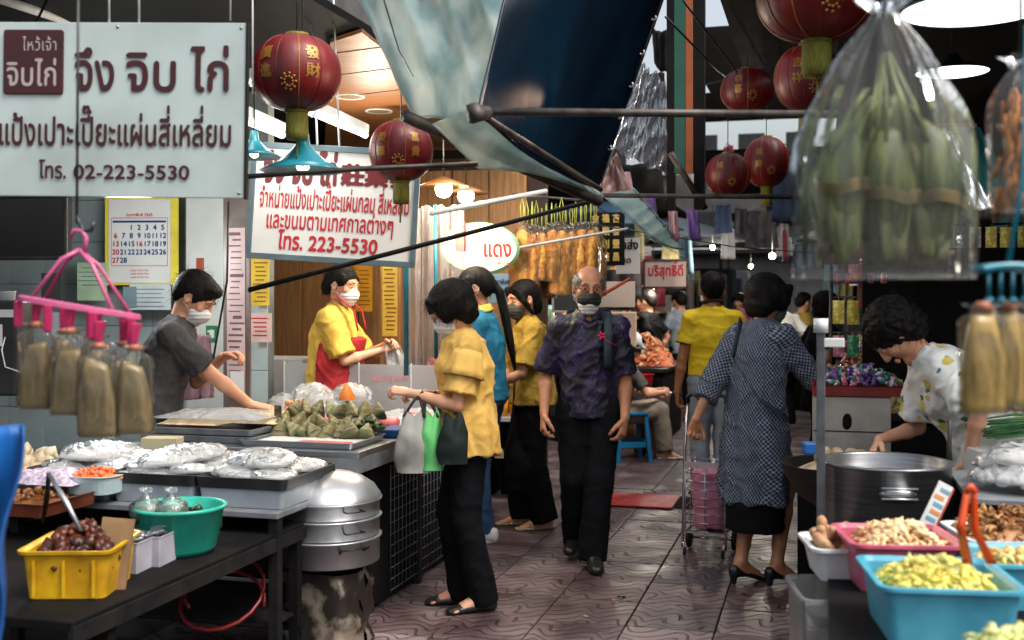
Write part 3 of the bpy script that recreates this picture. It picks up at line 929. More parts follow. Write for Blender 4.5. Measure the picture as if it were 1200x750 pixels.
def _pine(nt, p):
    co = objco(nt)
    v = N(nt, 'ShaderNodeTexVoronoi'); v.inputs['Scale'].default_value = 11; v.inputs['Randomness'].default_value = .75
    nt.links.new(co, v.inputs['Vector'])
    of = N(nt, 'ShaderNodeVectorMath', operation='ADD'); of.inputs[1].default_value = (.0, .0, -.030)
    nt.links.new(co, of.inputs[0])
    v2 = N(nt, 'ShaderNodeTexVoronoi'); v2.inputs['Scale'].default_value = 11; v2.inputs['Randomness'].default_value = .75
    nt.links.new(of.outputs[0], v2.inputs['Vector'])
    nz = N(nt, 'ShaderNodeTexNoise'); nz.inputs['Scale'].default_value = 70; nt.links.new(co, nz.inputs['Vector'])
    ad = N(nt, 'ShaderNodeMath', operation='MULTIPLY_ADD'); ad.inputs[1].default_value = .28; ad.inputs[2].default_value = -.14
    nt.links.new(nz.outputs[0], ad.inputs[0])
    s1 = N(nt, 'ShaderNodeMath', operation='ADD'); nt.links.new(v2.outputs[0], s1.inputs[0]); nt.links.new(ad.outputs[0], s1.inputs[1])
    a = ramp(nt, v.outputs[0], [(.25, (1, 1, 1)), (.28, (0, 0, 0))])
    b = ramp(nt, s1.outputs[0], [(.19, (1, 1, 1)), (.22, (0, 0, 0))])
    base = mixc(nt, b, (.72, .74, .72), (.05, .16, .10))
    nt.links.new(mixc(nt, a, base, (.60, .46, .10)), p.inputs['Base Color'])
PINE = pattern('pineapple print cloth', _pine, .8)
def wrap_uv(o, P, r=.19, arms=()):
    n = len(o.data.vertices); co = np.empty(n * 3, np.float32); o.data.vertices.foreach_get('co', co); co = co.reshape(-1, 3)
    a = np.arctan2(co[:, 0] - P[0], co[:, 1] - P[1] + (co[:, 2] - 1.0) * -.1)
    uu, vv = a * r, co[:, 2].copy()
    for (p0, p1) in arms:
        D = p1 - p0; L = np.linalg.norm(D); D = D / L
        rel = co - p0; t_ = rel @ D; rad = rel - t_[:, None] * D
        e1 = unit(np.cross(D, v3(.3, 1, .1))); e2 = np.cross(D, e1)
        mk = (np.linalg.norm(rad, axis=1) < .085) & (t_ > .05) & (t_ < L + .08)
        uu = np.where(mk, np.arctan2(rad @ e1, rad @ e2) * .07, uu); vv = np.where(mk, t_, vv)
    at_ = o.data.attributes.new('wrapuv', 'FLOAT_VECTOR', 'POINT')
    at_.data.foreach_set('vector', np.stack([uu + .0037, vv + .0033, np.zeros(n) + .005], 1).astype(np.float32).ravel())

def tubes(name, paths, r, m, parent, n=6):
    mb = MB()
    for p in paths: mb.tube(p, r, n)
    return mb.build(name, m, parent)

YEL_BL = mat('yellow blouse cotton', lin((228, 186, 100)), lin((212, 168, 80)), scale=7, rough=.85, bump=.25, bscale=110)
YEL_T = mat('yellow tee cotton', lin((228, 188, 84)), lin((210, 166, 62)), scale=7, rough=.85, bump=.2, bscale=110)
YEL_P = mat('bright yellow polo knit', lin((240, 208, 40)), lin((222, 188, 24)), scale=7, rough=.85, bump=.2, bscale=160)
MUST = mat('mustard linen', lin((178, 146, 52)), lin((150, 120, 38)), scale=9, rough=.85, bump=.25, bscale=110)
TEAL_S = mat('teal shirt cotton', lin((14, 110, 138)), lin((8, 84, 112)), scale=7, rough=.8, bump=.2, bscale=110)
GREY_T = mat('charcoal tee cotton', lin((66, 64, 64)), lin((50, 48, 50)), scale=7, rough=.88, bump=.2, bscale=110)
REDA = mat('red apron cloth', lin((170, 28, 34)), lin((140, 20, 26)), scale=7, rough=.8, bump=.2)
JEANS = mat('blue denim', lin((36, 72, 110)), lin((20, 44, 76)), scale=10, rough=.85, bump=.35, bscale=200)
JEANS_L = mat('pale grey denim', lin((150, 160, 172)), lin((118, 130, 146)), scale=10, rough=.85, bump=.35, bscale=200)
KHAKI = mat('beige trouser cloth', lin((150, 138, 120)), lin((124, 112, 96)), scale=8, rough=.85, bump=.25)
BROWN_K = mat('dark brown cloth', lin((60, 34, 20)), lin((40, 24, 14)), scale=30, rough=.8, bump=.2)
WHITE_SH = mat('white shoe canvas', (.7, .7, .68), (.6, .6, .58), scale=12, rough=.7, bump=.15)
NAVY = mat('navy strap webbing', (.015, .03, .045), (.02, .045, .06), scale=12, rough=.7, bump=.3)

# 1 - woman in the yellow blouse at the counter
g = at(549, 712)
I = person('woman in loose yellow blouse and black trousers with bags on her arm', g, 100, H=1.60, fem=True, lean=3,
    head=(-6, 34, 0), hneck=(0, .045, .10), hair='bob', mask=MASK_W, glasses=True,
    RH=dict(p=(.06, .20, 1.03), f=(-.05, 1, .10), n=(.3, 0, 1), c=38, th=30, s=-1),
    LH=dict(p=(-.08, .285, 1.045), f=(.15, .9, .18), n=(-.4, .1, 1), c=48, th=40, s=1), polL=(-.5, -.6, -1), polR=(.6, -.6, -1),
    feetR=(.07, .02, 0, -6), feetL=(-.07, -.06, 0, 10),
    top=dict(name='blouse', m=YEL_BL, hem=.775, ease=.032, flare=1.08, slv=.80, sr=(.064, .080), amp=.007, pleat=.010, np=9, neck=.062, fseed=2),
    bottom=dict(r=(.092, .074, .072), bot=.035, fseed=4), shoes=dict(kind='flat', m=SHOE_K), legs_skin=True)
k = I['k']
for sg, sj in ((1, I['sR']), (-1, I['sL'])):
    e = I['eR'] if sg > 0 else I['eL']
    ax = unit(e - sj); o1 = unit(np.cross(ax, v3(0, 1, .2))); o2 = np.cross(ax, o1)
    mb = MB(); mb.grid(32, 4, lambda u, v: sj + ax * (.015 + .125 * v) + (o1 * math.cos(u * 6.283) + o2 * math.sin(u * 6.283)) * (.066 + .030 * v + .009 * v * math.sin(u * 6.283 * 7)))
    mb.build('sleeve_frill', YEL_BL, I['top'], solid=.002)
wb_ = (I['wL'] + I['eL']) / 2; 
BAGL = [I, wb_]
YW = I

# 2 - old man in purple shirt
g = at(690, 657)
I = person('old balding man in purple patterned shirt walking towards the camera with mask and glasses', g, 176, H=1.69, lean=2,
    head=(7, 6, -3), hneck=(0, .03, .118), hair='bald', hairm=HAIR_GREY, mask=MASK_CAMO, glasses=True, skin=SKIN_TAN,
    RH=dict(p=(.25, .10, .85), f=(.05, .35, -1), n=(1, .3, .1), c=30, s=-1), LH=dict(p=(-.20, .12, .83), f=(.15, .25, -1), n=(-.9, .5, .1), c=32, s=1),
    fat=.80, polR=(.3, -1, 0), polL=(-.25, -1, 0), feetR=(.075, -.14, .03, -12), feetL=(-.02, .17, 0, 8), kneeL=(0, 1, 0),
    top=dict(m=BATIK, hem=.80, ease=.034, flare=1.03, slv=.92, sr=(.062, .074), amp=.008, neck=.066, vneck=.10, fseed=3, collar=BATIK),
    bottom=dict(r=(.096, .080, .076), bot=.03, fseed=7), shoes=dict(kind='sneaker', m=SHOE_K))
OM = I
mask_obj(I['hc'], I['HM'], I['root'], MASK_W, .98, -.030, 'lower_face_mask')
mb = MB()
for sg, sj in ((-1, I['sL']),):
    pth = [I['sh'] + I['sideS'] * sg * .105 + I['fwd'] * q + v3(0, 0, z) for q, z in ((-.13, -.12), (-.10, .02), (.0, .062), (.085, .025), (.135, -.05), (.150, -.15), (.12, -.24), (.0, -.28))]
    mb.grid(20, 2, lambda u, v: Vector(pth[min(int(u * 7), 6)]).lerp(Vector(pth[min(int(u * 7), 6) + 1]), u * 7 - min(int(u * 7), 6)) + Vector(I['sideS'] * (v - .5) * .042))
mb.build('backpack_strap', NAVY, I['root'], solid=.006)
mb = MB(); c0 = I['rib'] + v3(0, -.20, .04)
mb.box(c0, (.27, .13, .36)); mb.build('backpack', mat('dark backpack cloth', (.01, .015, .02), rough=.8), I['root'], bevel=.04)
mb = MB()
for a in range(5):
    an = a * 1.256; c0 = I['rib'] + I['sideS'] * -.07 + I['fwd'] * .170 + v3(0, 0, .075)
    mb.blob(c0 + v3(math.cos(an) * .014, 0, math.sin(an) * .014), (.012, .004, .007), 1, .1, (0, -an, 0))
mb.tube([c0, c0 + v3(-.03, -.004, -.03), c0 + v3(-.085, -.02, -.055)], .002, 4)
mb.build('flower_motif', mat('pink embroidery', lin((220, 40, 90)), rough=.6), I['top'])

# 3 - woman in teal with ponytail
g = at(568, 640)
def tail(S, T, X1):
    S.loft([T(0, -.095, .03), T(.0, -.135, -.05), T(.0, -.135, -.20), T(0, -.125, -.36), T(0, -.115, -.50)], [.030, .036, .042, .038, .018], [.024, .026, .028, .024, .012], X1, k=.03)
I = person('woman in teal shirt and jeans with a long black ponytail beside yellow blouse woman', g, 78, H=1.70, fem=True, lean=3,
    head=(14, 14, 0), hneck=(0, .03, .115), hair='tied', hairx=tail, mask=MASK_W, skin=SKIN_TAN,
    RH=dict(p=(.10, .26, .86), f=(.3, .8, -.5), n=(.6, 0, .7), c=35, s=-1), LH=dict(p=(-.14, .20, .84)), polR=(.9, -.6, -.5),
    feetR=(.09, .02, 0, 0), feetL=(-.08, .06, 0, 8),
    top=dict(m=TEAL_S, hem=.86, ease=.026, slv=.70, sr=(.066, .074), amp=.006, neck=.060, fseed=5, collar=YEL_T),
    bottom=dict(m=JEANS, r=(.094, .064, .052), bot=.055, amp=.005), shoes=dict(kind='sneaker', m=WHITE_SH, sole=WHITE_SH))

# 4 - woman in mustard behind
g = at(624, 618)
I = person('woman in mustard shirt with dark grey mask behind the old man', g, 100, H=1.63, fem=True, lean=3,
    head=(18, 12, 0), hneck=(0, .03, .112), hair='side', mask=MASK_K, skin=SKIN,
    RH=dict(p=(.13, .27, .90), f=(.2, .9, -.2), n=(.5, 0, .8), c=35, s=-1), LH=dict(p=(-.10, .30, .92)), polR=(.8, -.7, -.5),
    feetR=(.10, .04, 0, -5), feetL=(-.06, -.06, 0, 6),
    top=dict(m=MUST, hem=.82, ease=.036, slv=.85, flare=1.05, sr=(.068, .080), amp=.009, neck=.060, vneck=.06, fseed=6),
    bottom=dict(r=(.105, .095, .095), bot=.055), shoes=dict(kind='sandal', m=mat('pale sandal leather', lin((190, 170, 140)), rough=.6)), legs_skin=True)
MW = I

# 5 - man in black tee working behind the counter
g = R(180, 400, d=5.75); g.z = 0
I = person('young man in charcoal tee and white mask leaning over the counter on the left', g, -80, H=1.68, lean=14,
    head=(-10, 38, 0), hneck=(0, .055, .10), hair='short', mask=MASK_W,
    RH=dict(p=(.06, .50, .93), f=(-.1, 1, -.18), n=(.15, .1, 1), c=16, s=-1), LH=dict(p=(-.10, .34, 1.18), f=(.35, .85, .15), n=(-.5, -.3, .8), c=45, s=1),
    polR=(.6, -.5, -.6), polL=(-.6, -.3, -1),
    top=dict(m=GREY_T, hem=.80, ease=.024, slv=.78, sr=(.068, .074), amp=.007, neck=.062, fseed=8),
    bottom=dict(), shoes=dict(kind='sneaker', m=SHOE_K))

# 6 - vendor woman with red apron
g = R(388, 400, d=6.95); g.z = .08
def bunx(S, T, X1): S.ell(T(0, -.105, -.03), v3(.035, .035, .05), k=.02)
I = person('stall woman in yellow tee and red apron holding a plastic bag', g, -100, H=1.64, fem=True, lean=4,
    head=(-14, 12, 0), hneck=(0, .03, .112), hair='tied', hairx=bunx, mask=MASK_W, fat=1.08,
    RH=dict(p=(.02, .33, 1.09), f=(-.35, .85, .25), n=(.6, -.2, .6), c=42, s=-1), LH=dict(p=(-.03, .34, 1.12), f=(.4, .85, .2), n=(-.6, 0, .6), c=42, s=1),
    polR=(.7, -.5, -1), polL=(-.7, -.5, -1),
    top=dict(m=YEL_T, hem=.80, ease=.034, slv=.88, sr=(.074, .086), amp=.007, neck=.062, fseed=12),
    bottom=dict(), shoes=dict(kind='flat', m=SHOE_K))
S = Sdf(.008)
S.loft([I['Pv'] - v3(0, 0, .2), I['wst'], I['rib'] - v3(0, 0, .01)], [.225, .215, .165], [.195, .19, .20], I['sideS'], k=.02, ec=.02)
S.plane(I['Pv'] + v3(0, -.03, 0), (0, -1, .05)); S.plane(I['rib'] + v3(0, 0, .03), (0, .0, 1))
ap = sdf_obj(S, 'apron', REDA, I['root'], shade_folds(.006, 14, 4))
mb = MB()
for sg in (-1, 1):
    p = [I['rib'] + I['sideS'] * sg * .085 + v3(0, .185, .03), I['sh'] + I['sideS'] * sg * .080 + v3(0, .145, .02), I['sh'] + I['sideS'] * sg * .078 + v3(0, .06, .095), I['nb'] + I['sideS'] * sg * .05 + v3(0, -.06, .03)]
    mb.grid(9, 1, lambda u, v: Vector(p[min(int(u * 3), 2)]).lerp(Vector(p[min(int(u * 3), 2) + 1]), u * 3 - min(int(u * 3), 2)) + Vector((v * .028, 0, 0)))
mb.build('apron_strap', REDA, ap, solid=.005)
VW = I

# 7 - man in yellow polo seen from behind
g = R(836, 400, d=8.2); g.z = 0
I = person('man in bright yellow polo and pale jeans seen from behind in the lane', g, 4, H=1.70, lean=1,
    head=(-8, 4, 0), hair='short', skin=SKIN_TAN,
    LH=dict(p=(-.26, .05, .80), f=(.08, .25, -1), n=(-1, .1, .1), c=28, s=1), RH=dict(p=(.25, .12, .82)), polL=(-.8, -.8, 0),
    top=dict(m=YEL_P, hem=.90, ease=.022, slv=.62, sr=(.066, .068), amp=.006, neck=.060, fseed=14),
    bottom=dict(m=JEANS_L, r=(.098, .074, .066), bot=.05), shoes=dict(kind='sneaker', m=SHOE_K))
mb = MB()
for sj, e in ((I['sR'], I['eR']), (I['sL'], I['eL'])):
    ax = unit(e - sj); c0 = sj + (e - sj) * .615; o1 = unit(np.cross(ax, v3(0, 1, .2))); o2 = np.cross(ax, o1)
    mb.tube([c0 + (o1 * math.cos(a) + o2 * math.sin(a)) * .071 for a in [i * .3927 for i in range(16)]], .006, 6, closed=True)
mb.build('cuff_trim', BROWN_K, I['top'])
mb = MB(); ax = unit(I['hc'] - I['nb'])
mb.tube([I['nb'] + v3(math.cos(a) * .070, math.sin(a) * .068, .030 - .018 * math.sin(a)) for a in [i * .3927 for i in range(16)]], .014, 6, closed=True)
mb.build('collar', BROWN_K, I['top'])

# 8 - lady in checked dress
g = at(884, 684)
I = person('lady in long blue checked dress pulling a shopping trolley at the right stall', g, -50, H=1.62, fem=True, lean=7, fat=.97, heel=.035,
    head=(-16, 14, 0), hneck=(0, .035, .108), hair='bob', mask=MASK_K, skin=SKIN_TAN,
    RH=dict(p=(.17, .42, 1.10), f=(.1, 1, .1), n=(.6, 0, .7), c=40, s=-1), LH=dict(p=(-.19, -.25, .85), f=(-.15, -.1, -.8), n=(-.6, .4, .6), c=62, s=1),
    polR=(.6, -.6, -.8), polL=(-.25, -1, 0), feetR=(.10, .06, 0, -20), feetL=(-.05, -.05, 0, -12),
    top=dict(name='dress', m=CHECK, hem=.44, ease=.029, flare=1.06, slv=1.5, sr=(.070, .064), amp=.008, pleat=.010, np=7, neck=.060, fseed=16),
    bottom=dict(name='skirt', kind='skirt', zb=.29, w=.165, d=.135), shoes=dict(kind='heel', m=SHOE_K), legs_skin=True)
wrap_uv(I['top'], I['Pv'], .19, ((I['sR'], I['eR']), (I['sL'], I['eL']), (I['eR'], I['wR']), (I['eL'], I['wL'])))
CL = I
mb = MB()
p = [I['nb'] + v3(-.10, -.06, .02), I['rib'] + v3(-.02, -.20, .02), I['Pv'] + v3(.14, -.15, .10), I['Pv'] + v3(.20, 0, .0)]
mb.grid(12, 1, lambda u, v: Vector(p[min(int(u * 3), 2)]).lerp(Vector(p[min(int(u * 3), 2) + 1]), u * 3 - min(int(u * 3), 2)) + Vector((v * .02, -.006, -v * .035)))
mb.build('bag_strap', NAVY, I['root'], solid=.004)

# 9 - vendor in pineapple shirt bending over the pot
g = R(1166, 400, d=4.55); g.z = .02
I = person('woman with dark curly hair in pineapple print shirt bending over steel pot', g, 80, H=1.62, fem=True, lean=33, fat=1.08, twist=0,
    head=(-6, 62, 0), hneck=(.0, .085, .075), hair='curly',
    RH=dict(p=(.02, .45, .88), f=(-.5, .4, -.5), n=(.5, .2, .8), c=35, s=-1), LH=dict(p=(-.26, .16, .84), f=(.1, .1, -1), n=(-.7, 0, .5), c=40, s=1),
    polR=(.4, -.2, -1), polL=(-1, -.4, -.2),
    top=dict(m=PINE, hem=.72, ease=.040, flare=1.06, slv=.85, sr=(.078, .092), amp=.008, neck=.066, fseed=18),
    bottom=dict(), shoes=dict(kind='flat', m=SHOE_K))

# 10 - seated person with white cap on the blue stool
g = R(722, 500, d=10.3); g.z = 0
I = person('seated person in dark top and beige trousers with white cap on blue stool', g, -78, H=1.60, lean=12, pelv=(0, 0, -.40), h=.008,
    head=(0, 25, 0), hair='short', LH=dict(p=(-.1, .42, .62)), RH=dict(p=(.1, .42, .62)),
    feetR=(.10, .44, 0, 0), feetL=(-.10, .40, 0, 0), top=dict(m=MASK_K, hem=.46, h=.011), bottom=dict(m=KHAKI, r=(.105, .09, .088), bot=.08, h=.011),
    shoes=dict(kind='sandal', m=WHITE_SH), legs_skin=True)
S = Sdf(.008); T = lambda x, y, z: I['hc'] + I['HM'] @ v3(x, y, z)
S.ell(T(0, -.01, .055), (.098, .115, .095), I['HM']); S.ell(T(0, .10, .04), (.07, .075, .012), I['HM'], k=.02); S.plane(T(0, 0, .03), I['HM'] @ v3(0, 0, -1))
sdf_obj(S, 'cap', WHITE_SH, I['root'])
# ------------------------------------------------------------------ the place: ground, roofs, walls
def TH(name, label, cat, t, s, z=0.0, group=None, rz=0.0):
    return thing(name, label, cat, Q(t, s, z), ROT + rz, group)
def rrect(mb, prof, w, l, rad=.02, n=4, c=(0, 0, 0), cap=True, M=None):
    """rounded rectangle rings; prof = [(grow, z)] from outside bottom, over the rim, to inside bottom"""
    vs, fs = [], []
    m = 4 * (n + 1)
    for g_, z in prof:
        hw, hl = w / 2 + g_, l / 2 + g_
        r_ = max(min(rad + g_ * .5, hw, hl), .0005)
        for q in range(4):
            cx, cy = ((hw - r_) * (1, -1, -1, 1)[q], (hl - r_) * (1, 1, -1, -1)[q])
            for i in range(n + 1):
                a = math.pi / 2 * (q + i / n)
                vs.append((c[0] + cx + r_ * math.cos(a), c[1] + cy + r_ * math.sin(a), c[2] + z))
    for i in range(len(prof) - 1):
        for k in range(m):
            k2 = (k + 1) % m
            fs.append((i * m + k, i * m + k2, (i + 1) * m + k2, (i + 1) * m + k))
    if cap:
        fs.append(tuple(range(m - 1, -1, -1))); b = (len(prof) - 1) * m
        fs.append(tuple(b + k for k in range(m)))
    return mb.add(vs, fs, False, M)
def trayprof(h, th=.003, flare=.01, rim=.006):
    return [(-flare, 0), (0, h), (rim, h), (rim, h + .003), (-th, h + .003), (-flare - th, th)]

# materials
def _paver(nt, p):
    oi = N(nt, 'ShaderNodeObjectInfo')
    co = objco(nt)
    wv = N(nt, 'ShaderNodeTexWave', wave_type='BANDS', bands_direction='Y'); wv.inputs['Scale'].default_value = 4.6
    wv.inputs['Distortion'].default_value = 9; wv.inputs['Detail'].default_value = 1.0; wv.inputs['Detail Scale'].default_value = .9
    mp = N(nt, 'ShaderNodeMapping'); nt.links.new(co, mp.inputs[0])
    lc = N(nt, 'ShaderNodeCombineXYZ'); ml = N(nt, 'ShaderNodeMath', operation='MULTIPLY'); ml.inputs[1].default_value = 3.0
    nt.links.new(oi.outputs['Random'], ml.inputs[0]); nt.links.new(ml.outputs[0], lc.inputs[0]); nt.links.new(lc.outputs[0], mp.inputs['Location'])
    nt.links.new(mp.outputs[0], wv.inputs['Vector'])
    n1 = N(nt, 'ShaderNodeTexNoise'); n1.inputs['Scale'].default_value = 3.5; n1.inputs['Detail'].default_value = 8
    geo = N(nt, 'ShaderNodeNewGeometry'); nt.links.new(geo.outputs['Position'], n1.inputs['Vector'])
    n2 = N(nt, 'ShaderNodeTexNoise'); n2.inputs['Scale'].default_value = 55; n2.inputs['Detail'].default_value = 5
    nt.links.new(geo.outputs['Position'], n2.inputs['Vector'])
    base = ramp(nt, n1.outputs[0], [(.30, (.060, .040, .042)), (.50, (.130, .094, .096)), (.72, (.21, .165, .168))])
    tint = ramp(nt, oi.outputs['Random'], [(0, (.55, .56, .60)), (.5, (.95, .84, .84)), (.90, (1.1, 1.02, 1.02)), (1, (1.9, 1.95, 2.0))])
    mu = N(nt, 'ShaderNodeMix', data_type='RGBA', blend_type='MULTIPLY'); mu.inputs[0].default_value = 1
    nt.links.new(base, mu.inputs[6]); nt.links.new(tint, mu.inputs[7])
    sx_ = N(nt, 'ShaderNodeSeparateXYZ'); nt.links.new(mp.outputs[0], sx_.inputs[0])
    nn = N(nt, 'ShaderNodeTexNoise'); nn.inputs['Scale'].default_value = 4.5; nn.inputs['Detail'].default_value = 0; nt.links.new(mp.outputs[0], nn.inputs['Vector'])
    def mth(op, a, b=None, c=None):
        q_ = N(nt, 'ShaderNodeMath', operation=op)
        for ii, vv in enumerate((a, b, c)):
            if vv is None: continue
            if isinstance(vv, (int, float)): q_.inputs[ii].default_value = vv
            else: nt.links.new(vv, q_.inputs[ii])
        return q_.outputs[0]
    xx = mth('MULTIPLY_ADD', sx_.outputs[0], 31.0, mth('MULTIPLY', nn.outputs[0], 7.0))
    aa = mth('MULTIPLY', mth('SINE', xx), 3.0)
    gg = mth('SINE', mth('ADD', mth('MULTIPLY_ADD', sx_.outputs[1], 78.0, aa), mth('MULTIPLY', nn.outputs[0], 9.0)))
    gv = ramp(nt, mth('MULTIPLY_ADD', gg, .5, .5), [(.02, (.0,) * 3), (.24, (1,) * 3), (.9, (1,) * 3)])
    gm = N(nt, 'ShaderNodeMix', data_type='RGBA', blend_type='MULTIPLY'); gm.inputs[0].default_value = .6
    nt.links.new(mu.outputs[2], gm.inputs[6]); nt.links.new(gv, gm.inputs[7])
    nt.links.new(gm.outputs[2], p.inputs['Base Color'])
    nt.links.new(ramp(nt, n1.outputs[0], [(.35, (.33,) * 3), (.65, (.60,) * 3)]), p.inputs['Roughness'])
    b = N(nt, 'ShaderNodeBump'); b.inputs['Strength'].default_value = .75; b.inputs['Distance'].default_value = .008
    nt.links.new(gv, b.inputs['Height'])
    b2 = N(nt, 'ShaderNodeBump'); b2.inputs['Strength'].default_value = .25; b2.inputs['Distance'].default_value = .004
    nt.links.new(n2.outputs[0], b2.inputs['Height']); nt.links.new(b.outputs[0], b2.inputs['Normal'])
    nt.links.new(b2.outputs[0], p.inputs['Normal'])
PAVER = pattern('wavy relief paving', _paver, .4)
DIRT = mat('dark dirty ground', (.014, .012, .012), (.030, .025, .024), scale=5, rough=.6, bump=.5, bscale=30)
BRICKM = mat('dark paving brick', (.060, .034, .028), (.095, .058, .048), scale=8, rough=.55, bump=.4, bscale=50)
BLACKM = mat('sooty black paint', (.004, .004, .0045), (.008, .007, .007), scale=5, rough=.75, bump=.2, bscale=20)
DARKM = mat('dark painted metal', (.010, .0105, .012), (.020, .018, .017), scale=9, rough=.6, metal=.1, bump=.2, bscale=40)
STEEL = mat('worn stainless steel', (.50, .51, .52), (.36, .37, .38), scale=7, rough=.32, metal=.9, bump=.12, bscale=30, rvar=.14)
GALV = mat('galvanised sheet', (.34, .36, .38), (.22, .23, .25), scale=9, rough=.5, metal=.55, bump=.25, bscale=25)
ALU = mat('dull aluminium', (.62, .64, .66), (.46, .47, .49), scale=6, rough=.36, metal=.85, bump=.1, bscale=20, rvar=.1)
WOODC = mat('varnished wood ceiling', lin((140, 92, 54)), lin((108, 70, 42)), scale=4, rough=.45, bump=.1, stretch=(1, 12, 12))
WOODP = mat('wood panelling', lin((188, 140, 92)), lin((158, 112, 70)), scale=5, rough=.5, bump=.15, stretch=(10, 10, .7))
TILEW = mat('pale wall tile', lin((178, 190, 190)), lin((160, 174, 176)), scale=3, rough=.25, bump=.03)
GROUT = mat('wall grout', lin((120, 128, 128)), rough=.9)
WHITEP = mat('white paint', lin((208, 208, 204)), lin((186, 188, 184)), scale=3, rough=.55, bump=.08)
PAPER = mat('white paper', (.72, .72, .70), (.64, .64, .63), scale=4, rough=.85, bump=.06)
BLACKP = mat('black plastic', (.012, .012, .013), (.02, .02, .02), scale=6, rough=.35, bump=.05)
WHITEPL = mat('white plastic', (.68, .70, .70), (.58, .60, .60), scale=5, rough=.35, bump=.05)

gr = MB(); gr.grid(1, 1, lambda u, v: Vector(((u - .5) * 800, v * 900 - 100, -.03)), False)
tag(gr.build('ground', DIRT), 'dark dirty market ground under the stalls', kind='structure')

pv = bpy.data.objects.new('pavement', None); link(pv); pv.location = (0, 0, 0); pv.rotation_euler = (0, 0, ROT)
tag(pv, 'purple brown relief tile pavement running down the market lane', kind='structure')
P_ = .402
mb = MB(); mb.box((0, 0, -.015), (P_ - .006, P_ - .006, .03)); tile0 = mb.build('paver', PAVER, pv, bevel=.004)
rr_ = random.Random(3)
first = True
for c in range(-7, 1):
    for i in range(27):
        t = -.055 + P_ * (c + .5) - (.0 if c < 0 else 0); s = 3.0 + P_ * (i + .5)
        if c == 0: continue
        o = tile0 if first else tile0.copy()
        if not first: COL.objects.link(o); o.parent = pv
        first = False
        o.location = (t, s, rr_.uniform(-.002, .002)); o.rotation_euler = (rr_.uniform(-.003, .003), rr_.uniform(-.003, .003), 0)
mb = MB()
for c in range(-12, 8):
    for i in range(27, 70):
        mb.box((-.055 + P_ * (c + .5), 3.0 + P_ * (i + .5), -.017), (P_ - .012, P_ - .012, .03))
o = mb.build('far_paving', PAVER, pv); tag(o, kind='stuff')
mb = MB(); mb.box((0, 0, -.02), (.195, .095, .04)); br0 = mb.build('brick', BRICKM, pv, bevel=.004)
first = True
for c in range(4):
    for i in range(60):
        o = br0 if first else br0.copy()
        if not first: COL.objects.link(o); o.parent = pv
        first = False
        o.location = (.045 + c * .2, 3.6 + (i + .5 * (c % 2)) * .1, -.006 + rr_.uniform(-.003, .003))

# drain grate and red mat
g = R(806, 590, z=0); t_, s_ = TS(g)
th = TH('drain_grate', 'black slotted drain grate beside the red mat on the pavement', 'drain grate', t_, s_, .004)
mb = MB(); mb.box((0, 0, .004), (.20, .42, .008)); mb.build('plate', DARKM, th)
for i in range(9):
    mb = MB(); mb.box((0, -.18 + i * .045, .010), (.15, .018, .006)); mb.build('bar', BLACKM, th)
g = R(750, 588, z=0); t_, s_ = TS(g)
mb = MB(); mb.box((0, 0, .006), (.53, .50, .012))
REDM = mat('red rubber mat', lin((200, 40, 38)), lin((168, 28, 30)), scale=14, rough=.5, bump=.5, bscale=160)
o = mb.build('floor_mat', REDM, bevel=.003, loc=Q(t_, s_, .005), rz=ROT); tag(o, 'faded red square mat lying on the pavement', 'mat')

def slab(name, label, t0, t1, s0, s1, z, th=.04, m=BLACKM, cat=None, kind='structure', tilt=0):
    mb = MB(); mb.box((0, 0, 0), (t1 - t0, s1 - s0, th))
    o = mb.build(name, m, loc=Q((t0 + t1) / 2, (s0 + s1) / 2, z), rz=ROT)
    o.rotation_euler = (0, tilt, ROT)
    return tag(o, label, cat, kind=kind)
slab('roof', 'black stall roof over the left counters', -9, -2.15, 3.0, 12.5, 2.82)
slab('roof', 'dark canopy roof above the right stalls', .12, 6.5, 4.0, 17, 3.15, tilt=-.06)
slab('roof', 'added dark slab shading the lanterns in front of the high canopy', -.50, .10, 5.2, 7.6, 3.05)  # slab added to put the lanterns in shade
slab('roof', 'high dark canopy over the right half of the lane', -.90, .6, 10.0, 19, 4.5)
slab('roof', 'dark canopy crossing the lane further down', -2.3, 2, 19.1, 27, 4.0)
slab('roof', 'high dark canopy strip beside the first high one', -1.55, -.91, 12.5, 19, 4.5)
slab('roof', 'high dark canopy strip far over the left of the lane', -2.2, -1.56, 16.5, 19, 4.5)
slab('roof', 'last dark canopy crossing the far lane', -2.3, .2, 28, 33, 3.6)
slab('roof', 'dark roof far down on the left side of the lane', -6, -2.3, 12.6, 30, 3.0)
slab('roof', 'dark roof far down on the right side of the lane', .2, 7, 17.1, 34, 3.3)

# roof beams with corrugated sheet edges over the lane
def beam(label, a, b, r_, m=DARKM, name='roof_beam', sq=True):
    a, b = Vector(a), Vector(b)
    mb = MB(); mb.tube([a, a.lerp(b, .5) , b], r_, 4 if sq else 10, smooth=not sq)
    return tag(mb.build(name, m), label, 'beam')

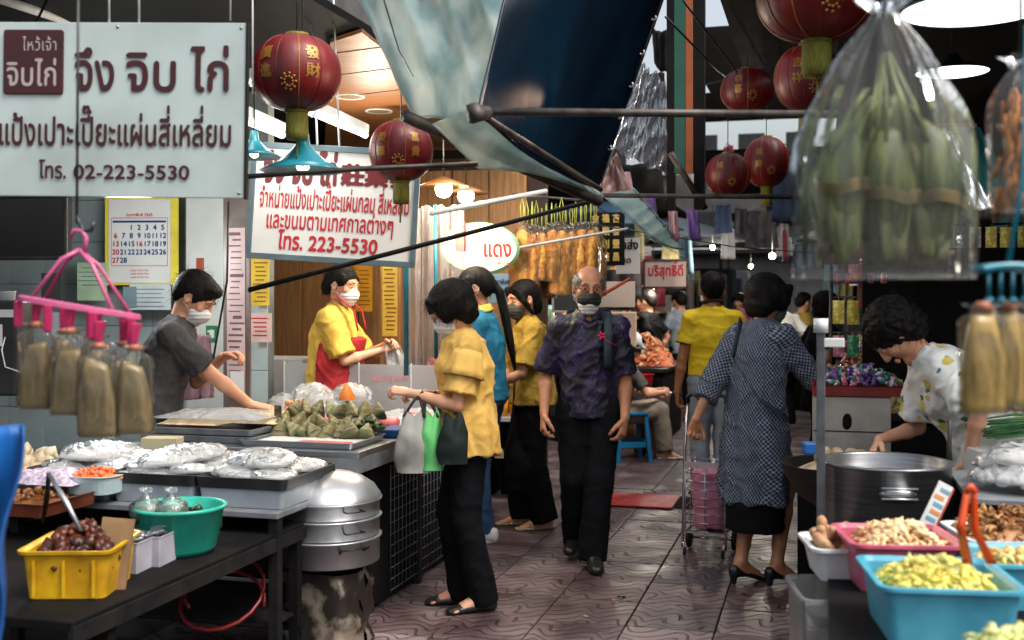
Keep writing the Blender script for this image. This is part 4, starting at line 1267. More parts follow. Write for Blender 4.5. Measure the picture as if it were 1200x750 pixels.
# walls on the left
def wall(name, label, t0, t1, s, z0, z1, m, th=.08):
    mb = MB(); mb.box((0, th / 2, (z0 + z1) / 2), (t1 - t0, th, z1 - z0))
    o = mb.build(name, m, loc=Q((t0 + t1) / 2, s, 0), rz=ROT); return tag(o, label, 'wall')
tw = TH('tiled_wall', 'pale tiled wall behind the young man on the left', 'wall', -5.0, 6.3)
mb = MB(); mb.box((0, .05, 1.4), (3.3, .08, 2.8)); mb.build('backing', GROUT, tw)
mb = MB(); mb.box((0, 0, 0), (.272, .012, .272)); tl0 = mb.build('tile', TILEW, tw, bevel=.003)
first = True
for i in range(12):
    for j in range(8):
        o = tl0 if first else tl0.copy()
        if not first: COL.objects.link(o); o.parent = tw
        first = False
        o.location = (-1.51 + i * .275, .004 + rr_.uniform(-.0015, .0015), .35 + j * .275)
# white pillar beside it
pc = R(240, 350, s=6.05); tp, sp = TS(pc)
pl = TH('pillar', 'white painted pillar behind the young man', 'pillar', tp, sp)
mb = MB(); mb.box((0, .15, 1.4), (.27, .3, 2.8)); mb.build('shaft', WHITEP, pl, bevel=.01)
mb = MB(); mb.box((.05, -.004, 1.275), (.075, .008, .10)); sg = mb.build('exit_sign', mat('green safety sign', lin((24, 120, 70)), rough=.5), pl)
mb = MB(); mb.box((.055, -.010, 1.275), (.03, .004, .05)); mb.box((.035, -.010, 1.29), (.02, .004, .012)); mb.build('symbol', PAPER, sg)
mb = MB(); mb.box((-.03, -.005, 1.66), (.05, .012, .16)); mb.build('wall_ornament', mat('red gold ornament', lin((160, 70, 40)), rough=.5), pl, bevel=.004)
# glass door edge with poster strip
pc = R(278, 350, s=5.7); tp, sp = TS(pc)
dp = TH('glass_door', 'narrow glass panel covered by a long pink printed notice', 'panel', tp, sp)
mb = MB(); mb.box((0, 0, 1.35), (.17, .02, 1.7)); mb.build('frame', mat('brown door frame', (.10, .075, .065), (.16, .12, .11), rough=.4), dp, bevel=.003)
mb = MB(); mb.box((.0, -.013, 1.42), (.115, .003, .95)); po = mb.build('notice', mat('pink notice paper', lin((196, 170, 168)), lin((176, 150, 150)), rough=.6), dp)
for i in range(26):
    mb = MB(); mb.box((random.uniform(-.01, .01), -.016, 1.86 - i * .034), (random.uniform(.05, .095), .001, random.uniform(.004, .012) if i % 7 else .018))
    mb.build('text_line', mat('notice print', lin((110, 74, 84)) if 1 else 0, rough=.7), po)
mb = MB(); mb.box((.03, -.0165, 1.06), (.03, .002, .03)); mb.build('qr_space', PAPER, po)
mb = MB(); mb.box((.01, -.018, 1.0), (.085, .004, .15)); mb.build('card', PAPER, po)
# wood panelled room behind the vendor
wp = TH('panelled_wall', 'light wood panelled wall behind the woman in red apron', 'wall', -3.35, 8.3)
x = -1.25
for i in range(9):
    w_ = .30 if i % 3 else .20
    mb = MB(); mb.box((x + w_ / 2, .02 - (.02 if i % 3 == 0 else 0), 1.25), (w_ - .008, .04, 2.5)); mb.build('panel', WOODP, wp, bevel=.004); x += w_
mb = MB(); mb.box((0, .08, 1.3), (2.6, .06, 2.6)); mb.build('backing', mat('dark wood backing', (.05, .03, .02), rough=.7), wp)
mb = MB(); mb.box((-.15, -.035, .96), (1.6, .02, .12)); mb.build('carved_rail', mat('red carved rail', lin((150, 96, 66)), lin((120, 60, 44)), scale=40, rough=.5, bump=.6, bscale=50), wp)
slab('floor', 'raised shop floor behind the left counter', -6.4, -3.15, 5.2, 9.0, .035, .07, DARKM)
slab('back_wall', 'black side wall far behind the left stalls', -6.6, -6.5, 2.5, 30, 1.5, 3.2, BLACKM)
o = slab('back_wall', 'black rear wall behind the right stalls', 3.4, 3.5, 2.5, 34, 1.6, 3.4, BLACKM)
for o in SC.objects:
    if o.name.startswith('back_wall'): o['category'] = 'wall'; del o['kind']
# wooden ceiling with round lamps
wc = thing('wood_ceiling', 'varnished wooden ceiling with round recessed lamps above second sign', 'ceiling', (0, 0, 2.765))
pol = [R(387, 50, z=2.765), R(424, 38, z=2.765), R(540, 128, z=2.765), R(560, 176, z=2.765), R(380, 176, z=2.765)]
n_ = 5
c0 = Vector((-.95, 7.2, 0))
for i in range(9):      # boards along the lane, clipped to the ceiling outline
    pass
mb = MB(); b = [Vector((p.x, p.y, 0)) for p in pol]
mb.add([tuple(p) for p in b] + [tuple(p + Vector((0, 0, .02))) for p in b], [(4, 3, 2, 1, 0), (5, 6, 7, 8, 9)] + [(i, (i + 1) % 5, 5 + (i + 1) % 5, 5 + i) for i in range(5)])
mb.build('boarding', WOODC, wc)
for px, py in ((410, 113), (444, 130)):
    p = R(px, py, z=2.765)
    mb = MB(); mb.lathe([(.075, -.004), (.092, -.006), (.095, -.001)], (p.x, p.y, 0), 24); mb.build('lamp_ring', WHITEP, wc)
    mb = MB(); mb.lathe([(.0, -.003), (.072, -.003)], (p.x, p.y, 0), 20); mb.build('lamp_glass', mat('dull lamp glass', (.25, .2, .15), rough=.3), wc)
for i in range(3):
    a = R(392, 62 + i * 26, z=2.765); b_ = R(470 + i * 20, 52 + i * 24, z=2.765)
    mb = MB(); mb.tube([(a.x, a.y, -.001), (b_.x, b_.y, -.001)], .003, 4); mb.build('board_joint', BLACKM, wc)
# ------------------------------------------------------------------ left stalls
def stall_legs(th, pts, h, m=DARKM, r_=.02):
    for x, y in pts:
        mb = MB(); mb.box((x, y, h / 2), (r_ * 2, r_ * 2, h)); mb.build('leg', m, th)
# second counter (dumplings)
ct = TH('market_counter', 'steel topped dumpling counter with wire mesh side by the lane', 'counter', -2.0, 4.62)
mb = MB(); mb.box((-.60, .85, .785), (1.20, 1.70, .030)); mb.build('counter_top', STEEL, ct, bevel=.004)
mb = MB(); mb.box((-.60, .012, .735), (1.19, .02, .075)); mb.build('front_apron', GALV, ct, bevel=.002)
mb = MB(); mb.box((-.012, .85, .735), (.02, 1.66, .07)); mb.build('side_apron', GALV, ct, bevel=.002)
stall_legs(ct, [(-.04, .05), (-1.15, .05), (-.04, 1.65), (-1.15, 1.65), (-.04, .85)], .77)
mb = MB()
for i in range(12): mb.tube([(-.03, .45, .06 + i * .055), (-.03, 1.66, .06 + i * .055)], .0022, 4)
for i in range(24): mb.tube([(-.028, .45 + i * .0526, .05), (-.028, .45 + i * .0526, .68)], .0022, 4)
tag(mb.build('wire_mesh', mat('grey wire', (.16, .17, .18), (.09, .09, .1), rough=.5, metal=.6, bump=0), ct), kind='stuff')
mb = MB(); mb.box((-.60, .9, .35), (1.1, 1.3, .66)); mb.build('cabinet', BLACKM, ct, bevel=.01)
mb = MB(); mb.box((-.62, .10, .16), (1.0, .02, .012)); mb.build('crossbar', GALV, ct)

# clear screen at the far end of the counter
scn = TH('counter_screen', 'low clear plastic screen standing at the far end of dumpling counter', 'screen', -2.62, 6.28, .80)
FILM = film('clear acrylic', tint=(.93, .95, .95), alpha=.02, bump=.25, bscale=4, rough=.12, milky=.78, mcol=(.78, .78, .78))
for i, (x0, x1) in enumerate(((-.60, -.10), (-.10, .24), (.24, .60))):
    mb = MB(); mb.box(((x0 + x1) / 2, 0, .145), (x1 - x0 - .006, .004, .29)); mb.build('pane', FILM, scn)
for x in (-.60, -.10, .24, .60):
    mb = MB(); mb.box((x, 0, .15), (.008, .012, .30)); mb.build('upright', WHITEPL, scn)
letters('ขอบคุณค่ะ', .06, .02, mat('faint pink print', lin((220, 150, 150)), rough=.8), scn, 'faint_writing', (-.02, -.006, .19), res=16)

def tray_obj(name, label, t, s, z, w, l, h, m, group=None, rz=0, prof=None, cat='tray', rad=.02, inner=None):
    th = TH(name, label, cat, t, s, z, group, rz)
    mb = MB(); rrect(mb, prof or trayprof(h), w, l, rad); mb.build('pan', m, th)
    if inner: mb = MB(); mb.box((0, 0, inner[1]), (w - .03, l - .03, .004)); mb.build('liner', inner[0], th)
    return th
PILLOWS = []
def pillow_bag(name, label, c, w, l, h, seed, m, group=None, rot=(0, 0, 0), cat='plastic bag', fill=None):
    """one knotted or folded bag lying down: crumpled pillow with flattened ends"""
    mb = MB()
    def fn(u, v):
        a = u * 6.2832; e = math.sin(min(max(v, 0), 1) * math.pi) ** .45
        tail = 1 if v < .86 else 1 - (v - .86) * 1.5
        x = w / 2 * e * math.cos(a) * tail; z = h / 2 * e * math.sin(a); y = (v - .5) * l
        q = float(snoise(np.float64(x + .01), np.float64(y), np.float64(z), 26, seed, 3)); q2 = 1 - abs(float(snoise(np.float64(x), np.float64(y * 1.4), np.float64(z), 40, seed + 3, 2))) * 2.4
        f_ = 1 + .18 * q + .24 * max(q2, 0)
        return Vector((x * f_, y, max(z * f_ * (1.0 if z > 0 else .45), -h * .3) + h * .28))
    mb.grid(40, 30, fn)
    o = mb.build(name, m); o.location = c; o.rotation_euler = (rot[0], rot[1], rot[2] + ROT); tag(o, label, cat, group)
    if fill is not None:
        mb = MB(); mb.grid(18, 12, lambda u, v: Vector((w * .40 * math.sin(v * math.pi) ** .4 * math.cos(u * 6.2832), (v - .5) * l * .80, h * .36 * math.sin(v * math.pi) ** .4 * math.sin(u * 6.2832) * (1 if math.sin(u * 6.28) > 0 else .4) + h * .27)))
        mb.build('filling', fill, o)
    return o
# steel trays stacked at the left of the counter
for i in range(2):
    tray_obj('metal_tray', ['lower', 'upper'][i] + ' of two shallow steel trays stacked below the flat dough sheets', -2.90 + .01 * i, 4.93, .802 + i * .035, .62 - .03 * i, .42, .028, GALV, 'stacked trays on the counter')
DOUGH = mat('pale dough', lin((232, 208, 170)), lin((210, 180, 140)), scale=14, rough=.7, bump=.4, bscale=50)
def mound(name, label, cat, c, r_, m, n=60, sz=.02, flat=.5, seed=1, jit=.25, group=None, spread=None, rz=0):
    """heap of many small lumps, one object"""
    rd = random.Random(seed); mb = MB()
    for i in range(n):
        a = rd.uniform(0, 6.283); q = math.sqrt(rd.random())
        x, y = r_[0] * q * math.cos(a), r_[1] * q * math.sin(a)
        z = r_[2] * (1 - q * q) * rd.uniform(.5, 1)
        s_ = sz * rd.uniform(.6, 1.3)
        mb.blob((x, y, z + s_ * .2), (s_, s_ * rd.uniform(.6, 1), s_ * flat), 1, jit)
    mb.lathe([(1.0, 0), (.8, .45), (.4, .8), (.01, .95)], n=16, M=Matrix.Diagonal((r_[0] * .95, r_[1] * .95, r_[2] * .8, 1)))
    o = mb.build(name, m, loc=c, rz=ROT + rz)
    return tag(o, label, cat, group, 'stuff' if cat is None else None)
def noise_sheet(name, label, cat, c, w, l, h, m, seed=1, f=9, n=34, edge=.25, rz=0, solid=.002, parent=None, zb=0):
    """crumpled sheet / heaped surface"""
    mb = MB()
    def fn(u, v):
        x, y = (u - .5) * w, (v - .5) * l
        e = min(u, 1 - u, v, 1 - v) / edge; e = min(1, e); e = e * e * (3 - 2 * e)
        q = float(snoise(np.float64(x), np.float64(y), np.float64(.3), f, seed, 3)); q2 = 1 - abs(float(snoise(np.float64(x * 1.2), np.float64(y), np.float64(.8), f * 2, seed + 4, 2))) * 2.2
        return Vector((x + q * .02, y + q2 * .01, zb + h * e * (.62 + .28 * q + .22 * max(q2, 0)) + .004))
    mb.grid(n, n, fn)
    o = mb.build(name, m, parent, solid=solid)
    if parent is None: o.location = c; o.rotation_euler = (0, 0, ROT + rz); tag(o, label, cat)
    return o
CLEARB = film('clear bag film', tint=(.95, .97, .98), alpha=.0, ior=1.10, bump=1.0, bscale=17, rough=.3, milky=.58, mcol=(.80, .81, .82))
noise_sheet('dough_sheets', 'flat pale spring roll dough sheets under plastic on the steel trays', 'dough', Q(-2.98, 4.93, .872), .34, .32, .045, DOUGH, 3, 14)
noise_sheet('dough_sheets', 'flat pale dough sheets heaped near the hand of the young man', 'dough', Q(-2.72, 5.05, .872), .30, .30, .055, DOUGH, 8, 14)
noise_sheet('plastic_sheet', 'thin clear plastic laid over the dough sheets', 'plastic', Q(-2.9, 4.95, .90), .60, .34, .04, CLEARB, 8, 12)
mound('noodle_heap', 'peach coloured dough strips heaped behind the steel trays', 'food', Q(-2.78, 5.55, .80), (.16, .12, .13), mat('peach dough strips', lin((226, 176, 128)), lin((204, 148, 104)), scale=20, rough=.7, bump=.3), 80, .02, .5, 4)
# zongzi tray
tz = tray_obj('display_tray', 'wide white tray of leaf wrapped dumplings at the counter front', -2.34, 4.86, .802, .58, .40, .026, STEEL, inner=(PAPER, .012))
mb = MB(); mb.box((.10, -.12, .016), (.26, .13, .004)); mb.build('pink_liner', mat('pink liner', lin((226, 120, 120)), lin((206, 90, 96)), scale=12, rough=.6), tz)
LEAFB = mat('dried bamboo leaf', lin((168, 156, 112)), lin((92, 98, 58)), scale=9, rough=.6, bump=.4, bscale=50, stretch=(1, 1, 5), orand=.35)
LEAFG = mat('dark green leaf', lin((60, 78, 40)), lin((34, 50, 28)), scale=9, rough=.5, bump=.4, bscale=50, stretch=(1, 1, 5))
STRING = mat('straw string', lin((196, 180, 140)), rough=.8)
def parcel(m):
    """pyramid dumpling wrapped in leaves, tied with string"""
    mb = MB(); n = 40
    V = [Vector((.055, 0, -.03)), Vector((-.035, .045, -.028)), Vector((-.035, -.045, -.028)), Vector((0, 0, .062))]
    vs, fs = ICO[3]
    out = []
    for v in vs:
        p = Vector(v); best = None
        w = [max(0, p.dot(q.normalized())) ** 2.0 + .02 for q in V]; t = sum(w) + 1e-6
        c = sum((q * (a / t) for q, a in zip(V, w)), Vector())
        out.append(c * .80 + p * .014 + p * random.uniform(-.0012, .0012))
    mb.add(out, fs, True)
    return mb
base = None
rd = random.Random(5)
spots = []
for i in range(24):
    row = i // 8; k = i % 8
    spots.append((-2.575 + k * .066 + rd.uniform(-.01, .01), 4.955 + row * .085 + rd.uniform(-.015, .015), .845 + row * .026 + (0.03 if row == 2 else 0)))
where = ['front row', 'middle row', 'back row']
for i, (t, s, z) in enumerate(spots):
    lab = 'leaf wrapped dumpling in the %s of the tray, %s from the left' % (where[i // 8], ['first', 'second', 'third', 'fourth', 'fifth', 'sixth', 'seventh', 'eighth'][i % 8])
    if base is None:
        base = thing('dumpling', lab, 'dumpling', Q(t, s, z), ROT, 'leaf wrapped dumplings on the counter')
        parcel(LEAFB).build('wrapper', LEAFB, base)
        mb = MB(); mb.tube([(.030 * math.cos(a) - .004, .030 * math.sin(a), .004 + .004 * math.sin(a * 2)) for a in [j * .628 for j in range(10)]], .0018, 4, closed=True)
        mb.build('string', STRING, base)
    else:
        o = dup(base, Q(t, s, z), label=lab, rot=(rd.uniform(-.6, .6), rd.uniform(-.6, .6), rd.uniform(0, 6.28)), scale=rd.uniform(.85, 1.12))
        if i in (3, 5, 10, 14, 15, 19, 20, 22): o.children[0].material_slots[0].link = 'OBJECT'; o.children[0].material_slots[0].material = LEAFG
def leaf_bunch(label, t, s, z, r_, m=LEAFG, n=26, seed=2):
    th = TH('leaf_bunch', label, 'vegetables', t, s, z, 'green bunches on the counter')
    rd = random.Random(seed)
    for i in range(n):
        mb = MB(); a = rd.uniform(0, 6.28); el = rd.uniform(.1, 1.3); L = r_ * rd.uniform(.7, 1.1)
        d = Vector((math.cos(a) * math.cos(el), math.sin(a) * math.cos(el), math.sin(el))); sdv = d.cross(Vector((0, 0, 1))).normalized()
        w = r_ * .36
        mb.grid(4, 3, lambda u, v: d * L * (.15 + .85 * u) + sdv * (v - .5) * 2 * w * math.sin(math.pi * min(1, u * .86 + .12)) + Vector((0, 0, .02 * math.sin(u * 3) - .015 * abs(v - .5))))
        mb.build('leaf', m, th, solid=.0015)
    return th
leaf_bunch('round dark green leafy bundle on top of the dumplings', -2.30, 5.17, .885, .085)
leaf_bunch('dark green leaf bundle at the right end of dumplings', -2.12, 5.03, .845, .07, seed=6)
mb = MB(); mb.lathe([(.045, 0), (.038, .03), (.022, .06), (.004, .085)], n=5); o = mb.build('orange_cone', mat('orange peel', lin((226, 128, 30)), lin((200, 100, 20)), rough=.5), loc=Q(-2.33, 5.22, .975)); tag(o, 'small orange paper cone on top of green bundle', 'cone')
PINKP = mat('red pink packaging', lin((224, 84, 92)), lin((236, 140, 140)), scale=16, rough=.35, bump=.2)
for i, (t, s, w, lab) in enumerate(((-2.62, 5.5, .20, 'red pink packet behind the dumplings on the left'), (-2.22, 5.45, .16, 'rolled red pink packet right of the green bundle'), (-2.14, 5.75, .14, 'small pink packet near the clear screen'))):
    mb = MB(); mb.tube([(-w / 2, 0, .03), (-w / 2 + .01, 0, .032), (w / 2 - .01, .01, .032), (w / 2, .01, .03)], [.02, .032, .032, .02], 14)
    tag(mb.build('packet', PINKP, loc=Q(t, s, .803), rz=ROT), lab, 'packet', 'pink packets on the counter')
for j in range(4): pillow_bag('plastic_bag', 'crumpled white plastic bag before the clear screen, %s from the left' % ['first', 'second', 'third', 'fourth'][j], Q(-3.02 + j * .13, 5.92 + .05 * (j % 2), .80 + .06 * (j % 2)), .22, .26, .16, 90 + j, CLEARB, 'white plastic bags before the screen', (.3, 0, j * 1.1))
noise_sheet('plastic_bags', 'thin white packaging spread over the right of the counter', 'plastic bag', Q(-2.22, 5.80, .80), .42, .6, .07, CLEARB, 21, 13)
mb = MB(); mb.box((0, 0, .02), (.11, .20, .04)); tag(mb.build('blue_box', mat('blue plastic', lin((28, 96, 160)), lin((20, 76, 136)), rough=.4), bevel=.006, loc=Q(-2.07, 5.22, .802), rz=ROT), 'flat blue box at the lane edge of dumpling counter', 'box')
mb = MB(); mb.box((0, 0, .05), (.05, .006, .10)); o = mb.build('price_card', mat('photo card', lin((120, 110, 70)), lin((50, 46, 34)), scale=30, rough=.5, edge=(.45, .55)), loc=Q(-2.60, 5.0, .86), rz=ROT - .4); tag(o, 'small picture card standing in the dumplings', 'card')

# tray bank in front of it
tb = TH('tray_table', 'low dark table holding the black trays of bagged noodles', 'table', -2.03, 3.9)
mb = MB(); mb.box((-.85, .30, .645), (1.7, .60, .025)); mb.build('table_top', GALV, tb, bevel=.004)
stall_legs(tb, [(-.03, .04), (-.03, .56), (-1.6, .04), (-1.6, .56)], .63)
mb = MB(); mb.box((-.8, .3, .20), (1.5, .5, .012)); mb.build('lower_shelf', DARKM, tb)
BLKTRAY = mat('black tray plastic', (.018, .019, .021), (.03, .03, .032), scale=8, rough=.4, bump=.1)
GREYBOX = mat('translucent grey box', (.34, .38, .42), (.26, .30, .34), scale=6, rough=.35, bump=.1, spec=.6)
trs = []
for i, (t, s, w, l) in enumerate(((-2.22, 4.18, .38, .46), (-2.62, 4.18, .38, .46), (-3.02, 4.18, .38, .46))):
    th = tray_obj('goods_tray', ['right', 'middle', 'left'][i] + ' of three black rimmed grey trays holding plastic bags', t, s, .66, w, l, .085, GREYBOX, 'black rimmed trays', rad=.02)
    mb = MB(); rrect(mb, [(.004, .075), (.012, .115), (.014, .12), (.006, .12), (-.006, .085)], w, l, .02, cap=False); mb.build('rim', BLKTRAY, th)
    noise_sheet('inner', '', '', None, w - .02, l - .02, .02, PAPER, i, 9, 10, parent=th, zb=.07)
NOOD = mat('white rice noodles', (.72, .70, .66), (.60, .58, .54), scale=30, rough=.7, bump=.5, bscale=60, stretch=(1, 6, 1))
rb_ = random.Random(17)
for ti, (t0, nm) in enumerate(((-2.24, 'right'), (-2.62, 'middle'), (-3.02, 'left'))):
    for j, (dt, ds, dz, w_, wd) in enumerate(((-.08, -.08, 0, .16, 'front left'), (.08, -.07, 0, .15, 'front right'), (-.07, .10, .02, .17, 'back left'), (.08, .10, .015, .16, 'back right'), (0, .0, .055, .19, 'topmost'))):
        pillow_bag('noodle_bag', 'clear bag of white noodles, %s one in the %s black rimmed tray' % (wd, nm), Q(t0 + dt, 4.18 + ds, .752 + dz * .8), w_ * 1.15, .33 + .08 * (j == 4), .060 + .02 * (j == 4), 31 + ti * 7 + j, CLEARB, 'noodle bags in the black rimmed trays', (rb_.uniform(-.12, .12), rb_.uniform(-.15, .15), rb_.uniform(-1.3, 1.3)), 'bag', NOOD)

# row behind: brown tray, mushrooms, sauce bottle, chillies
BRTRAY = mat('brown lacquer tray', lin((120, 62, 40)), lin((88, 42, 28)), scale=8, rough=.4)
bt = TH('side_table', 'dark table at the far left under the food trays', 'table', -3.2, 3.7); mb = MB(); mb.box((-.28, .28, .645), (.9, .62, .025)); mb.build('table_top', DARKM, bt)
stall_legs(bt, [(.14, .0), (-.7, .0), (.14, .56), (-.7, .56)], .63)
tray_obj('food_tray', 'terracotta brown tray left of the black trays', -3.02, 3.70, .665, .42, .34, .05, BRTRAY, inner=(mat('dark sauce', lin((96, 60, 34)), lin((60, 36, 20)), scale=20, rough=.2), .03))
tag(mound('sauced_food', 'brown glistening food pieces in the terracotta tray', 'food', Q(-3.0, 3.72, .69), (.16, .12, .04), mat('brown glazed food', lin((150, 100, 56)), lin((90, 52, 26)), scale=18, rough=.25), 50, .018, .6, 9), kind='stuff')
mound('mushroom_heap', 'white mushrooms in a bag at the far left', None, Q(-3.42, 4.20, .70), (.26, .16, .12), mat('white mushroom', lin((226, 214, 190)), lin((196, 170, 130)), scale=12, rough=.6, bump=.3), 70, .035, .8, 10)
tray_obj('bowl', 'pale blue bowl holding orange chillies', -2.86, 3.92, .70, .22, .18, .07, mat('pale blue bowl', lin((190, 214, 218)), rough=.3), rad=.06, cat='bowl')
mound('orange_chillies', 'bright orange chopped chillies in the pale bowl', None, Q(-2.86, 3.92, .755), (.11, .08, .045), mat('orange chilli', lin((232, 88, 44)), lin((240, 140, 90)), scale=30, rough=.4), 80, .013, .6, 11)
noise_sheet('net_bag', 'lilac net bag stretched over food beside the sauce bottle', 'bag', Q(-3.05, 3.85, .74), .34, .18, .06, mat('lilac net', lin((170, 150, 178)), lin((206, 196, 206)), scale=60, rough=.6, edge=(.45, .52)), 41, 14)
mb = MB(); mb.box((0, 0, .09), (.17, .10, .18)); tag(mb.build('carton', mat('beige card', lin((206, 196, 160)), lin((190, 178, 140)), scale=3, rough=.8), bevel=.003, loc=Q(-2.98, 4.58, .66), rz=ROT + .2), 'plain beige carton standing behind the net bag', 'box')
bo = TH('sauce_bottle', 'glass sauce bottle with wide white cap and amber liquid', 'bottle', -3.14, 3.60, .70)
GLASSM = film('bottle glass', tint=(.94, .96, .94), alpha=.08, bump=.02, rough=.03)
mb = MB(); mb.lathe([(.0, 0), (.042, .0), (.046, .01), (.046, .10), (.040, .13), (.018, .17), (.016, .215)], n=24); mb.build('glass', GLASSM, bo)
mb = MB(); mb.lathe([(.0, .004), (.041, .004), (.043, .012), (.042, .10), (.036, .125), (.0, .126)], n=24); mb.build('liquid', mat('amber sauce', lin((176, 96, 30)), lin((140, 66, 16)), rough=.1, bump=0), bo)
mb = MB(); mb.lathe([(.0, .242), (.055, .242), (.06, .236), (.06, .226), (.022, .222), (.018, .20), (.0, .20)], n=24); mb.build('cap', WHITEPL, bo)

# lower shelf by the lane: yellow crate, basin, cartons
ls = TH('low_shelf', 'low black shelf in front carrying the yellow crate and green basin', 'shelf', -2.05, 2.7)
mb = MB(); mb.box((-.55, .75, .555), (1.1, 1.5, .03)); mb.build('shelf_board', BLACKM, ls, bevel=.004)
mb = MB(); mb.box((-.002, .75, .53), (.02, 1.5, .05)); mb.build('shelf_edge', DARKM, ls)
stall_legs(ls, [(-.03, .2), (-.03, 1.45), (-1.0, .2), (-1.0, 1.45)], .54, BLACKM)
for yy in (.2, 1.45):
    mb = MB(); mb.box((-.5, yy, .14), (1.0, .025, .025)); mb.build('rail', BLACKM, ls)
YCR = mat('yellow crate plastic', lin((222, 176, 30)), lin((176, 130, 22)), scale=9, rough=.38, bump=.08)
yc = R(66, 700, z=.572); t_, s_ = TS(yc)
yt = TH('food_crate', 'yellow plastic crate full of dark braised meat', 'crate', t_, s_ + .12, .572, rz=.30)
mb = MB(); rrect(mb, [(-.018, 0), (-.004, .135), (.010, .14), (.012, .150), (.0, .150), (-.008, .142), (-.02, .01)], .27, .30, .03); mb.build('tub', YCR, yt)
for x in (-.09, 0, .09):
    mb = MB(); mb.box((x, -.1505, .065), (.008, .008, .11)); mb.build('rib', YCR, yt)
tag(mound('braised_meat', 'dark reddish braised meat heaped in the yellow crate', 'food', yt.location + Vector((0, 0, .09)), (.125, .14, .11), mat('dark braised meat', lin((88, 38, 22)), lin((44, 22, 16)), scale=14, rough=.4, bump=.6), 190, .022, .6, 12, jit=.5, rz=.3), kind='stuff')
tg = R(60, 620, d=3.3); t_, s_ = TS(tg)
tn = thing('tongs', 'steel tongs standing open in the braised meat', 'tongs', yt.location + Vector((.02, 0, .16)), 0)
a, b1, b2 = R(57, 555, d=3.28), R(95, 622, d=3.2), R(50, 612, d=3.36)
for q in (b1, b2):
    mb = MB(); base_ = yt.location + Vector((.02, 0, .16)); mb.tube([a - base_, a.lerp(q, .5) - base_ + Vector((.004, 0, 0)), q - base_], [.007, .009, .006], 6); mb.build('arm', STEEL if q is b1 else DARKM, tn)
BASIN = mat('sea green plastic', lin((44, 176, 152)), lin((34, 140, 122)), scale=7, rough=.35, bump=.04)
bc = R(188, 655, z=.572); t_, s_ = TS(bc)
bs = TH('basin', 'round sea green plastic basin holding two knotted clear bags', 'basin', t_, s_ + .12, .572)
mb = MB(); mb.lathe([(.0, 0), (.115, .0), (.130, .02), (.158, .155), (.168, .160), (.170, .170), (.160, .172), (.150, .162), (.124, .022), (.0, .012)], n=40); mb.build('bowl', BASIN, bs)
tag(mound('dark_greens', 'dark pickled greens in the sea green basin', 'food', bs.location + Vector((.02, .03, .06)), (.125, .12, .10), mat('dark pickled greens', (.012, .022, .012), (.03, .05, .02), scale=24, rough=.3), 90, .02, .4, 13), kind='stuff')
BAGF = film('bag film', tint=(.93, .96, .96), alpha=.12, bump=.8, bscale=26, rough=.08, milky=.12, mcol=(.8, .84, .84))
for i, (px, dx) in enumerate(((124, -.10), (160, -.01))):
    o = thing('knotted_bag', ['left', 'right'][i] + ' knotted clear bag of dark greens in the basin', 'bag', bs.location + Vector((dx, -.06, .12)), 0, 'knotted bags in the basin')
    mb = MB(); mb.lathe([(.0, 0), (.045, .0), (.060, .03), (.055, .065), (.020, .088), (.012, .098), (.024, .120)], n=22, rfun=lambda a, z: 1 + .10 * math.sin(a * 9 + z * 40) * (z / .1)); mb.build('film', BAGF, o)
    mb = MB(); mb.lathe([(.0, .003), (.042, .003), (.056, .03), (.045, .055), (.0, .060)], n=18); mb.build('filling', mat('green leaf filling', lin((44, 76, 54)), lin((90, 120, 90)), scale=30, rough=.5), o)
CARD = mat('brown cardboard', lin((142, 112, 78)), lin((112, 86, 58)), scale=6, rough=.85, bump=.15)
p = R(128, 690, z=.572); t_, s_ = TS(p)
mb = MB(); mb.box((0, 0, .11), (.10, .012, .22)); o = mb.build('cardboard_flap', CARD, loc=Q(t_, s_, .572)); o.rotation_euler = (-.15, .10, ROT + .35); tag(o, 'piece of brown cardboard standing beside yellow crate', 'cardboard')
for i, px in enumerate((146, 173)):
    p = R(px, 672 - i * 8, z=.572); t_, s_ = TS(p)
    o = TH('foil_box', ['left', 'right'][i] + ' small grey box of foil packets before the basin', 'box', t_, s_ + .06, .572, 'grey boxes by the basin', rz=.1)
    mb = MB(); rrect(mb, trayprof(.10, .003, .004, .002), .085, .13, .006); mb.build('box', mat('pale lilac box', lin((176, 172, 182)), lin((150, 148, 160)), rough=.5), o)
    for j in range(6):
        mb = MB(); mb.box((random.uniform(-.02, .02), random.uniform(-.05, .05), .10 + j * .004), (.05, .04, .006), rot=(random.uniform(-.4, .4), random.uniform(-.4, .4), random.uniform(0, 3))); mb.build('packet', mat('foil', (.6, .6, .64), (.3, .3, .34), scale=20, rough=.2, metal=.9), o)

# steamer on its stove
sp = R(392, 662, d=4.78); t_, s_ = TS(sp)
stv = TH('stove', 'battered tin clad stove under the big steamer', 'stove', t_ - .03, s_, 0); stv.scale = (1, 1, 1.12)
mb = MB(); mb.grid(24, 12, lambda u, v: Vector(((.165 + .012 * math.sin(u * 31 + v * 9) + .010 * math.sin(v * 17 + u * 8)) * math.copysign(abs(math.cos(u * 6.283)) ** .55, math.cos(u * 6.283)), (.165 + .012 * math.sin(u * 23)) * math.copysign(abs(math.sin(u * 6.283)) ** .55, math.sin(u * 6.283)), v * .30)))
mb.build('tin_cladding', mat('blackened tin', (.05, .04, .035), (.42, .36, .28), scale=9, rough=.4, metal=.6, bump=.8, bscale=14, edge=(.5, .62)), stv)
mb = MB(); mb.lathe([(.0, .30), (.15, .30), (.16, .315), (.12, .325), (.0, .325)], n=24); mb.build('burner', BLACKM, stv)
st = TH('steamer_pot', 'three tier aluminium steamer with domed lid by the counter', 'steamer', t_ - .03, s_, .365); st.scale = (1.09, 1.09, .83)
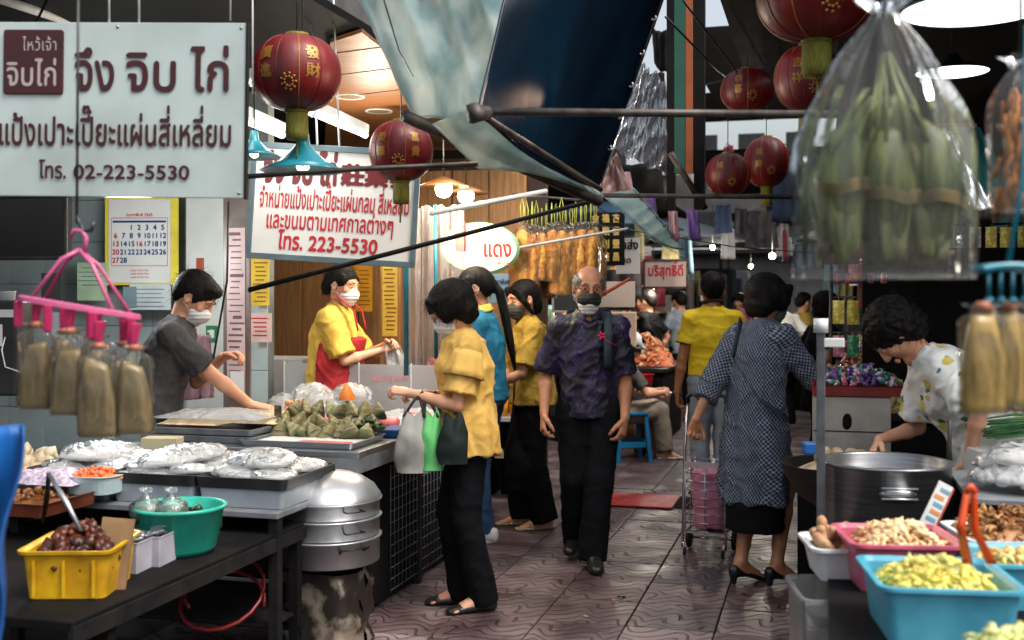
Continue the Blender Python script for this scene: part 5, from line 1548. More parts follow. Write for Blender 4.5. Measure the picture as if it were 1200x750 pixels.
def tier(z, h, nm):
    mb = MB(); mb.lathe([(.0, z), (.196, z), (.203, z + .006), (.203, z + h - .012), (.211, z + h - .008), (.213, z + h), (.205, z + h + .002), (.19, z + h + .002)], n=56); mb.build(nm, ALU, st)
tier(0, .135, 'bottom_tier'); tier(.138, .100, 'steam_tier'); tier(.241, .085, 'steam_tier')
mb = MB(); mb.lathe([(.21, .330), (.207, .342), (.200, .355), (.182, .392), (.140, .428), (.09, .452), (.04, .462), (.0, .465)], n=56, rfun=lambda a, z: 1 + .012 * math.sin(a * 3 + z * 30) * math.sin(a * 7)); ld = mb.build('lid', ALU, st)
mb = MB(); mb.tube([(-.025, 0, .462), (-.022, 0, .488), (.022, 0, .488), (.025, 0, .462)], .007, 8); mb.build('lid_knob', BLACKP, ld)
for z in (.085, .185, .29):
    for sg in (1, -1):
        a0 = math.radians(-38 if sg > 0 else 142)
        big = z < .1
        w = .05 if big else .035
        mb = MB()
        pts = []
        for q, rr0 in ((-1, .200), (-1, .232), (1, .232), (1, .200)):
            aa = a0 + q * w / .2; pts.append((rr0 * math.cos(aa), rr0 * math.sin(aa), z + (.022 if rr0 > .21 and big else 0)))
        mb.tube(pts, .006 if big else .004, 8); mb.build('handle', BLACKP, st)

# red hose under the shelf
mb = MB(); hc_ = R(262, 712, d=4.4)
mb.tube([hc_ + Vector((.16 * math.cos(a) * (1 + .06 * math.sin(a * .5)), .12 * math.sin(a), .10 * math.sin(a * 1.02) + .01 * a)) for a in [i * .35 for i in range(30)]], .008, 6)
tag(mb.build('hose', mat('dark red hose', lin((120, 30, 34)), rough=.4)), 'coiled dark red gas hose under the tray table', 'hose')
# blue cloth at the left edge
mb = MB()
def bl(u, v):
    p = R(-60 + 82 * u - 14 * v * u, 500 + 300 * v, d=2.35); p.y += .05 * math.sin(u * 9 + v * 3); p.x += .01 * math.sin(v * 11); return p
mb.grid(16, 20, bl)
tag(mb.build('blue_coat', mat('blue rain cloth', lin((20, 96, 170)), lin((10, 62, 120)), scale=4, rough=.5, bump=.4, stretch=(3, 3, .5)), solid=.004), 'blue plastic cloth hanging at the left edge of view', 'cloth')
# black machine with radio-like panel at left
mc = thing('counter_machine', 'black boxy machine with white top and printed label by the wall', 'machine', R(2, 462, d=5.2), 0)
mb = MB(); mb.box((0, 0, .22), (.22, .2, .44)); mb.build('body', BLACKP, mc, bevel=.01)
mb = MB(); mb.box((.0, -.102, .38), (.20, .006, .035)); mb.build('label_strip', WHITEPL, mc)
mb = MB(); mb.box((.03, -.102, .28), (.04, .006, .10)); mb.build('sticker', PAPER, mc)
o = thing('cup', 'small white cup standing on the black machine', 'cup', R(8, 357, d=5.2), 0); mb = MB(); mb.lathe([(.0, 0), (.034, 0), (.040, .06), (.042, .062), (.037, .06), (.032, .006), (0, .006)], n=20); mb.build('cup_body', WHITEPL, o)
mb = MB(); mb.tube([R(6, 395, d=5.05), R(2, 410, d=5.0), R(6, 430, d=5.0), R(24, 436, d=5.0)], .003, 5); tag(mb.build('cable', WHITEPL), 'white cable looping down from the black machine', 'cable')
# tv on the wall
tv = thing('television', 'black television hanging on the tiled wall', 'television', R(28, 268, d=6.5), -.15)
mb = MB(); mb.box((0, 0, 0), (.58, .06, .37)); mb.build('case', BLACKP, tv, bevel=.008)
mb = MB(); mb.box((0, -.033, .005), (.54, .004, .33)); mb.build('screen', mat('dark screen', (.006, .007, .008), rough=.12, bump=0), tv)
mb = MB(); mb.box((.0, .10, 0), (.1, .14, .1)); mb.build('bracket', DARKM, tv)
# calendar
CP = 6.95 / F
cal = thing('wall_calendar', 'large February wall calendar with blue and red dates and yellow edge', 'calendar', R(166, 282, d=6.95), -.06)
mb = MB(); mb.box((0, .004, 0), (88 * CP, .006, 104 * CP)); mb.build('backing', mat('yellow board', lin((236, 214, 60)), rough=.6), cal)
mb = MB(); mb.box((-.012, -.003, -.002), (74 * CP, .004, 98 * CP)); pg = mb.build('page', PAPER, cal)
CB = mat('calendar blue', lin((40, 60, 130)), rough=.8); CR_ = mat('calendar red', lin((190, 40, 50)), rough=.8); CRL = mat('calendar pale line', lin((206, 130, 136)), rough=.8)
for (x0, x1, z0, z1) in ((-34, 34, 26, 27), (-34, 34, -30, -29), (-34, -33.2, -30, 27), (33.2, 34, -30, 27), (-32, 32, 21, 23.5)):
    mb = MB(); mb.box(((x0 + x1) / 2 * CP - .012, -.0065, (z0 + z1) / 2 * CP), ((x1 - x0) * CP, .001, (z1 - z0) * CP)); mb.build('rule', CRL if z1 - z0 != 2.5 else CB, pg)
for row in range(5):
    for col in range(7):
        dnum = row * 7 + col - 1
        if 1 <= dnum <= 28:
            letters(str(dnum), 8.6 * CP, .035, CR_ if col == 0 or dnum == 16 else CB, pg, 'date', ((-28.5 + col * 9.4) * CP - .012, -.0068, (12.5 - row * 9.6) * CP), align='C', res=12)
letters('กุมภาพันธ์ 2565', 5 * CP, .03, CR_, pg, 'month', (-.012, -.0068, 28.5 * CP), align='C', res=12)
for i in range(3): letters('บริษัท จำกัด โทร', 3.4 * CP, .02, CR_, pg, 'small_print', (-.012, -.0068, (-36 - i * 4) * CP), align='C', res=9)
# notes on the wall
for i, (px, py, w, h, c, lab) in enumerate(((108, 330, 36, 44, (170, 196, 160), 'pale green sheet taped to wall below the calendar'), (176, 348, 50, 30, (196, 204, 204), 'white handwritten note below the calendar'), (152, 348, 16, 24, (120, 140, 148), 'small grey switch plate on the wall'), (60, 340, 24, 40, (60, 66, 66), 'dark dustpan shape hanging under the television'), (68, 396, 18, 60, (176, 190, 196), 'long pale paper hanging left of the young man'))):
    o = thing('wall_note', lab, 'notice', R(px, py, d=6.9), -.1)
    mb = MB(); mb.box((0, 0, 0), (w * CP, .004, h * CP)); mb.build('sheet', mat('note %s' % 'abcde'[i], lin(c), rough=.8), o)
    for j in range(5 if i < 2 else 0):
        mb = MB(); mb.box((-.02 * (j % 2), -.004, (h / 2 - 6 - j * 5) * CP), (w * CP * .7, .001, .004)); mb.build('text_line', CB, o)
# posters and shelf behind the vendor
for i, (px, py, w, h, c, lab, d_) in enumerate(((305, 330, 22, 56, (232, 196, 60), 'yellow menu poster on the door jamb', 6.9), (306, 384, 26, 34, (226, 190, 182), 'pink notice with two figures below yellow poster', 6.9), (426, 338, 22, 54, (236, 168, 30), 'orange notice on the wood panelling', 8.5), (457, 352, 18, 84, (236, 210, 90), 'tall yellow price list on the panelled post', 7.2), (500, 400, 30, 60, (120, 110, 112), 'grey sheet behind the plastic curtain', 9))):
    o = thing('poster', lab, 'poster', R(px, py, d=d_), -.2); q = d_ / F
    mb = MB(); mb.box((0, 0, 0), (w * q, .006, h * q)); mb.build('sheet', mat('poster %s' % 'abcde'[i], lin(c), rough=.7), o)
    for j in range(int(h / 5) - 1):
        mb = MB(); mb.box((random.uniform(-.01, .01), -.005, (h / 2 - 6 - j * 5) * q), (w * q * random.uniform(.5, .8), .001, .008)); mb.build('text_line', mat('poster print', lin((150, 90, 40)), rough=.8) if i != 1 else CR_, o)
o = thing('door_post', 'tall wood door post left of the vendor', 'post', R(308, 460, d=7.1), -.2); mb = MB(); mb.box((0, 0, .55), (.13, .06, 2.4)); mb.build('post', WOODP, o, bevel=.004)
o = thing('door_post', 'wood and yellow post right of the vendor', 'post', R(458, 460, d=7.3), -.2); mb = MB(); mb.box((0, 0, .55), (.13, .06, 2.4)); mb.build('post', WOODP, o, bevel=.004)
TEALP = mat('teal painted pole', lin((28, 112, 130)), lin((18, 84, 100)), scale=8, rough=.45)
mb = MB(); a = R(476, 440, d=6.2); mb.tube([a, a + Vector((0, 0, 1.3))], .014, 10); tag(mb.build('teal_pole', TEALP), 'teal pole holding the hand painted sign', 'pole')
o = thing('white_counter', 'white storage box behind the screen beside the vendor', 'box', R(335, 445, d=7.3), -.2); mb = MB(); mb.box((0, 0, 0), (.36, .3, .30)); mb.build('case', WHITEPL, o, bevel=.01)
# ------------------------------------------------------------------ right stall
mp_ = R(962, 500, d=3.92); t_, s_ = TS(mp_)
po = thing('steel_post', 'square galvanised post with a short side stub in front of the pot', 'post', (mp_.x, mp_.y, 0), ROT)
mb = MB(); mb.box((0, 0, .70), (.030, .030, 1.40)); mb.build('post', mat('dull galvanised post', (.16, .17, .19), (.09, .095, .10), scale=12, rough=.45, metal=.6), po, bevel=.003)
mb = MB(); mb.box((.045, 0, 1.335), (.07, .032, .032)); mb.build('stub', WHITEPL, po, bevel=.003)
mb = MB(); mb.tube([(0, 0, 1.37), (0, 0, 1.42)], .026, 10); mb.build('top_socket', WHITEPL, po)
# cooking bench with the big pot
rb = TH('cooking_bench', 'dark bench carrying the big steel pot and wok', 'bench', .02, 3.6)
mb = MB(); mb.box((.75, .85, .610), (1.5, 1.5, .03)); mb.build('bench_top', BLACKM, rb, bevel=.004)
mb = MB(); mb.box((.75, .70, .29), (1.46, 1.1, .58)); mb.build('cabinet', BLACKM, rb, bevel=.01)
POTM = mat('brushed steel pot', (.30, .305, .31), (.19, .195, .20), scale=5, rough=.30, metal=.8, bump=.05, bscale=20, stretch=(1, 1, 20), rvar=.06)
pc = R(1037, 625, d=3.98); pt = thing('cooking_pot', 'large brushed steel stock pot with riveted handle', 'pot', (pc.x, pc.y + .0, .628), ROT)
mb = MB(); mb.lathe([(.0, 0), (.205, 0), (.222, .012), (.224, .27), (.232, .274), (.233, .282), (.224, .284), (.218, .276), (.216, .05), (0, .045)], n=64); mb.build('pot_body', POTM, pt)
mb = MB(); mb.lathe([(.0, .225), (.216, .225)], n=40); mb.build('broth', mat('dark broth', (.05, .035, .02), rough=.08, bump=.1), pt)
mb = MB()
a0 = math.radians(-82)
hp_ = [(.225, -.055, .215), (.262, -.048, .222), (.262, .048, .222), (.225, .055, .215)]
for dz in (0, -.035):
    mb = MB(); mb.tube([(r_ * math.cos(a0 + q / .22), r_ * math.sin(a0 + q / .22), z + dz) for r_, q, z in hp_], .0055, 8); mb.build('handle', STEEL, pt)
mb = MB(); mb.tube([(.226 * math.cos(a0 + q / .22), .226 * math.sin(a0 + q / .22), .198) for q in (-.06, -.03, 0, .03, .06)], [.004, .022, .024, .022, .004], 8); mb.build('handle_plate', STEEL, pt)
la = R(1112, 492, d=4.0); mb = MB(); mb.tube([la, R(1113, 560, d=4.05), R(1114, 600, d=4.1)], [.008, .010, .010], 8); tag(mb.build('ladle_handle', BLACKP), 'black ladle handle standing upright at the rim of the steel pot', 'ladle')
wk = R(985, 545, d=4.7); w_ = thing('wok', 'dark iron wok heaped with pale taro behind the pot', 'wok', (wk.x, wk.y, .60), ROT)
mb = MB(); mb.lathe([(.0, 0), (.10, .01), (.18, .06), (.235, .15), (.25, .19), (.256, .195), (.244, .19), (.17, .07), (0, .02)], n=48); mb.build('wok_body', mat('black iron', (.012, .012, .012), (.03, .025, .022), scale=8, rough=.4, metal=.5), w_)
TARO = mat('pale taro', lin((206, 186, 158)), lin((150, 126, 100)), scale=16, rough=.75, bump=.5, bscale=40)
rd = random.Random(8); tr0 = None
for i in range(22):
    x, y = rd.uniform(-.10, .17), rd.uniform(-.12, .10); z = .80 + rd.uniform(0, .035)
    p = Vector((wk.x + x, wk.y + y, z))
    if tr0 is None:
        mb = MB(); mb.blob((0, 0, 0), (.040, .030, .028), 2, .04, (0, 0, 0)); tr0 = mb.build('taro_piece', TARO)
        tag(tr0, 'pale taro root piece in the heap on the black wok', 'taro', 'taro pieces heaped on the wok'); tr0.location = p
    else: dup(tr0, p, label='pale taro piece at the %s %s of the wok heap' % (['front', 'middle', 'back'][min(2, int((y + .12) / .0734))], ['left', 'centre', 'right'][min(2, int((x + .10) / .0901))]), rot=(rd.uniform(0, 6), rd.uniform(0, 6), rd.uniform(0, 6)), scale=rd.uniform(.7, 1.1))
mb = MB(); mb.lathe([(.0, .12), (.23, .14), (.10, .20), (.0, .22)], n=24); mb.build('taro_bed', TARO, w_)
p = R(948, 525, d=4.5); mb = MB(); mb.box((0, 0, 0), (.05, .05, .05)); tag(mb.build('blue_packet', mat('blue packet', lin((40, 110, 190)), rough=.4), bevel=.008, loc=p), 'small blue packet at the left rim of the wok', 'packet')
# candy crate on the grey box
gb = R(1008, 495, d=5.3); bx = thing('storage_box', 'scuffed grey white box behind the taro wok', 'box', (gb.x, gb.y + .15, .70), ROT)
mb = MB(); mb.box((0, 0, .16), (.36, .30, .32)); mb.build('box_body', mat('scuffed grey panel', lin((176, 172, 164)), lin((140, 134, 126)), scale=5, rough=.75, bump=.25), bx, bevel=.006)
mb = MB(); mb.box((0, -.152, .155), (.35, .003, .004)); mb.build('seam', BLACKM, bx)
mb = MB(); mb.blob((-.02, -.151, .20), (.022, .002, .04), 2, .1, (0, 0, 0)); mb.build('stain', BLACKM, bx)
mb = MB(); mb.box((0, 0, -.36), (.5, .34, .68)); tag(mb.build('plinth', BLACKM, loc=(gb.x, gb.y + .15, .69), rz=ROT), 'black plinth under the scuffed grey box', 'plinth')
cr = thing('candy_crate', 'red crate of purple and pink wrapped sweets', 'crate', (gb.x + .03, gb.y + .15, 1.025), ROT)
mb = MB(); rrect(mb, [(0, 0), (0, .045), (.006, .05), (-.008, .05), (-.008, .008)], .42, .34, .01); mb.build('crate_body', mat('dark red plastic', lin((132, 34, 30)), lin((104, 24, 22)), rough=.5), cr)
def candies(n, c, r_, cols, lab, grp, sz=.018, seed=1, flat=.6):
    rd = random.Random(seed); protos = []
    for i in range(n):
        a = rd.uniform(0, 6.283); q = math.sqrt(rd.random()); x, y = r_[0] * q * math.cos(a), r_[1] * q * math.sin(a); z = r_[2] * (1 - q * q) * rd.uniform(.6, 1)
        p = Vector(c) + Vector((x, y, z)); k = i % len(cols); w_ = ' %s %s of it' % (['front', 'middle', 'back'][min(2, int((y / r_[1] + 1) * 1.5))], ['left', 'centre', 'right'][min(2, int((x / r_[0] + 1) * 1.5))])
        if k >= len(protos):
            mb = MB(); mb.tube([(-sz * 1.7, 0, 0), (-sz * 1.0, 0, .002), (-sz * .8, 0, 0), (sz * .8, 0, 0), (sz * 1.0, 0, -.002), (sz * 1.7, 0, 0)], [sz * .7, sz * .15, sz * .62, sz * .62, sz * .15, sz * .7], 7)
            o = mb.build('wrapped_sweet', cols[k][0]); tag(o, cols[k][1] + ' ' + lab + ',' + w_, 'sweet', grp); o.location = p; protos.append(o)
        else: dup(protos[k], p, label=cols[k][1] + ' ' + lab + ',' + w_, rot=(rd.uniform(0, 6), rd.uniform(0, 6), rd.uniform(0, 6)), scale=rd.uniform(.8, 1.3))
candies(90, cr.location + Vector((0, 0, .045)), (.19, .15, .08), [(mat('purple foil', lin((120, 84, 160)), lin((80, 50, 120)), scale=30, rough=.25), 'purple'), (mat('pink foil', lin((214, 140, 160)), lin((180, 100, 120)), scale=30, rough=.25), 'pink'), (mat('green foil', lin((70, 140, 120)), lin((40, 90, 80)), scale=30, rough=.25), 'green'), (mat('pale foil', lin((210, 206, 214)), lin((160, 150, 170)), scale=30, rough=.25), 'silver white')], 'wrapped sweet heaped in the red crate', 'wrapped sweets in the red crate', seed=4)

# foreground trays
FB = thing('front_table', 'dark low table in the right foreground under the food trays', 'table', R(1120, 740, d=2.45), ROT); FB.location.z = 0
mb = MB(); mb.box((.22, .42, .732), (.98, 1.35, .02)); mb.build('table_top', BLACKM, FB, bevel=.003)
for x, y in ((-.2, -.2), (-.2, 1.0), (.65, -.2), (.65, 1.0)):
    mb = MB(); mb.box((x, y, .36), (.03, .03, .72)); mb.build('leg', BLACKM, FB)
BLUT = mat('sky blue plastic', lin((92, 176, 200)), lin((70, 146, 172)), scale=9, rough=.35, bump=.04)
PNKT = mat('rose pink plastic', lin((206, 104, 126)), lin((170, 80, 102)), scale=9, rough=.35, bump=.04)
def tubt(name, label, px, py, d, w, l, h, m, z=None, rz=0, cat='tray'):
    p = R(px, py, d=d); th = thing(name, label, cat, (p.x, p.y, p.z if z is None else z), ROT * .25 + rz)
    mb = MB(); rrect(mb, [(-.020, 0), (-.004, h - .010), (.004, h - .006), (.010, h - .004), (.010, h + .004), (-.002, h + .005), (-.009, h - .006), (-.024, .006)], w, l, .03, 5); mb.build('tub', m, th); return th
b1 = tubt('food_tray', 'sky blue plastic tray full of chopped yellow pickles', 1098, 735, 2.5, .29, .30, .125, BLUT, .744, rz=-.06)
YF = mat('yellow pickled greens', lin((240, 222, 110)), lin((212, 200, 96)), scale=22, rough=.35, bump=.4, bscale=50, edge=(.4, .6), sss=.1)
YF2 = mat('pale green pickle stems', lin((214, 216, 150)), lin((176, 184, 96)), scale=26, rough=.4, bump=.4, bscale=50)
def foodpile(label, c, r_, ms, n, sz, seed, flat=.45, name='pickle_pile', cat='food', rz=0):
    rd = random.Random(seed); th = None
    mb = MB(); b2 = MB()
    for i in range(n):
        a = rd.uniform(0, 6.283); q = rd.random() ** .5
        x, y = r_[0] * q * math.cos(a), r_[1] * q * math.sin(a)
        if len(r_) > 3: x, y = r_[0] * rd.uniform(-1, 1), r_[1] * rd.uniform(-1, 1); q = max(abs(x / r_[0]), abs(y / r_[1]))
        z = r_[2] * (1 - q ** 2.2) + rd.uniform(-.012, .006)
        s_ = sz * rd.uniform(.55, 1.25)
        tg_ = mb if rd.random() < .65 else b2
        if rd.random() < .55:
            a0_ = rd.uniform(0, 6.28); L_ = s_ * 2.6; cu_ = rd.uniform(-2, 2); dz_ = rd.uniform(-.5, .5); w_ = s_ * rd.uniform(.25, .5)
            p_ = [Vector((x + L_ * (q - .5) * math.cos(a0_ + cu_ * (q - .5)), y + L_ * (q - .5) * math.sin(a0_ + cu_ * (q - .5)), max(z, 0) + L_ * dz_ * (q - .5) + s_ * .4 * math.sin(q * 3.1))) for q in (0, .33, .66, 1)]
            tg_.tube(p_, [w_ * .5, w_, w_, w_ * .4], 4)
        else: tg_.blob((x, y, max(z, .0)), (s_, s_ * rd.uniform(.4, .9), s_ * flat * rd.uniform(.5, 1.4)), 1, .42)
    vs = []
    mb.grid(14, 14, lambda u, v: Vector(((u - .5) * 1.9 * r_[0], (v - .5) * 1.9 * r_[1], r_[2] * (1 - max(abs(u - .5), abs(v - .5)) ** 2.2 * 4.6) * .86 - .012)))
    o = mb.build(name, ms[0], loc=c, rz=ROT * .25 + rz); tag(o, label, cat)
    b2.build('pale_pieces', ms[1], o)
    tag(o.children[0], kind='stuff'); o['kind'] = 'stuff'; del o['category']
    return o
foodpile('chopped yellow pickled mustard heaped in the sky blue tray', b1.location + Vector((.0, .0, .085)), (.108, .112, .064, 1), (YF, YF2), 620, .018, 3)
b2_ = tubt('food_tray', 'rose pink plastic tray of pale shredded ginger', 1050, 690, 2.93, .27, .27, .12, PNKT, .744)
foodpile('pale shredded ginger heaped in the pink tray', b2_.location + Vector((.01, .0, .085)), (.100, .100, .068, 1), (mat('pale ginger', lin((238, 206, 160)), lin((220, 180, 130)), scale=22, rough=.5, bump=.4, sss=.1), mat('pale ginger tips', lin((244, 222, 184)), lin((230, 196, 150)), scale=22, rough=.5)), 380, .016, 5)
# white tub with ginger roots over a clear container
p = R(985, 745, d=2.95)
cc = thing('clear_container', 'tall clear plastic container with packets inside under the ginger tub', 'container', (p.x - .02, p.y, .31), ROT * .25)
mb = MB(); rrect(mb, [(-.01, 0), (0, .40), (.008, .405), (.008, .412), (-.004, .412), (-.014, .01)], .20, .26, .03); mb.build('shell', film('cloudy container', tint=(.85, .88, .88), alpha=.05, bump=.3, bscale=9, rough=.2, milky=.30, mcol=(.72, .74, .75)), cc)
PK = [mat('packet pink', lin((206, 120, 130)), lin((236, 220, 220)), scale=20, rough=.5), mat('packet white', (.7, .7, .7), rough=.5), mat('packet brown', lin((130, 90, 70)), lin((90, 70, 60)), scale=14, rough=.5)]
for i in range(12):
    mb = MB(); mb.box((random.uniform(-.015, .015), random.uniform(-.03, .0), .04 + i * .028), (.15, .17, .030), rot=(random.uniform(-.2, .2), random.uniform(-.2, .2), random.uniform(-.2, .2))); mb.build('packet', PK[i % 3], cc, bevel=.004)
mb = MB(); mb.box((0, 0, .15), (.34, .36, .30)); tag(mb.build('support_box', BLACKM, loc=(p.x, p.y + .02, 0), rz=ROT), 'black box on the ground under the clear container', 'box')
gt = tubt('food_tub', 'white plastic tub of knobbly ginger roots left of the pink tray', 983, 700, 3.05, .17, .22, .085, WHITEPL, .735, cat='tub')
rd = random.Random(9); GING = mat('ginger root skin', lin((190, 150, 112)), lin((150, 108, 76)), scale=18, rough=.7, bump=.5, bscale=50); g0 = None
for i in range(16):
    pz = gt.location + Vector((rd.uniform(-.06, .06), rd.uniform(-.08, .08), .075 + rd.uniform(0, .04)))
    if g0 is None:
        S = Sdf(.005); S.cone((-.025, 0, 0), (.025, 0, 0), .014, .012, k=.01); S.cone((0, 0, 0), (.012, .02, .004), .012, .009, k=.01); S.cone((-.015, 0, 0), (-.022, -.02, .002), .011, .008, k=.01); S.ell((.03, .006, .004), (.012, .011, .010), k=.01)
        g0 = sdf_obj(S, 'ginger_root', GING); g0.location = pz; tag(g0, 'knobbly brown ginger root in the white tub', 'ginger', 'ginger roots in the white tub')
    else: dup(g0, pz, label='knobbly ginger root %s %s in the white tub' % (['low', 'midway', 'high'][min(2, int((pz.z - gt.location.z - .075) / .0134))], ['at the left', 'in the centre', 'at the right'][min(2, max(0, int((pz.x - gt.location.x + .06) / .04)))]), rot=(rd.uniform(0, 6), rd.uniform(0, 6), rd.uniform(0, 6)), scale=rd.uniform(.8, 1.2))
# orange tongs
ot = thing('tongs', 'bright orange plastic tongs stuck in the yellow pickles', 'tongs', R(1148, 640, d=2.45), 0)
ORNG = mat('orange plastic', lin((216, 80, 28)), lin((180, 60, 20)), scale=6, rough=.35, bump=0)
b_ = ot.location
for q in (-1, 1):
    a, c = R(1137 + q * 4, 575, d=2.40), R(1148 + q * 14, 660, d=2.47)
    mid = R(1134 + q * 8, 620, d=2.40 + q * .02)
    mb = MB(); mb.grid(10, 1, lambda u, v: (a.lerp(mid, u * 2) if u < .5 else mid.lerp(c, u * 2 - 1)) - b_ + Vector(((v - .5) * (.012 + .012 * u), 0, 0)))
    mb.build('arm', ORNG, ot, solid=.006)
mb = MB(); mb.tube([R(1132, 577, d=2.4) - b_, R(1138, 570, d=2.4) - b_, R(1143, 577, d=2.4) - b_], .008, 8); mb.build('hinge', ORNG, ot)
# pale green pile at bottom right
b3 = tubt('food_tray', 'second sky blue tray right of orange tongs holding orange slices', 1190, 690, 2.75, .22, .24, .11, BLUT, .744)
foodpile('orange yellow slices in the right blue tray', b3.location + Vector((.0, 0, .07)), (.078, .085, .05, 1), (mat('orange slices', lin((238, 190, 110)), lin((226, 160, 80)), scale=20, rough=.4), YF2), 140, .016, 7)
b4 = tubt('food_tray', 'tray of pale green pickled stems in the bottom right corner', 1190, 775, 1.95, .26, .22, .10, mat('cloudy tray', lin((180, 190, 180)), rough=.4), .744)
foodpile('pale green pickled stems heaped in bottom right corner', b4.location + Vector((.0, .0, .06)), (.115, .095, .095, 1), (YF2, mat('pale green flesh', lin((206, 212, 140)), lin((160, 172, 84)), scale=20, rough=.4, sss=.1)), 360, .017, 8)
b5 = tubt('food_tray', 'white tray of dark brown shredded pickle under plastic bags', 1185, 672, 3.15, .30, .28, .07, WHITEPL, .755)
foodpile('dark brown shredded pickle in the white tray', b5.location + Vector((.0, 0, .06)), (.13, .12, .075, 1), (mat('brown shredded pickle', lin((168, 116, 62)), lin((110, 70, 36)), scale=26, rough=.45, bump=.4), mat('brown shred light', lin((190, 140, 84)), rough=.45)), 320, .014, 9)
p = R(1175, 640, d=3.7); slf = thing('side_shelf', 'grey shelf at the right with plastic bagged goods', 'shelf', (p.x, p.y, 0), ROT)
mb = MB(); mb.box((.08, .1, .845), (.42, .62, .02)); mb.build('shelf_board', GALV, slf, bevel=.003)
for x, y in ((-.1, -.18), (-.1, .38), (.26, -.18), (.26, .38)):
    mb = MB(); mb.box((x, y, .42), (.025, .025, .84)); mb.build('leg', DARKM, slf)
for j, (dx, dy, dz, wd) in enumerate(((0, -.05, 0, 'front left'), (.14, -.03, .01, 'front right'), (.06, .12, .02, 'back'), (.07, .0, .07, 'topmost'))):
    pillow_bag('noodle_bag', 'clear bag of pale noodles on the right shelf, %s one' % wd, Vector((p.x + dx, p.y + dy, .862 + dz)), .17, .28, .10, 61 + j, CLEARB, 'noodle bags on the right shelf', (0, .1, 1.0 - j * .6), 'bag', NOOD)
p = R(1190, 520, d=4.2); gx = thing('green_vegetables', 'bunch of fresh green stems on the right behind the bags', 'vegetables', (p.x + .1, p.y, .93), 0)
GRN = mat('fresh green', lin((72, 124, 70)), lin((40, 84, 48)), scale=10, rough=.45)
rd = random.Random(3)
for i in range(30):
    mb = MB(); a = rd.uniform(-.3, .3); y0 = rd.uniform(-.1, .1); z0 = rd.uniform(0, .10)
    mb.tube([(-.22, y0, z0), (-.05, y0 + a * .1, z0 + .02), (.2, y0 + a * .3, z0 + rd.uniform(-.02, .03))], [.003, .006, .004], 5); mb.build('stem', GRN, gx)
mb = MB(); mb.box((0, 0, -.06), (.5, .3, .10)); mb.build('crate', WHITEPL, gx, bevel=.006)
mb = MB(); mb.box((0, 0, .40), (.6, .4, .80)); tag(mb.build('plinth', BLACKM, loc=(p.x + .15, p.y + .05, .0)), 'black stand under the green stems', 'plinth')
# price card
pc = R(1097, 592, d=3.4); pcd = thing('price_card', 'tilted white price card with coloured print in front of the pot', 'card', pc, 0)
pcd.rotation_euler = (-.1, math.radians(28), 0)
mb = MB(); mb.box((0, 0, 0), (.048, .006, .145)); mb.build('card_sheet', PAPER, pcd)
for i in range(5):
    mb = MB(); mb.box((random.uniform(-.006, .006), -.004, .05 - i * .024), (.032, .001, .012)); mb.build('print', [mat('print blue', lin((110, 170, 190)), rough=.7), mat('print orange', lin((226, 150, 90)), rough=.7)][i % 2], pcd)
mb = MB(); mb.box((.026, -.004, 0), (.005, .002, .14)); mb.build('card_edge', mat('red card edge', lin((200, 80, 60)), rough=.6), pcd)
mb = MB(); mb.tube([(.0, .004, -.07), (0, .004, -.26)], .003, 6); mb.build('card_stick', WHITEPL, pcd)
# batik cloths and dark board behind the vendor
db = TH('display_board', 'black display board behind the pineapple shirt woman', 'board', .35, 7.3)
mb = MB(); mb.box((.85, 0, .9), (1.9, .06, 1.8)); mb.build('board', mat('matt black board', (.004, .004, .004), (.007, .006, .006), rough=.95, bump=.1, spec=.1), db)
BATM = mat('red green batik cloth', lin((150, 54, 44)), lin((44, 96, 84)), scale=16, rough=.7, edge=(.48, .53))
BATM2 = mat('orange patterned cloth', lin((190, 92, 46)), lin((70, 50, 90)), scale=22, rough=.7, edge=(.48, .53))
for i, (px, py, w, h, m, lab) in enumerate(((1030, 350, 46, 34, BATM, 'red and green batik cloth hanging on the black board, left'), (1082, 345, 36, 50, BATM, 'batik cloth hanging right of the first'), (1096, 345, 12, 56, BATM2, 'narrow orange patterned cloth strip at the board edge'), (1010, 326, 60, 12, BATM2, 'folded patterned cloth along the top left of board'), (1060, 326, 36, 12, BATM, 'folded batik cloth along the top of board'))):
    o = thing('batik_cloth', lab, 'cloth', R(px, py, d=7.0 - .02 * i), ROT); q = 7.0 / F
    mb = MB(); mb.grid(14, 6, lambda u, v: Vector(((u - .5) * w * q, .012 * math.sin(u * 26), (v - .5) * h * q))); mb.build('cloth', m, o, solid=.003)
# ------------------------------------------------------------------ signs
SIGNW = mat('sign panel white', lin((178, 192, 190)), lin((140, 150, 146)), scale=2.2, rough=.2, edge=(.45, .8), bump=.0)
MAROON = mat('maroon letters', lin((62, 10, 18)), lin((48, 8, 14)), rough=.5, bump=0)
def sign_px(th, d, cx, cy):
    q = d / F
    def tx(text, x0, x1, base, size, m, bold=.03, res=22, y=-.014, **kw):
        return letters(text, size * q, bold, m, th, 'lettering', ((x0 - cx) * q, y, (cy - base) * q), width=(x1 - x0) * q, res=res, **kw)
    return q, tx
d1 = 3.6
s1 = thing('shop_sign', 'large white shop sign with maroon Thai lettering and phone number at top left', 'sign', R(138, 129, d=d1), 0)
s1.rotation_euler = (0, math.radians(.8), ROT * .15)
q, tx = sign_px(s1, d1, 138, 129)
mb = MB(); mb.box((0, 0, 0), (304 * q, .018, 204 * q)); mb.build('sign_panel', SIGNW, s1, bevel=.002)
for sx_, sz_ in ((-146, 96), (146, 96), (-146, -96), (146, -96), (0, 97)):
    mb = MB(); mb.blob((sx_ * q, -.010, sz_ * q), (.006, .003, .006), 1, 0, (0, 0, 0)); mb.build('screw', STEEL, s1)
mb = MB(); mb.box((153 * q, .0, 0), (.006, .026, 206 * q)); mb.build('edge_strip', DARKM, s1)
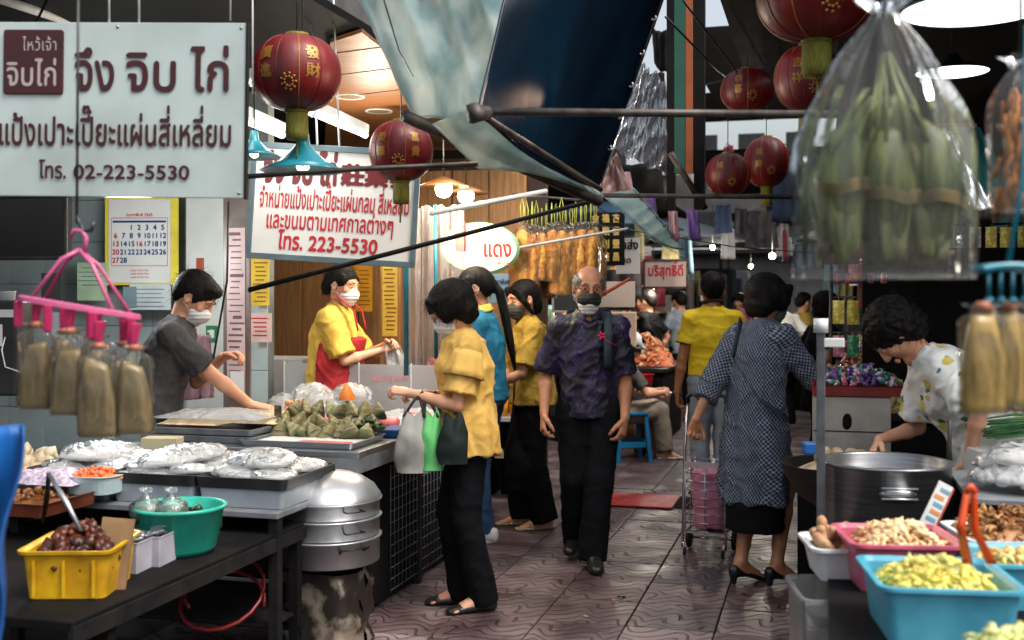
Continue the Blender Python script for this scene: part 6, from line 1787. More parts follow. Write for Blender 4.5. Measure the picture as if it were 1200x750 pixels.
tx('จึง', 87, 137, 107, 62, MAROON, .016); tx('จิบ', 148, 212, 107, 62, MAROON, .016); tx('ไก่', 226, 274, 107, 62, MAROON, .016)
tx('แป้งเปาะเปี๊ยะแผ่นสี่เหลี่ยม', -3, 276, 171, 44, MAROON, .018)
tx('โทร.', 47, 80, 210, 26, MAROON, .02); tx('02-223-5530', 88, 226, 210, 23, MAROON, .02)
mb = MB(); rrect(mb, [(0, 0), (0, .006), (-.001, .007)], 71 * q, 75 * q, .008, M=Matrix.Translation((-99 * q, -.010, 55 * q)) @ Matrix.Rotation(math.pi / 2, 4, 'X'))
lb = mb.build('logo_block', MAROON, s1)
LG = mat('pale logo letters', lin((170, 160, 158)), rough=.5, bump=0)
letters('ไหว้เจ้า', 20 * q, .0, LG, lb, 'lettering', ((26 - 138) * q, -.0175, (129 - 61) * q), width=42 * q, res=18)
letters('จิบไก่', 38 * q, .012, LG, lb, 'lettering', ((7 - 138) * q, -.0175, (129 - 102) * q), width=62 * q, res=20)
def rod(name, label, cat, a, b, r_=.004, m=None, n=6, mid=None):
    mb = MB(); mb.tube([a] + ([mid] if mid is not None else []) + [b], r_, n)
    return tag(mb.build(name, m or DARKM), label, cat)
for i, x in enumerate((128, 163)): rod('hanger_rod', ['left', 'right'][i] + ' thin white rod holding the big shop sign', 'rod', R(x, 26, d=3.6), R(x - 1, -80, d=3.6), .004, WHITEPL)
for i, x in enumerate((296, 270)): rod('hanger_rod', ['thin pale rod just right of the big sign', 'thin pale rod above the right end of big sign'][i], 'rod', R(x, (110, 24)[i], d=3.9), R(x, -80, d=3.9), .0035, WHITEPL)
d2 = 5.3
s2 = thing('shop_sign', 'smaller white sign with hand painted red Thai and Chinese writing', 'sign', R(391, 240, d=d2), 0)
s2.rotation_euler = (0, math.radians(3.6), ROT * .2)
q, tx = sign_px(s2, d2, 391, 240)
HANDR = mat('hand painted red', lin((190, 34, 44)), lin((150, 22, 34)), scale=8, rough=.6, bump=0)
DKR = mat('hand painted dark red', lin((110, 18, 28)), rough=.6, bump=0)
mb = MB(); mb.box((0, 0, 0), (190 * q, .014, 126 * q)); mb.build('sign_panel', mat('sign panel bright', lin((226, 224, 218)), lin((210, 208, 204)), scale=2, rough=.45, bump=.02), s2)
FRM = mat('grey teal frame', lin((92, 112, 120)), rough=.5)
for x, z, w, h in ((0, 65, 198, 7), (0, -65, 198, 7), (-97, 0, 6, 130), (97, 0, 6, 130)):
    mb = MB(); mb.box((x * q, -.004, z * q), (w * q, .03, h * q)); mb.build('frame_bar', FRM, s2, bevel=.002)
Y2 = -.0105
tx('จึง จิบ ไก่', 306, 394, 217, 44, DKR, .045, y=Y2); tx('莊集發', 398, 482, 214, 26, DKR, .045, y=Y2)
tx('จำหน่ายแป้งเปาะเปี๊ยะแผ่นกลม สี่เหลี่ยม', 303, 481, 247, 31, HANDR, .016, y=Y2, slant=.05)
tx('และขนมตามเทศกาลต่างๆ', 312, 464, 271, 28, HANDR, .016, y=Y2, slant=.05)
tx('โทร.', 328, 358, 295, 27, HANDR, .025, y=Y2, slant=.05); tx('223-5530', 364, 446, 295, 24, HANDR, .025, y=Y2, slant=.05)
for i, x in enumerate((372, 398)): rod('hanger_rod', ['left', 'right'][i] + ' pale rod holding the smaller sign', 'rod', R(x, 176, d=d2), R(x - 8, -20, d=d2), .005, WHITEPL)
# oval lit sign
d3 = 7.2
s3 = thing('oval_sign', 'glowing cream oval sign with pale green rim and red Thai word', 'sign', R(562, 292, d=d3), 0); q, tx = sign_px(s3, d3, 562, 292)
mb = MB(); mb.lathe([(0, 0), (46 * q, 0), (47 * q, .01), (47 * q, .05), (0, .05)], n=40, sy=.66, M=Matrix.Rotation(math.pi / 2, 4, 'X')); mb.build('rim', mat('pale green rim', lin((150, 208, 160)), rough=.4), s3)
mb = MB(); mb.lathe([(0, .053), (43 * q, .053)], n=40, sy=.63, M=Matrix.Rotation(math.pi / 2, 4, 'X')); mb.build('face', emis('lit cream face', lin((244, 228, 190)), .9), s3)
tx('แดง', 566, 600, 301, 26, HANDR, .03, y=-.058)
tx('อาหาร', 572, 598, 312, 10, HANDR, .01, y=-.058, res=12)
# ------------------------------------------------------------------ lanterns
REDL = mat('red lantern silk', lin((122, 14, 20)), lin((76, 8, 13)), scale=5, rough=.45, bump=.15, stretch=(1, 1, .4), sss=.0)
GOLDL = mat('gold lantern print', lin((176, 128, 56)), lin((136, 92, 36)), rough=.4, metal=.3)
OLIVE = mat('olive lantern tassel', lin((128, 124, 44)), lin((90, 92, 30)), scale=30, rough=.8, bump=.4, stretch=(8, 8, 1))
def lantern(label, px, py, d, w, h, cord_top=-40, tassel=True, chars='廣進', grp='red lanterns over the lane', dull=False):
    R_ = w / 2 * d / F; H_ = h / 2 * d / F
    th = thing('lantern', label, 'lantern', R(px, py, d=d), random.uniform(0, 6), grp)
    prof = [(R_ * math.sin(a) ** .75 + R_ * .0, -H_ * math.cos(a)) for a in [math.pi * (i + .9) / 18.8 for i in range(18)]]
    mb = MB(); mb.lathe(prof, n=72, rfun=lambda a, z: 1 - .022 * abs(math.sin(a * 6)) ** .35 * 0 + .018 * abs(math.sin(a * 6)) ** .6); mb.build('shade', REDL, th)
    for k in range(12):
        a = math.pi * k / 6
        mb = MB(); mb.tube([((r_ * 1.004) * math.cos(a), (r_ * 1.004) * math.sin(a), z) for r_, z in prof], .0016 + R_ * .006, 4); mb.build('rib', GOLDL if k % 3 == 0 else REDL, th)
    for sg in (-1, 1):
        mb = MB(); r0 = R_ * .27; mb.lathe([(0, 0), (r0, 0), (r0, sg * H_ * .13), (0, sg * H_ * .13)], (0, 0, sg * H_ * .93), 20); mb.build('cap', OLIVE, th)
    if tassel:
        mb = MB(); r0 = R_ * .25; mb.lathe([(r0 * .9, 0), (r0, -.01), (r0 * 1.05, -H_ * .55), (r0 * .95, -H_ * .75), (0, -H_ * .75)], (0, 0, -H_ * 1.02), 24, rfun=lambda a, z: 1 + .05 * math.sin(a * 22)); mb.build('tassel', OLIVE, th)
        mb = MB(); mb.tube([(0, 0, -H_ * 1.7), (.004, 0, -H_ * 2.4)], .004, 5); mb.build('tassel_string', OLIVE, th)
    mb = MB(); mb.tube([(0, 0, H_ * 1.05), (0, 0, (py - cord_top) * d / F)], .003, 5); mb.build('cord', BLACKP, th)
    # gold print: character columns and a round emblem wrapped on the side towards the lane
    az0 = math.atan2(-1, 0) - th.rotation_euler[2]
    for j, ch in enumerate(chars):
        sz = R_ * .34
        o = letters(ch, sz, .02, GOLDL, th, 'gold_character', res=16, align='C')
        aa = az0 + (-.55 if j < 2 else .55)
        zz = H_ * (.22 - .48 * (j % 2)) 
        for v in o.data.vertices:
            x, z = v.co.x, v.co.y + zz
            r_ = R_ * max(0, 1 - (z / H_) ** 2) ** .375 * 1.02 + .003
            an = aa + x / max(R_, .01)
            v.co = (r_ * math.cos(an), r_ * math.sin(an), z)
        o.rotation_euler = (0, 0, 0)
    mb = MB()
    for k in range(9):
        for rr0 in (.10, .17):
            aa = k * .698; x, z = rr0 * R_ * math.cos(aa), -H_ * .42 + rr0 * R_ * math.sin(aa)
            r_ = R_ * max(0, 1 - (z / H_) ** 2) ** .375 * 1.02 + .002; an = az0 + x / R_
            mb.blob((r_ * math.cos(an), r_ * math.sin(an), z), (.035 * R_,) * 3, 1, .1)
    mb.build('gold_emblem', GOLDL, th)
    return th
lantern('big dark red lantern beside the large shop sign', 348, 86, 4.3, 102, 88, chars='廣進發財')
lantern('red lantern with olive tassel in front of the smaller sign', 470, 177, 4.9, 74, 70, cord_top=60, chars='榮華富貴')
lantern('huge red lantern cut by the top edge of view', 957, -6, 4.4, 138, 108, cord_top=-140, chars='榮華')
lantern('bright red lantern with gold print below the huge one', 946, 92, 5.6, 76, 76, chars='吉祥如意')
lantern('small red lantern with two gold characters left of bright one', 876, 106, 6.6, 62, 50, cord_top=-20, tassel=False, chars='恭喜')
lantern('dim dark lantern hanging lowest at left', 853, 205, 7.2, 52, 50, cord_top=100, tassel=False, chars='福')
lantern('dim lantern with gold tag hanging lowest at right', 898, 190, 7.6, 52, 58, cord_top=90, chars='福壽')
# ------------------------------------------------------------------ lamps
TUBE = emis('fluorescent tube', (1.0, .98, .92), 4)
def fluoro(label, a, b, w=.09):
    a, b = Vector(a), Vector(b); th = thing('fluorescent_lamp', label, 'lamp', a.lerp(b, .5), 0, 'fluorescent lamps over the left counter')
    c = a.lerp(b, .5)
    mb = MB(); mb.tube([a - c, b - c], .016, 10); mb.build('tube', TUBE, th)
    mb = MB(); mb.tube([a - c + Vector((0, 0, .035)), b - c + Vector((0, 0, .035))], .030, 4, smooth=False); mb.build('housing', WHITEP, th)
    for p in (a, b):
        mb = MB(); mb.tube([p - c, p - c + (b - a).normalized() * (.03 if p is a else -.03)], .021, 10); mb.build('end_cap', WHITEPL, th)
fluoro('long lit fluorescent tube between the lanterns', R(364, 131, d=4.9), R(428, 158, d=6.1))
fluoro('lit fluorescent tube just right of the big sign', R(285, 140, d=4.6), R(330, 158, d=5.5))
fluoro('lit fluorescent tube beyond the big lantern', R(290, 95, d=4.9), R(352, 122, d=6.4))
fluoro('lit tube high at the top left corner', R(-20, 2, d=6.5), R(34, 24, d=6.9))
TEALE = mat('teal enamel', lin((40, 150, 164)), lin((28, 120, 140)), scale=5, rough=.3, bump=.03)
def enamel(label, px, py, d, w, lit=True, cord=True):
    r_ = w / 2 * d / F; th = thing('enamel_lamp', label, 'lamp', R(px, py, d=d), 0, 'teal enamel lamps')
    mb = MB(); mb.lathe([(.0, r_ * .95), (r_ * .12, r_ * .93), (r_ * .16, r_ * .62), (r_ * .25, r_ * .50), (r_ * .55, r_ * .22), (r_, 0), (r_ * .98, -.002), (r_ * .5, r_ * .18), (.0, r_ * .36)], n=36); mb.build('shade', TEALE, th)
    mb = MB(); mb.blob((0, 0, r_ * .12), r_ * .16, 2, 0); mb.build('bulb', emis('warm bulb', (1, .82, .55), 14), th)
    mb = MB(); mb.tube([(0, 0, r_ * .9), (0, 0, r_ * .9 + 1.0)], .004, 5); mb.build('cord', BLACKP, th)
enamel('teal enamel lamp in front of the smaller sign', 355, 200, 4.4, 100)
enamel('teal enamel lamp half hidden by the big sign', 298, 184, 4.7, 66)
def disc_lamp(label, px, py, d, w, z=None):
    r_ = w / 2 * d / F; th = thing('pendant_lamp', label, 'lamp', R(px, py, d=d), 0, 'wide round lamps over right stall')
    mb = MB(); mb.lathe([(.0, r_ * .5), (r_ * .15, r_ * .48), (r_ * .3, r_ * .25), (r_, .0), (r_ * 1.01, -.006), (r_ * .98, -.004)], n=40); mb.build('shade', mat('dark green enamel', lin((20, 60, 56)), rough=.3), th)
    mb = MB(); mb.lathe([(.0, -.004), (r_ * .96, -.004)], n=40); mb.build('diffuser', emis('lit diffuser', (.95, 1.0, 1.0), 1.6), th)
    mb = MB(); mb.tube([(0, 0, r_ * .45), (0, 0, r_ * .45 + .8)], .004, 5); mb.build('cord', BLACKP, th)
disc_lamp('wide round lamp with glowing white underside at top right corner', 1145, 10, 3.9, 176)
disc_lamp('smaller round glowing lamp behind the leaf bag', 1116, 84, 6.0, 84)
disc_lamp('tiny far round lamp glowing beside the leaf bag', 1108, 121, 10.5, 30)
# warm bulbs
for i, (px, py, w) in enumerate(((520, 218, 46), (546, 226, 40))):
    d = 6.9 + i * .3; r_ = w / 2 * d / F; th = thing('warm_lamp', ['left', 'right'][i] + ' warm lit lamp under brown shade beyond the sign', 'lamp', R(px, py, d=d), 0, 'warm lamps')
    mb = MB(); mb.lathe([(.0, r_ * .5), (r_ * .3, r_ * .4), (r_ * 1.3, .0), (r_ * 1.28, -.004), (r_ * .3, r_ * .3)], n=30); mb.build('shade', mat('brown lamp shade', lin((140, 90, 50)), rough=.4), th)
    mb = MB(); mb.blob((0, 0, -.02), .055, 2, 0); mb.build('bulb', emis('warm bulb bright', (1, .86, .62), 30), th)
    mb = MB(); mb.tube([(0, 0, r_ * .5), (0, 0, r_ * .5 + .8)], .004, 5); mb.build('cord', BLACKP, th)
for (px, py, d, e, c) in ((532, 235, 6.6, 35, (1, .84, .62)), (395, 165, 5.4, 9, (1, .97, .9)), (300, 165, 4.9, 6, (1, .97, .9)), (440, 200, 7.2, 20, (1, .88, .7)), (150, 300, 6.0, 17, (.95, 1, .98))):  # last light has no fixture, added to brighten the tiled wall
    l = bpy.data.lights.new('lamp_fill_light', 'POINT'); l.energy = e; l.color = c; l.shadow_soft_size = .12
    o = bpy.data.objects.new('lamp_fill_light', l); link(o); o.location = R(px, py, d=d)

# ------------------------------------------------------------------ poles and tarpaulins
POLE = mat('dark iron pipe', (.035, .030, .028), (.10, .085, .075), scale=14, rough=.5, metal=.5, bump=.2)
rod('awning_pole', 'horizontal dark pipe across the lane below the blue tarp', 'pole', R(568, 131, d=3.7), R(980, 134, d=3.9), .0145, POLE, 10)
rod('awning_pole', 'second thinner pipe crossing the lane lower down', 'pole', R(700, 229, d=5.9), R(950, 231, d=5.9), .013, POLE, 10)
rod('awning_pole', 'thin dark pipe rising from the sign towards the tarp', 'pole', R(288, 207, d=4.0), R(560, 192, d=4.0), .0095, POLE, 8, mid=R(420, 198, d=4.0))
rod('awning_pole', 'long black slanting pole below the smaller sign', 'pole', R(291, 340, d=4.6), R(700, 234, d=5.6), .011, mat('black pipe', (.012, .012, .012), rough=.5, metal=.3), 8)
rod('awning_pole', 'white slanting pole above the oval sign', 'pole', R(505, 250, d=6.4), R(640, 224, d=7.0), .016, WHITEP, 8)
rod('awning_pole', 'pale thin pole slanting before the yellow bags', 'pole', R(610, 290, d=6.3), R(735, 268, d=6.9), .008, WHITEP, 8)
mb = MB(); mb.tube([R(553, 122, d=3.65), R(556, 134, d=3.65), R(572, 132, d=3.7)], [.02, .034, .022], 10); tag(mb.build('pole_joint', POLE), 'rusty pipe joint at the corner of the blue tarp', 'joint')
rod('tarp_pole', 'dark rolled pole along the lower edge of the pale tarp', 'pole', R(474, 136, d=4.5), R(702, 236, d=5.3), .026, POLE, 10)
rod('tarp_pole', 'thin pipe along the lower edge of the dark blue tarp', 'pole', R(560, 132, d=3.68), R(704, 222, d=4.8), .012, POLE, 8)
TARP = cloth_sheet('pale teal tarpaulin', lin((210, 222, 222)), lin((164, 190, 194)), .68, scale=3.2, bump=.5, bscale=6, stretch=(2.2, 2.2, .5), rough=.5)
BLUT2 = cloth_sheet('dark blue tarpaulin', (.005, .024, .050), (.002, .006, .014), .40, scale=2.0, bump=.4, bscale=7, stretch=(2, 2, .4), rough=.3)
def quadsheet(name, label, cat, A, B, C, D, m, nu=60, nv=50, amp=.04, fr=9, seed=1, sag=.05, n=Vector((0, -1, .2)), ridge=None):
    """A top left, B top right, C bottom right, D bottom left"""
    mb = MB(); n = n.normalized()
    def fn(u, v):
        p = (A.lerp(B, u)).lerp(D.lerp(C, u), v)
        w = math.sin(u * fr + 2.2 * math.sin(v * 2.1 + seed) + seed) * .5 + math.sin(u * fr * 2.3 + 1.7 * v + seed * 2) * .28 + math.sin(u * fr * 4.9 + 5 * v + seed) * .12
        w += .25 * math.sin((u + v) * fr * 1.7 + seed * 3)
        return p + n * (amp * w * (1 - .35 * v)) + Vector((0, 0, -sag * 4 * u * (1 - u) * (.3 + .7 * v)))
    mb.grid(nu, nv, fn)
    o = tag(mb.build(name, m, solid=.002), label, cat)
    if name == 'tarpaulin':
        for e_ in ([fn(0, k / 24) for k in range(25)], [fn(1, k / 24) for k in range(25)], [fn(k / 24, 1) for k in range(25)]):
            mb = MB(); mb.tube(e_, .007, 5); mb.build('hem', m, o)
        for k in range(1, 7):
            p_ = fn(.985, k / 7.3); mb = MB(); mb.lathe([(.006, -.005), (.013, -.005), (.013, .005), (.006, .005)], n=12, M=Matrix.Translation(p_) @ Matrix.Rotation(math.pi / 2, 4, 'X')); mb.build('eyelet', STEEL, o)
    return o
quadsheet('tarpaulin', 'pale teal tarpaulin sagging from the top over the left counter', 'tarpaulin', R(396, -60, d=4.3), R(640, -70, d=4.1), R(706, 232, d=5.35), R(486, 140, d=4.55), TARP, amp=.12, fr=13, sag=-.10, seed=2, nu=110, nv=70)
quadsheet('tarpaulin', 'rolled lower fold of the pale teal tarp', 'tarpaulin', R(508, 146, d=4.50), R(568, 120, d=4.4), R(694, 226, d=5.25), R(560, 196, d=4.7), TARP, amp=.02, fr=6, sag=-.03, seed=4, nu=30, nv=30)
quadsheet('tarpaulin', 'dark blue tarpaulin hanging at the top centre', 'tarpaulin', R(606, -60, d=4.0), R(800, -70, d=4.2), R(700, 220, d=4.85), R(560, 134, d=3.72), BLUT2, amp=.03, fr=5, sag=.03, seed=6)
quadsheet('tarpaulin', 'light blue tarp scrap hanging under the second pipe', 'tarpaulin', R(704, 226, d=5.95), R(742, 222, d=6.0), R(802, 292, d=7.4), R(760, 276, d=6.8), TARP, amp=.02, fr=6, sag=.02, seed=3, nu=30, nv=20)
FOIL = film('crinkled clear sheet', tint=(.82, .84, .88), alpha=.22, bump=1.0, bscale=7, rough=.12, milky=.30, mcol=(.62, .64, .70))
quadsheet('plastic_sheet', 'crinkled clear plastic sheet hanging behind the blue tarp', 'plastic sheet', R(744, 70, d=6.6), R(780, 96, d=6.8), R(782, 205, d=7.2), R(716, 175, d=6.8), FOIL, amp=.09, fr=16, sag=.0, seed=5, nu=60, nv=60)
quadsheet('plastic_sheet', 'pinkish crumpled plastic triangle near the second pipe', 'plastic sheet', R(714, 190, d=6.7), R(722, 180, d=6.7), R(750, 240, d=7.0), R(700, 228, d=6.6), cloth_sheet('dusty pink sheet', lin((196, 172, 170)), lin((150, 120, 120)), .5, scale=8), amp=.04, fr=10, sag=0, seed=9, nu=30, nv=30)
PURP = cloth_sheet('purple cloth scrap', lin((140, 104, 178)), lin((112, 80, 156)), .3)
PNKC = cloth_sheet('pink cloth scrap', lin((214, 170, 176)), lin((190, 136, 144)), .3)
for i, (x, y, w, h, m, lab) in enumerate(((757, 250, 26, 42, PURP, 'larger purple cloth pegged below the pipe'), (789, 264, 12, 34, PNKC, 'pink cloth strip between two purple cloths'), (812, 264, 16, 36, PURP, 'narrow purple cloth hanging at the right'), (730, 216, 22, 30, PNKC, 'dusty pink cloth above the second pipe'))):
    c = R(x, y, d=7.0); q = 7.0 / F
    quadsheet('hanging_cloth', lab, 'cloth', c + Vector((-w / 2 * q, 0, h / 2 * q)), c + Vector((w * .4 * q, 0, h / 2 * q)), c + Vector((w * .6 * q, 0, -h / 2 * q)), c + Vector((-w * .3 * q, 0, -h * .42 * q)), m, 10, 8, .012, 8, i, .01)
# dark green and orange column
pc = R(806, 200, d=7.6); cl = thing('painted_column', 'hanging roof post with green and orange painted faces behind the pipes', 'column', (pc.x, pc.y, 0), ROT)
mb = MB(); mb.box((-.05, 0, 3.3), (.075, .08, 1.9)); mb.build('green_face', mat('dark green paint', lin((14, 74, 60)), rough=.5), cl)
mb = MB(); mb.box((.015, .002, 3.3), (.05, .08, 1.9)); mb.build('orange_face', mat('orange brown paint', lin((146, 72, 30)), rough=.5), cl)
mb = MB(); mb.box((.08, .01, 3.2), (.07, .10, 2.2)); mb.build('dark_face', BLACKM, cl)
mb = MB(); mb.box((-.115, .01, 3.2), (.05, .10, 2.2)); mb.build('dark_edge', BLACKM, cl)
rod('strut', 'dark diagonal strut below the painted column', 'strut', R(786, 180, d=7.4), R(826, 244, d=7.6), .03, POLE, 4)

# ------------------------------------------------------------------ hanging bags, right foreground
def gather_bag(mb, H_, w, dpt, neck=.012, shoulders=.45, pleat=.10, nple=15, n=72, m=34, top_flare=.05, squash=2.6, ph=0):
    """gathered clear bag hanging from its neck at the origin, H_ long"""
    vs, fs = [], []
    for j in range(m + 1):
        v = j / m
        if v < .06: k = neck * (1 + (1 - v / .06) * 1.8); kd = k; pl = .35
        else:
            u = (v - .06) / .94
            e = min(1, u / shoulders); e = math.sin(e * math.pi / 2) ** .9
            k = neck + (w / 2 - neck) * (e * (.86 + .14 * u)); kd = neck + (dpt / 2 - neck) * e
            pl = pleat * (1 - .75 * u)
        for i in range(n):
            a = 2 * math.pi * i / n
            f_ = 1 + pl * math.sin(a * nple + 2.2 * math.sin(v * 3 + a * 2 + ph)) + pl * .5 * math.sin(a * nple * 2.3 + v * 6 + ph)
            ca, sa = math.cos(a), math.sin(a)
            ca = math.copysign(abs(ca) ** (2 / squash), ca); sa = math.copysign(abs(sa) ** (2 / squash), sa)
            vs.append(Vector((k * ca * f_, kd * sa * f_, -v * H_)))
    for j in range(m):
        for i in range(n):
            i2 = (i + 1) % n; fs.append((j * n + i, (j + 1) * n + i, (j + 1) * n + i2, j * n + i2))
    b = m * n
    fs.append(tuple(b + i for i in range(n)))
    mb.add(vs, fs, True); return mb
LBF = film('leaf bag film', tint=(.97, .98, .97), alpha=.0, ior=1.16, bump=.8, bscale=9, rough=.09, milky=.06, mcol=(.85, .88, .85), stretch=(1, 1, .35))
dl = 1.95; q = dl / F
lbg = thing('leaf_parcel_bag', 'large clear plastic bag of green leaf parcels hanging at the upper right', 'bag', R(1037, -5, d=dl), 0)
mb = MB(); gather_bag(mb, 332 * q, 206 * q, .13, neck=.014, shoulders=.62, pleat=.16, nple=13); mb.build('bag_film', LBF, lbg)
mb = MB(); mb.tube([(0, 0, -.01), (0, 0, .35)], .003, 6); mb.build('string', WHITEPL, lbg)
LEAFO = mat('olive banana leaf', lin((118, 124, 68)), lin((62, 74, 38)), scale=7, edge=(.42, .6), rough=.4, bump=.4, bscale=40, stretch=(9, 9, .7))
LEAFP = mat('pale banana leaf', lin((132, 132, 84)), lin((92, 94, 54)), scale=5, rough=.45, bump=.4, bscale=40, stretch=(9, 9, .7))
LEAFT = mat('brown leaf tie', lin((150, 130, 84)), lin((110, 90, 54)), scale=9, rough=.7, bump=.4)
LEAFE = mat('ragged brown leaf end', lin((110, 84, 54)), lin((60, 44, 30)), scale=18, rough=.7, bump=.5)
rd = random.Random(12)
for b_, (bx_, wd) in enumerate(((-.082, .052), (.002, .058), (.086, .055))):
    for layer in range(3):
        for i in range(4):
            u = (i + .5) / 4 - .5; x = bx_ + u * wd * 1.25; y = .03 - layer * .026 + abs(u) * .035 + rd.uniform(-.004, .004)
            top = -(118 + rd.uniform(-14, 30) + abs(u) * 26) * q; bot = -(314 + rd.uniform(-16, 8) - abs(u) * 26) * q
            W_ = rd.uniform(.034, .046); tw_ = rd.uniform(-.25, .25); ph_ = rd.uniform(0, 6)
            def lf(a_, v):
                e = min(1, v * 2.6) ** .8; cx = bx_ * (.35 + .65 * e) * (1 - .18 * max(0, v - .6)) + (x - bx_) * (.25 + .75 * e) * (1 - .55 * max(0, v - .55) * 2)
                ww = W_ * (.25 + .75 * min(1, v * 1.7)) * (1 - .55 * max(0, v - .62) * 2.2)
                o_ = a_ - .5
                return Vector((cx + o_ * ww, y + .012 * math.cos(o_ * 2.6) * -1 + o_ * tw_ * .03 + .003 * math.sin(v * 14 + ph_) + .002 * math.sin(o_ * 22), top + (bot - top) * v + .004 * math.sin(o_ * 9 + ph_) * (v > .97)))
            mb = MB(); mb.grid(6, 12, lf); mb.build('leaf', LEAFO if rd.random() < .7 else LEAFP, lbg, solid=.0015)
            mb = MB()
            for k in range(4): mb.tube([(bx_ + (x - bx_) * .6 + (k - 1.5) * .006, y, bot + .014), (bx_ + (x - bx_) * .6 + (k - 1.5) * .007 + rd.uniform(-.008, .008), y + rd.uniform(-.006, .006), bot - rd.uniform(.002, .014))], [.005, .0015], 4)
            tag(mb.build('leaf_end', LEAFE, lbg), kind='stuff')
    for k in range(3):
        zz = -(222 + b_ * 8 + k * 5) * q; mb = MB(); mb.tube([(bx_ - wd * .85, -.03, zz), (bx_ - wd * .3, -.058, zz - .006 + .008 * b_), (bx_ + wd * .3, -.058, zz + .004 - .014 * (b_ == 1)), (bx_ + wd * .85, -.03, zz + .008 * (1 - b_))], [.0025] * 4, 5); mb.build('tie', LEAFT, lbg)
    mb = MB(); mb.tube([(bx_ * .6, 0, -140 * q), (bx_ * .8, 0, -165 * q), (bx_, 0, -215 * q), (bx_, 0, -285 * q)], [.003, wd * .6, wd * .8, wd * .55], 14); mb.build('inner_leaves', LEAFO, lbg)
for i in range(9):
    x = rd.uniform(-.07, .07); mb = MB(); mb.tube([(x * .12, rd.uniform(-.01, .01), -.10), (x * .7, -.025, -.19), (x * 1.1, -.035, -.26)], [.001, .004, .003], 4); mb.build('leaf_stalk', LEAFO, lbg)
# bag with orange contents at the right edge
rbg = thing('dried_food_bag', 'clear bag of orange dried strips at the top right edge', 'bag', R(1196, 66, d=2.1), .3); q2 = 2.1 / F
mb = MB(); gather_bag(mb, 185 * q2, 84 * q2, .07, neck=.010, shoulders=.35, pleat=.12, nple=9, n=48, m=24, ph=2); mb.build('bag_film', LBF, rbg)
mb = MB()
for i in range(120):
    x, y = rd.uniform(-.045, .045), rd.uniform(-.02, .02); z = rd.uniform(-.27, -.06); x *= min(1, -z / .15)
    mb.tube([(x, y, z), (x + rd.uniform(-.015, .015), y, z - rd.uniform(.02, .06))], [.004, .003], 4)
tag(mb.build('orange_strips', mat('orange dried strips', lin((196, 128, 50)), lin((150, 84, 26)), scale=20, rough=.5), rbg), kind='stuff')
mb = MB(); mb.tube([(0, 0, 0), (0, 0, .25)], .003, 5); mb.build('string', BLACKP, rbg)
SOUP = mat('brown soup', lin((140, 122, 82)), lin((112, 94, 60)), scale=3, rough=.25, bump=.05, sss=.0)
SOUP2 = mat('honey yellow liquid', lin((188, 160, 92)), lin((160, 130, 66)), scale=3, rough=.2, bump=.05)
SOUPF = film('soup bag film', tint=(.97, .96, .93), alpha=.0, ior=1.18, bump=.8, bscale=14, rough=.07, milky=.05, mcol=(.8, .8, .74), stretch=(1, 1, .5))
def soup_bag(label, loc, H_, w, d_, m, grp, rz, fill=.72, clip=None):
    th = thing('soup_bag', label, 'bag', loc, rz, grp)
    mb = MB(); gather_bag(mb, H_, w, d_, neck=.008, shoulders=.11, pleat=.10, nple=9, n=48, m=26, squash=3.4, ph=rd.uniform(0, 6)); mb.build('bag_film', SOUPF, th)
    mb = MB(); z0 = -H_ * (1 - fill)
    vs, fs = [], []; n = 28; M_ = 10
    tl = rd.uniform(-.25, .25)
    for j in range(M_ + 1):
        v = j / M_; k = w / 2 * (.52 + .44 * min(1, v * 1.9) ** .8); kd = d_ / 2 * (.45 + .5 * min(1, v * 2.5)) * .92
        for i in range(n):
            a = 2 * math.pi * i / n; ca, sa = math.cos(a), math.sin(a); ca = math.copysign(abs(ca) ** .75, ca); sa = math.copysign(abs(sa) ** .75, sa)
            vs.append(Vector((k * ca + tl * w * .3 * (1 - v), kd * sa, z0 + (-H_ * .985 - z0) * v + (1 - v) * tl * k * ca * 2)))
    for j in range(M_):
        for i in range(n): i2 = (i + 1) % n; fs.append((j * n + i, (j + 1) * n + i, (j + 1) * n + i2, j * n + i2))
    fs.append(tuple(range(n))); fs.append(tuple(M_ * n + n - 1 - i for i in range(n)))
    mb.add(vs, fs, True); mb.build('liquid', m, th)
    mb = MB(); mb.lathe([(.009, -.012), (.013, -.008), (.012, .0), (.009, .004)], n=12); mb.build('rubber_band', mat('rubber band', lin((190, 120, 90)), rough=.5), th)
    if clip:
        mb = MB(); mb.box((0, 0, .022), (.016, .014, .062)); cp = mb.build('clip', clip, th, bevel=.003)
        mb = MB(); mb.box((.008, -.004, .03), (.006, .016, .045), rot=(0, .25, 0)); mb.build('clip_arm', clip, cp)
    return th
# pink hanger with the soup bags
PINKH = mat('pink hanger plastic', lin((206, 104, 146)), lin((186, 84, 128)), scale=6, rough=.3, bump=.03)
PINKC = mat('dark pink clip', lin((180, 40, 90)), lin((150, 28, 74)), scale=6, rough=.35, bump=.03)
dh = 2.6; q = dh / F
hg = thing('clothes_hanger', 'pink oval clip hanger holding bags of brown soup', 'hanger', R(93, 278, d=dh), 0)
ctr = R(93, 361, d=dh) - hg.location
def ringp(a, s=1.0): return ctr + Vector((70 * q * s * math.cos(a), .060 * s * math.sin(a), -.022 * math.cos(a) - 0.004 * math.sin(a)))
mb = MB()
N_ = 60; vs, fs = [], []
for i in range(N_):
    a = 2 * math.pi * i / N_
    for (s_, dz) in ((1.02, -.007), (1.02, .007), (.93, .009), (.93, -.005)): vs.append(ringp(a, s_) + Vector((0, 0, dz)))
for i in range(N_):
    j = (i + 1) % N_
    for k in range(4): k2 = (k + 1) % 4; fs.append((i * 4 + k, i * 4 + k2, j * 4 + k2, j * 4 + k))
mb.add(vs, fs, False); mb.build('ring', PINKH, hg, bevel=.002)
for a in (0, math.pi):
    pass
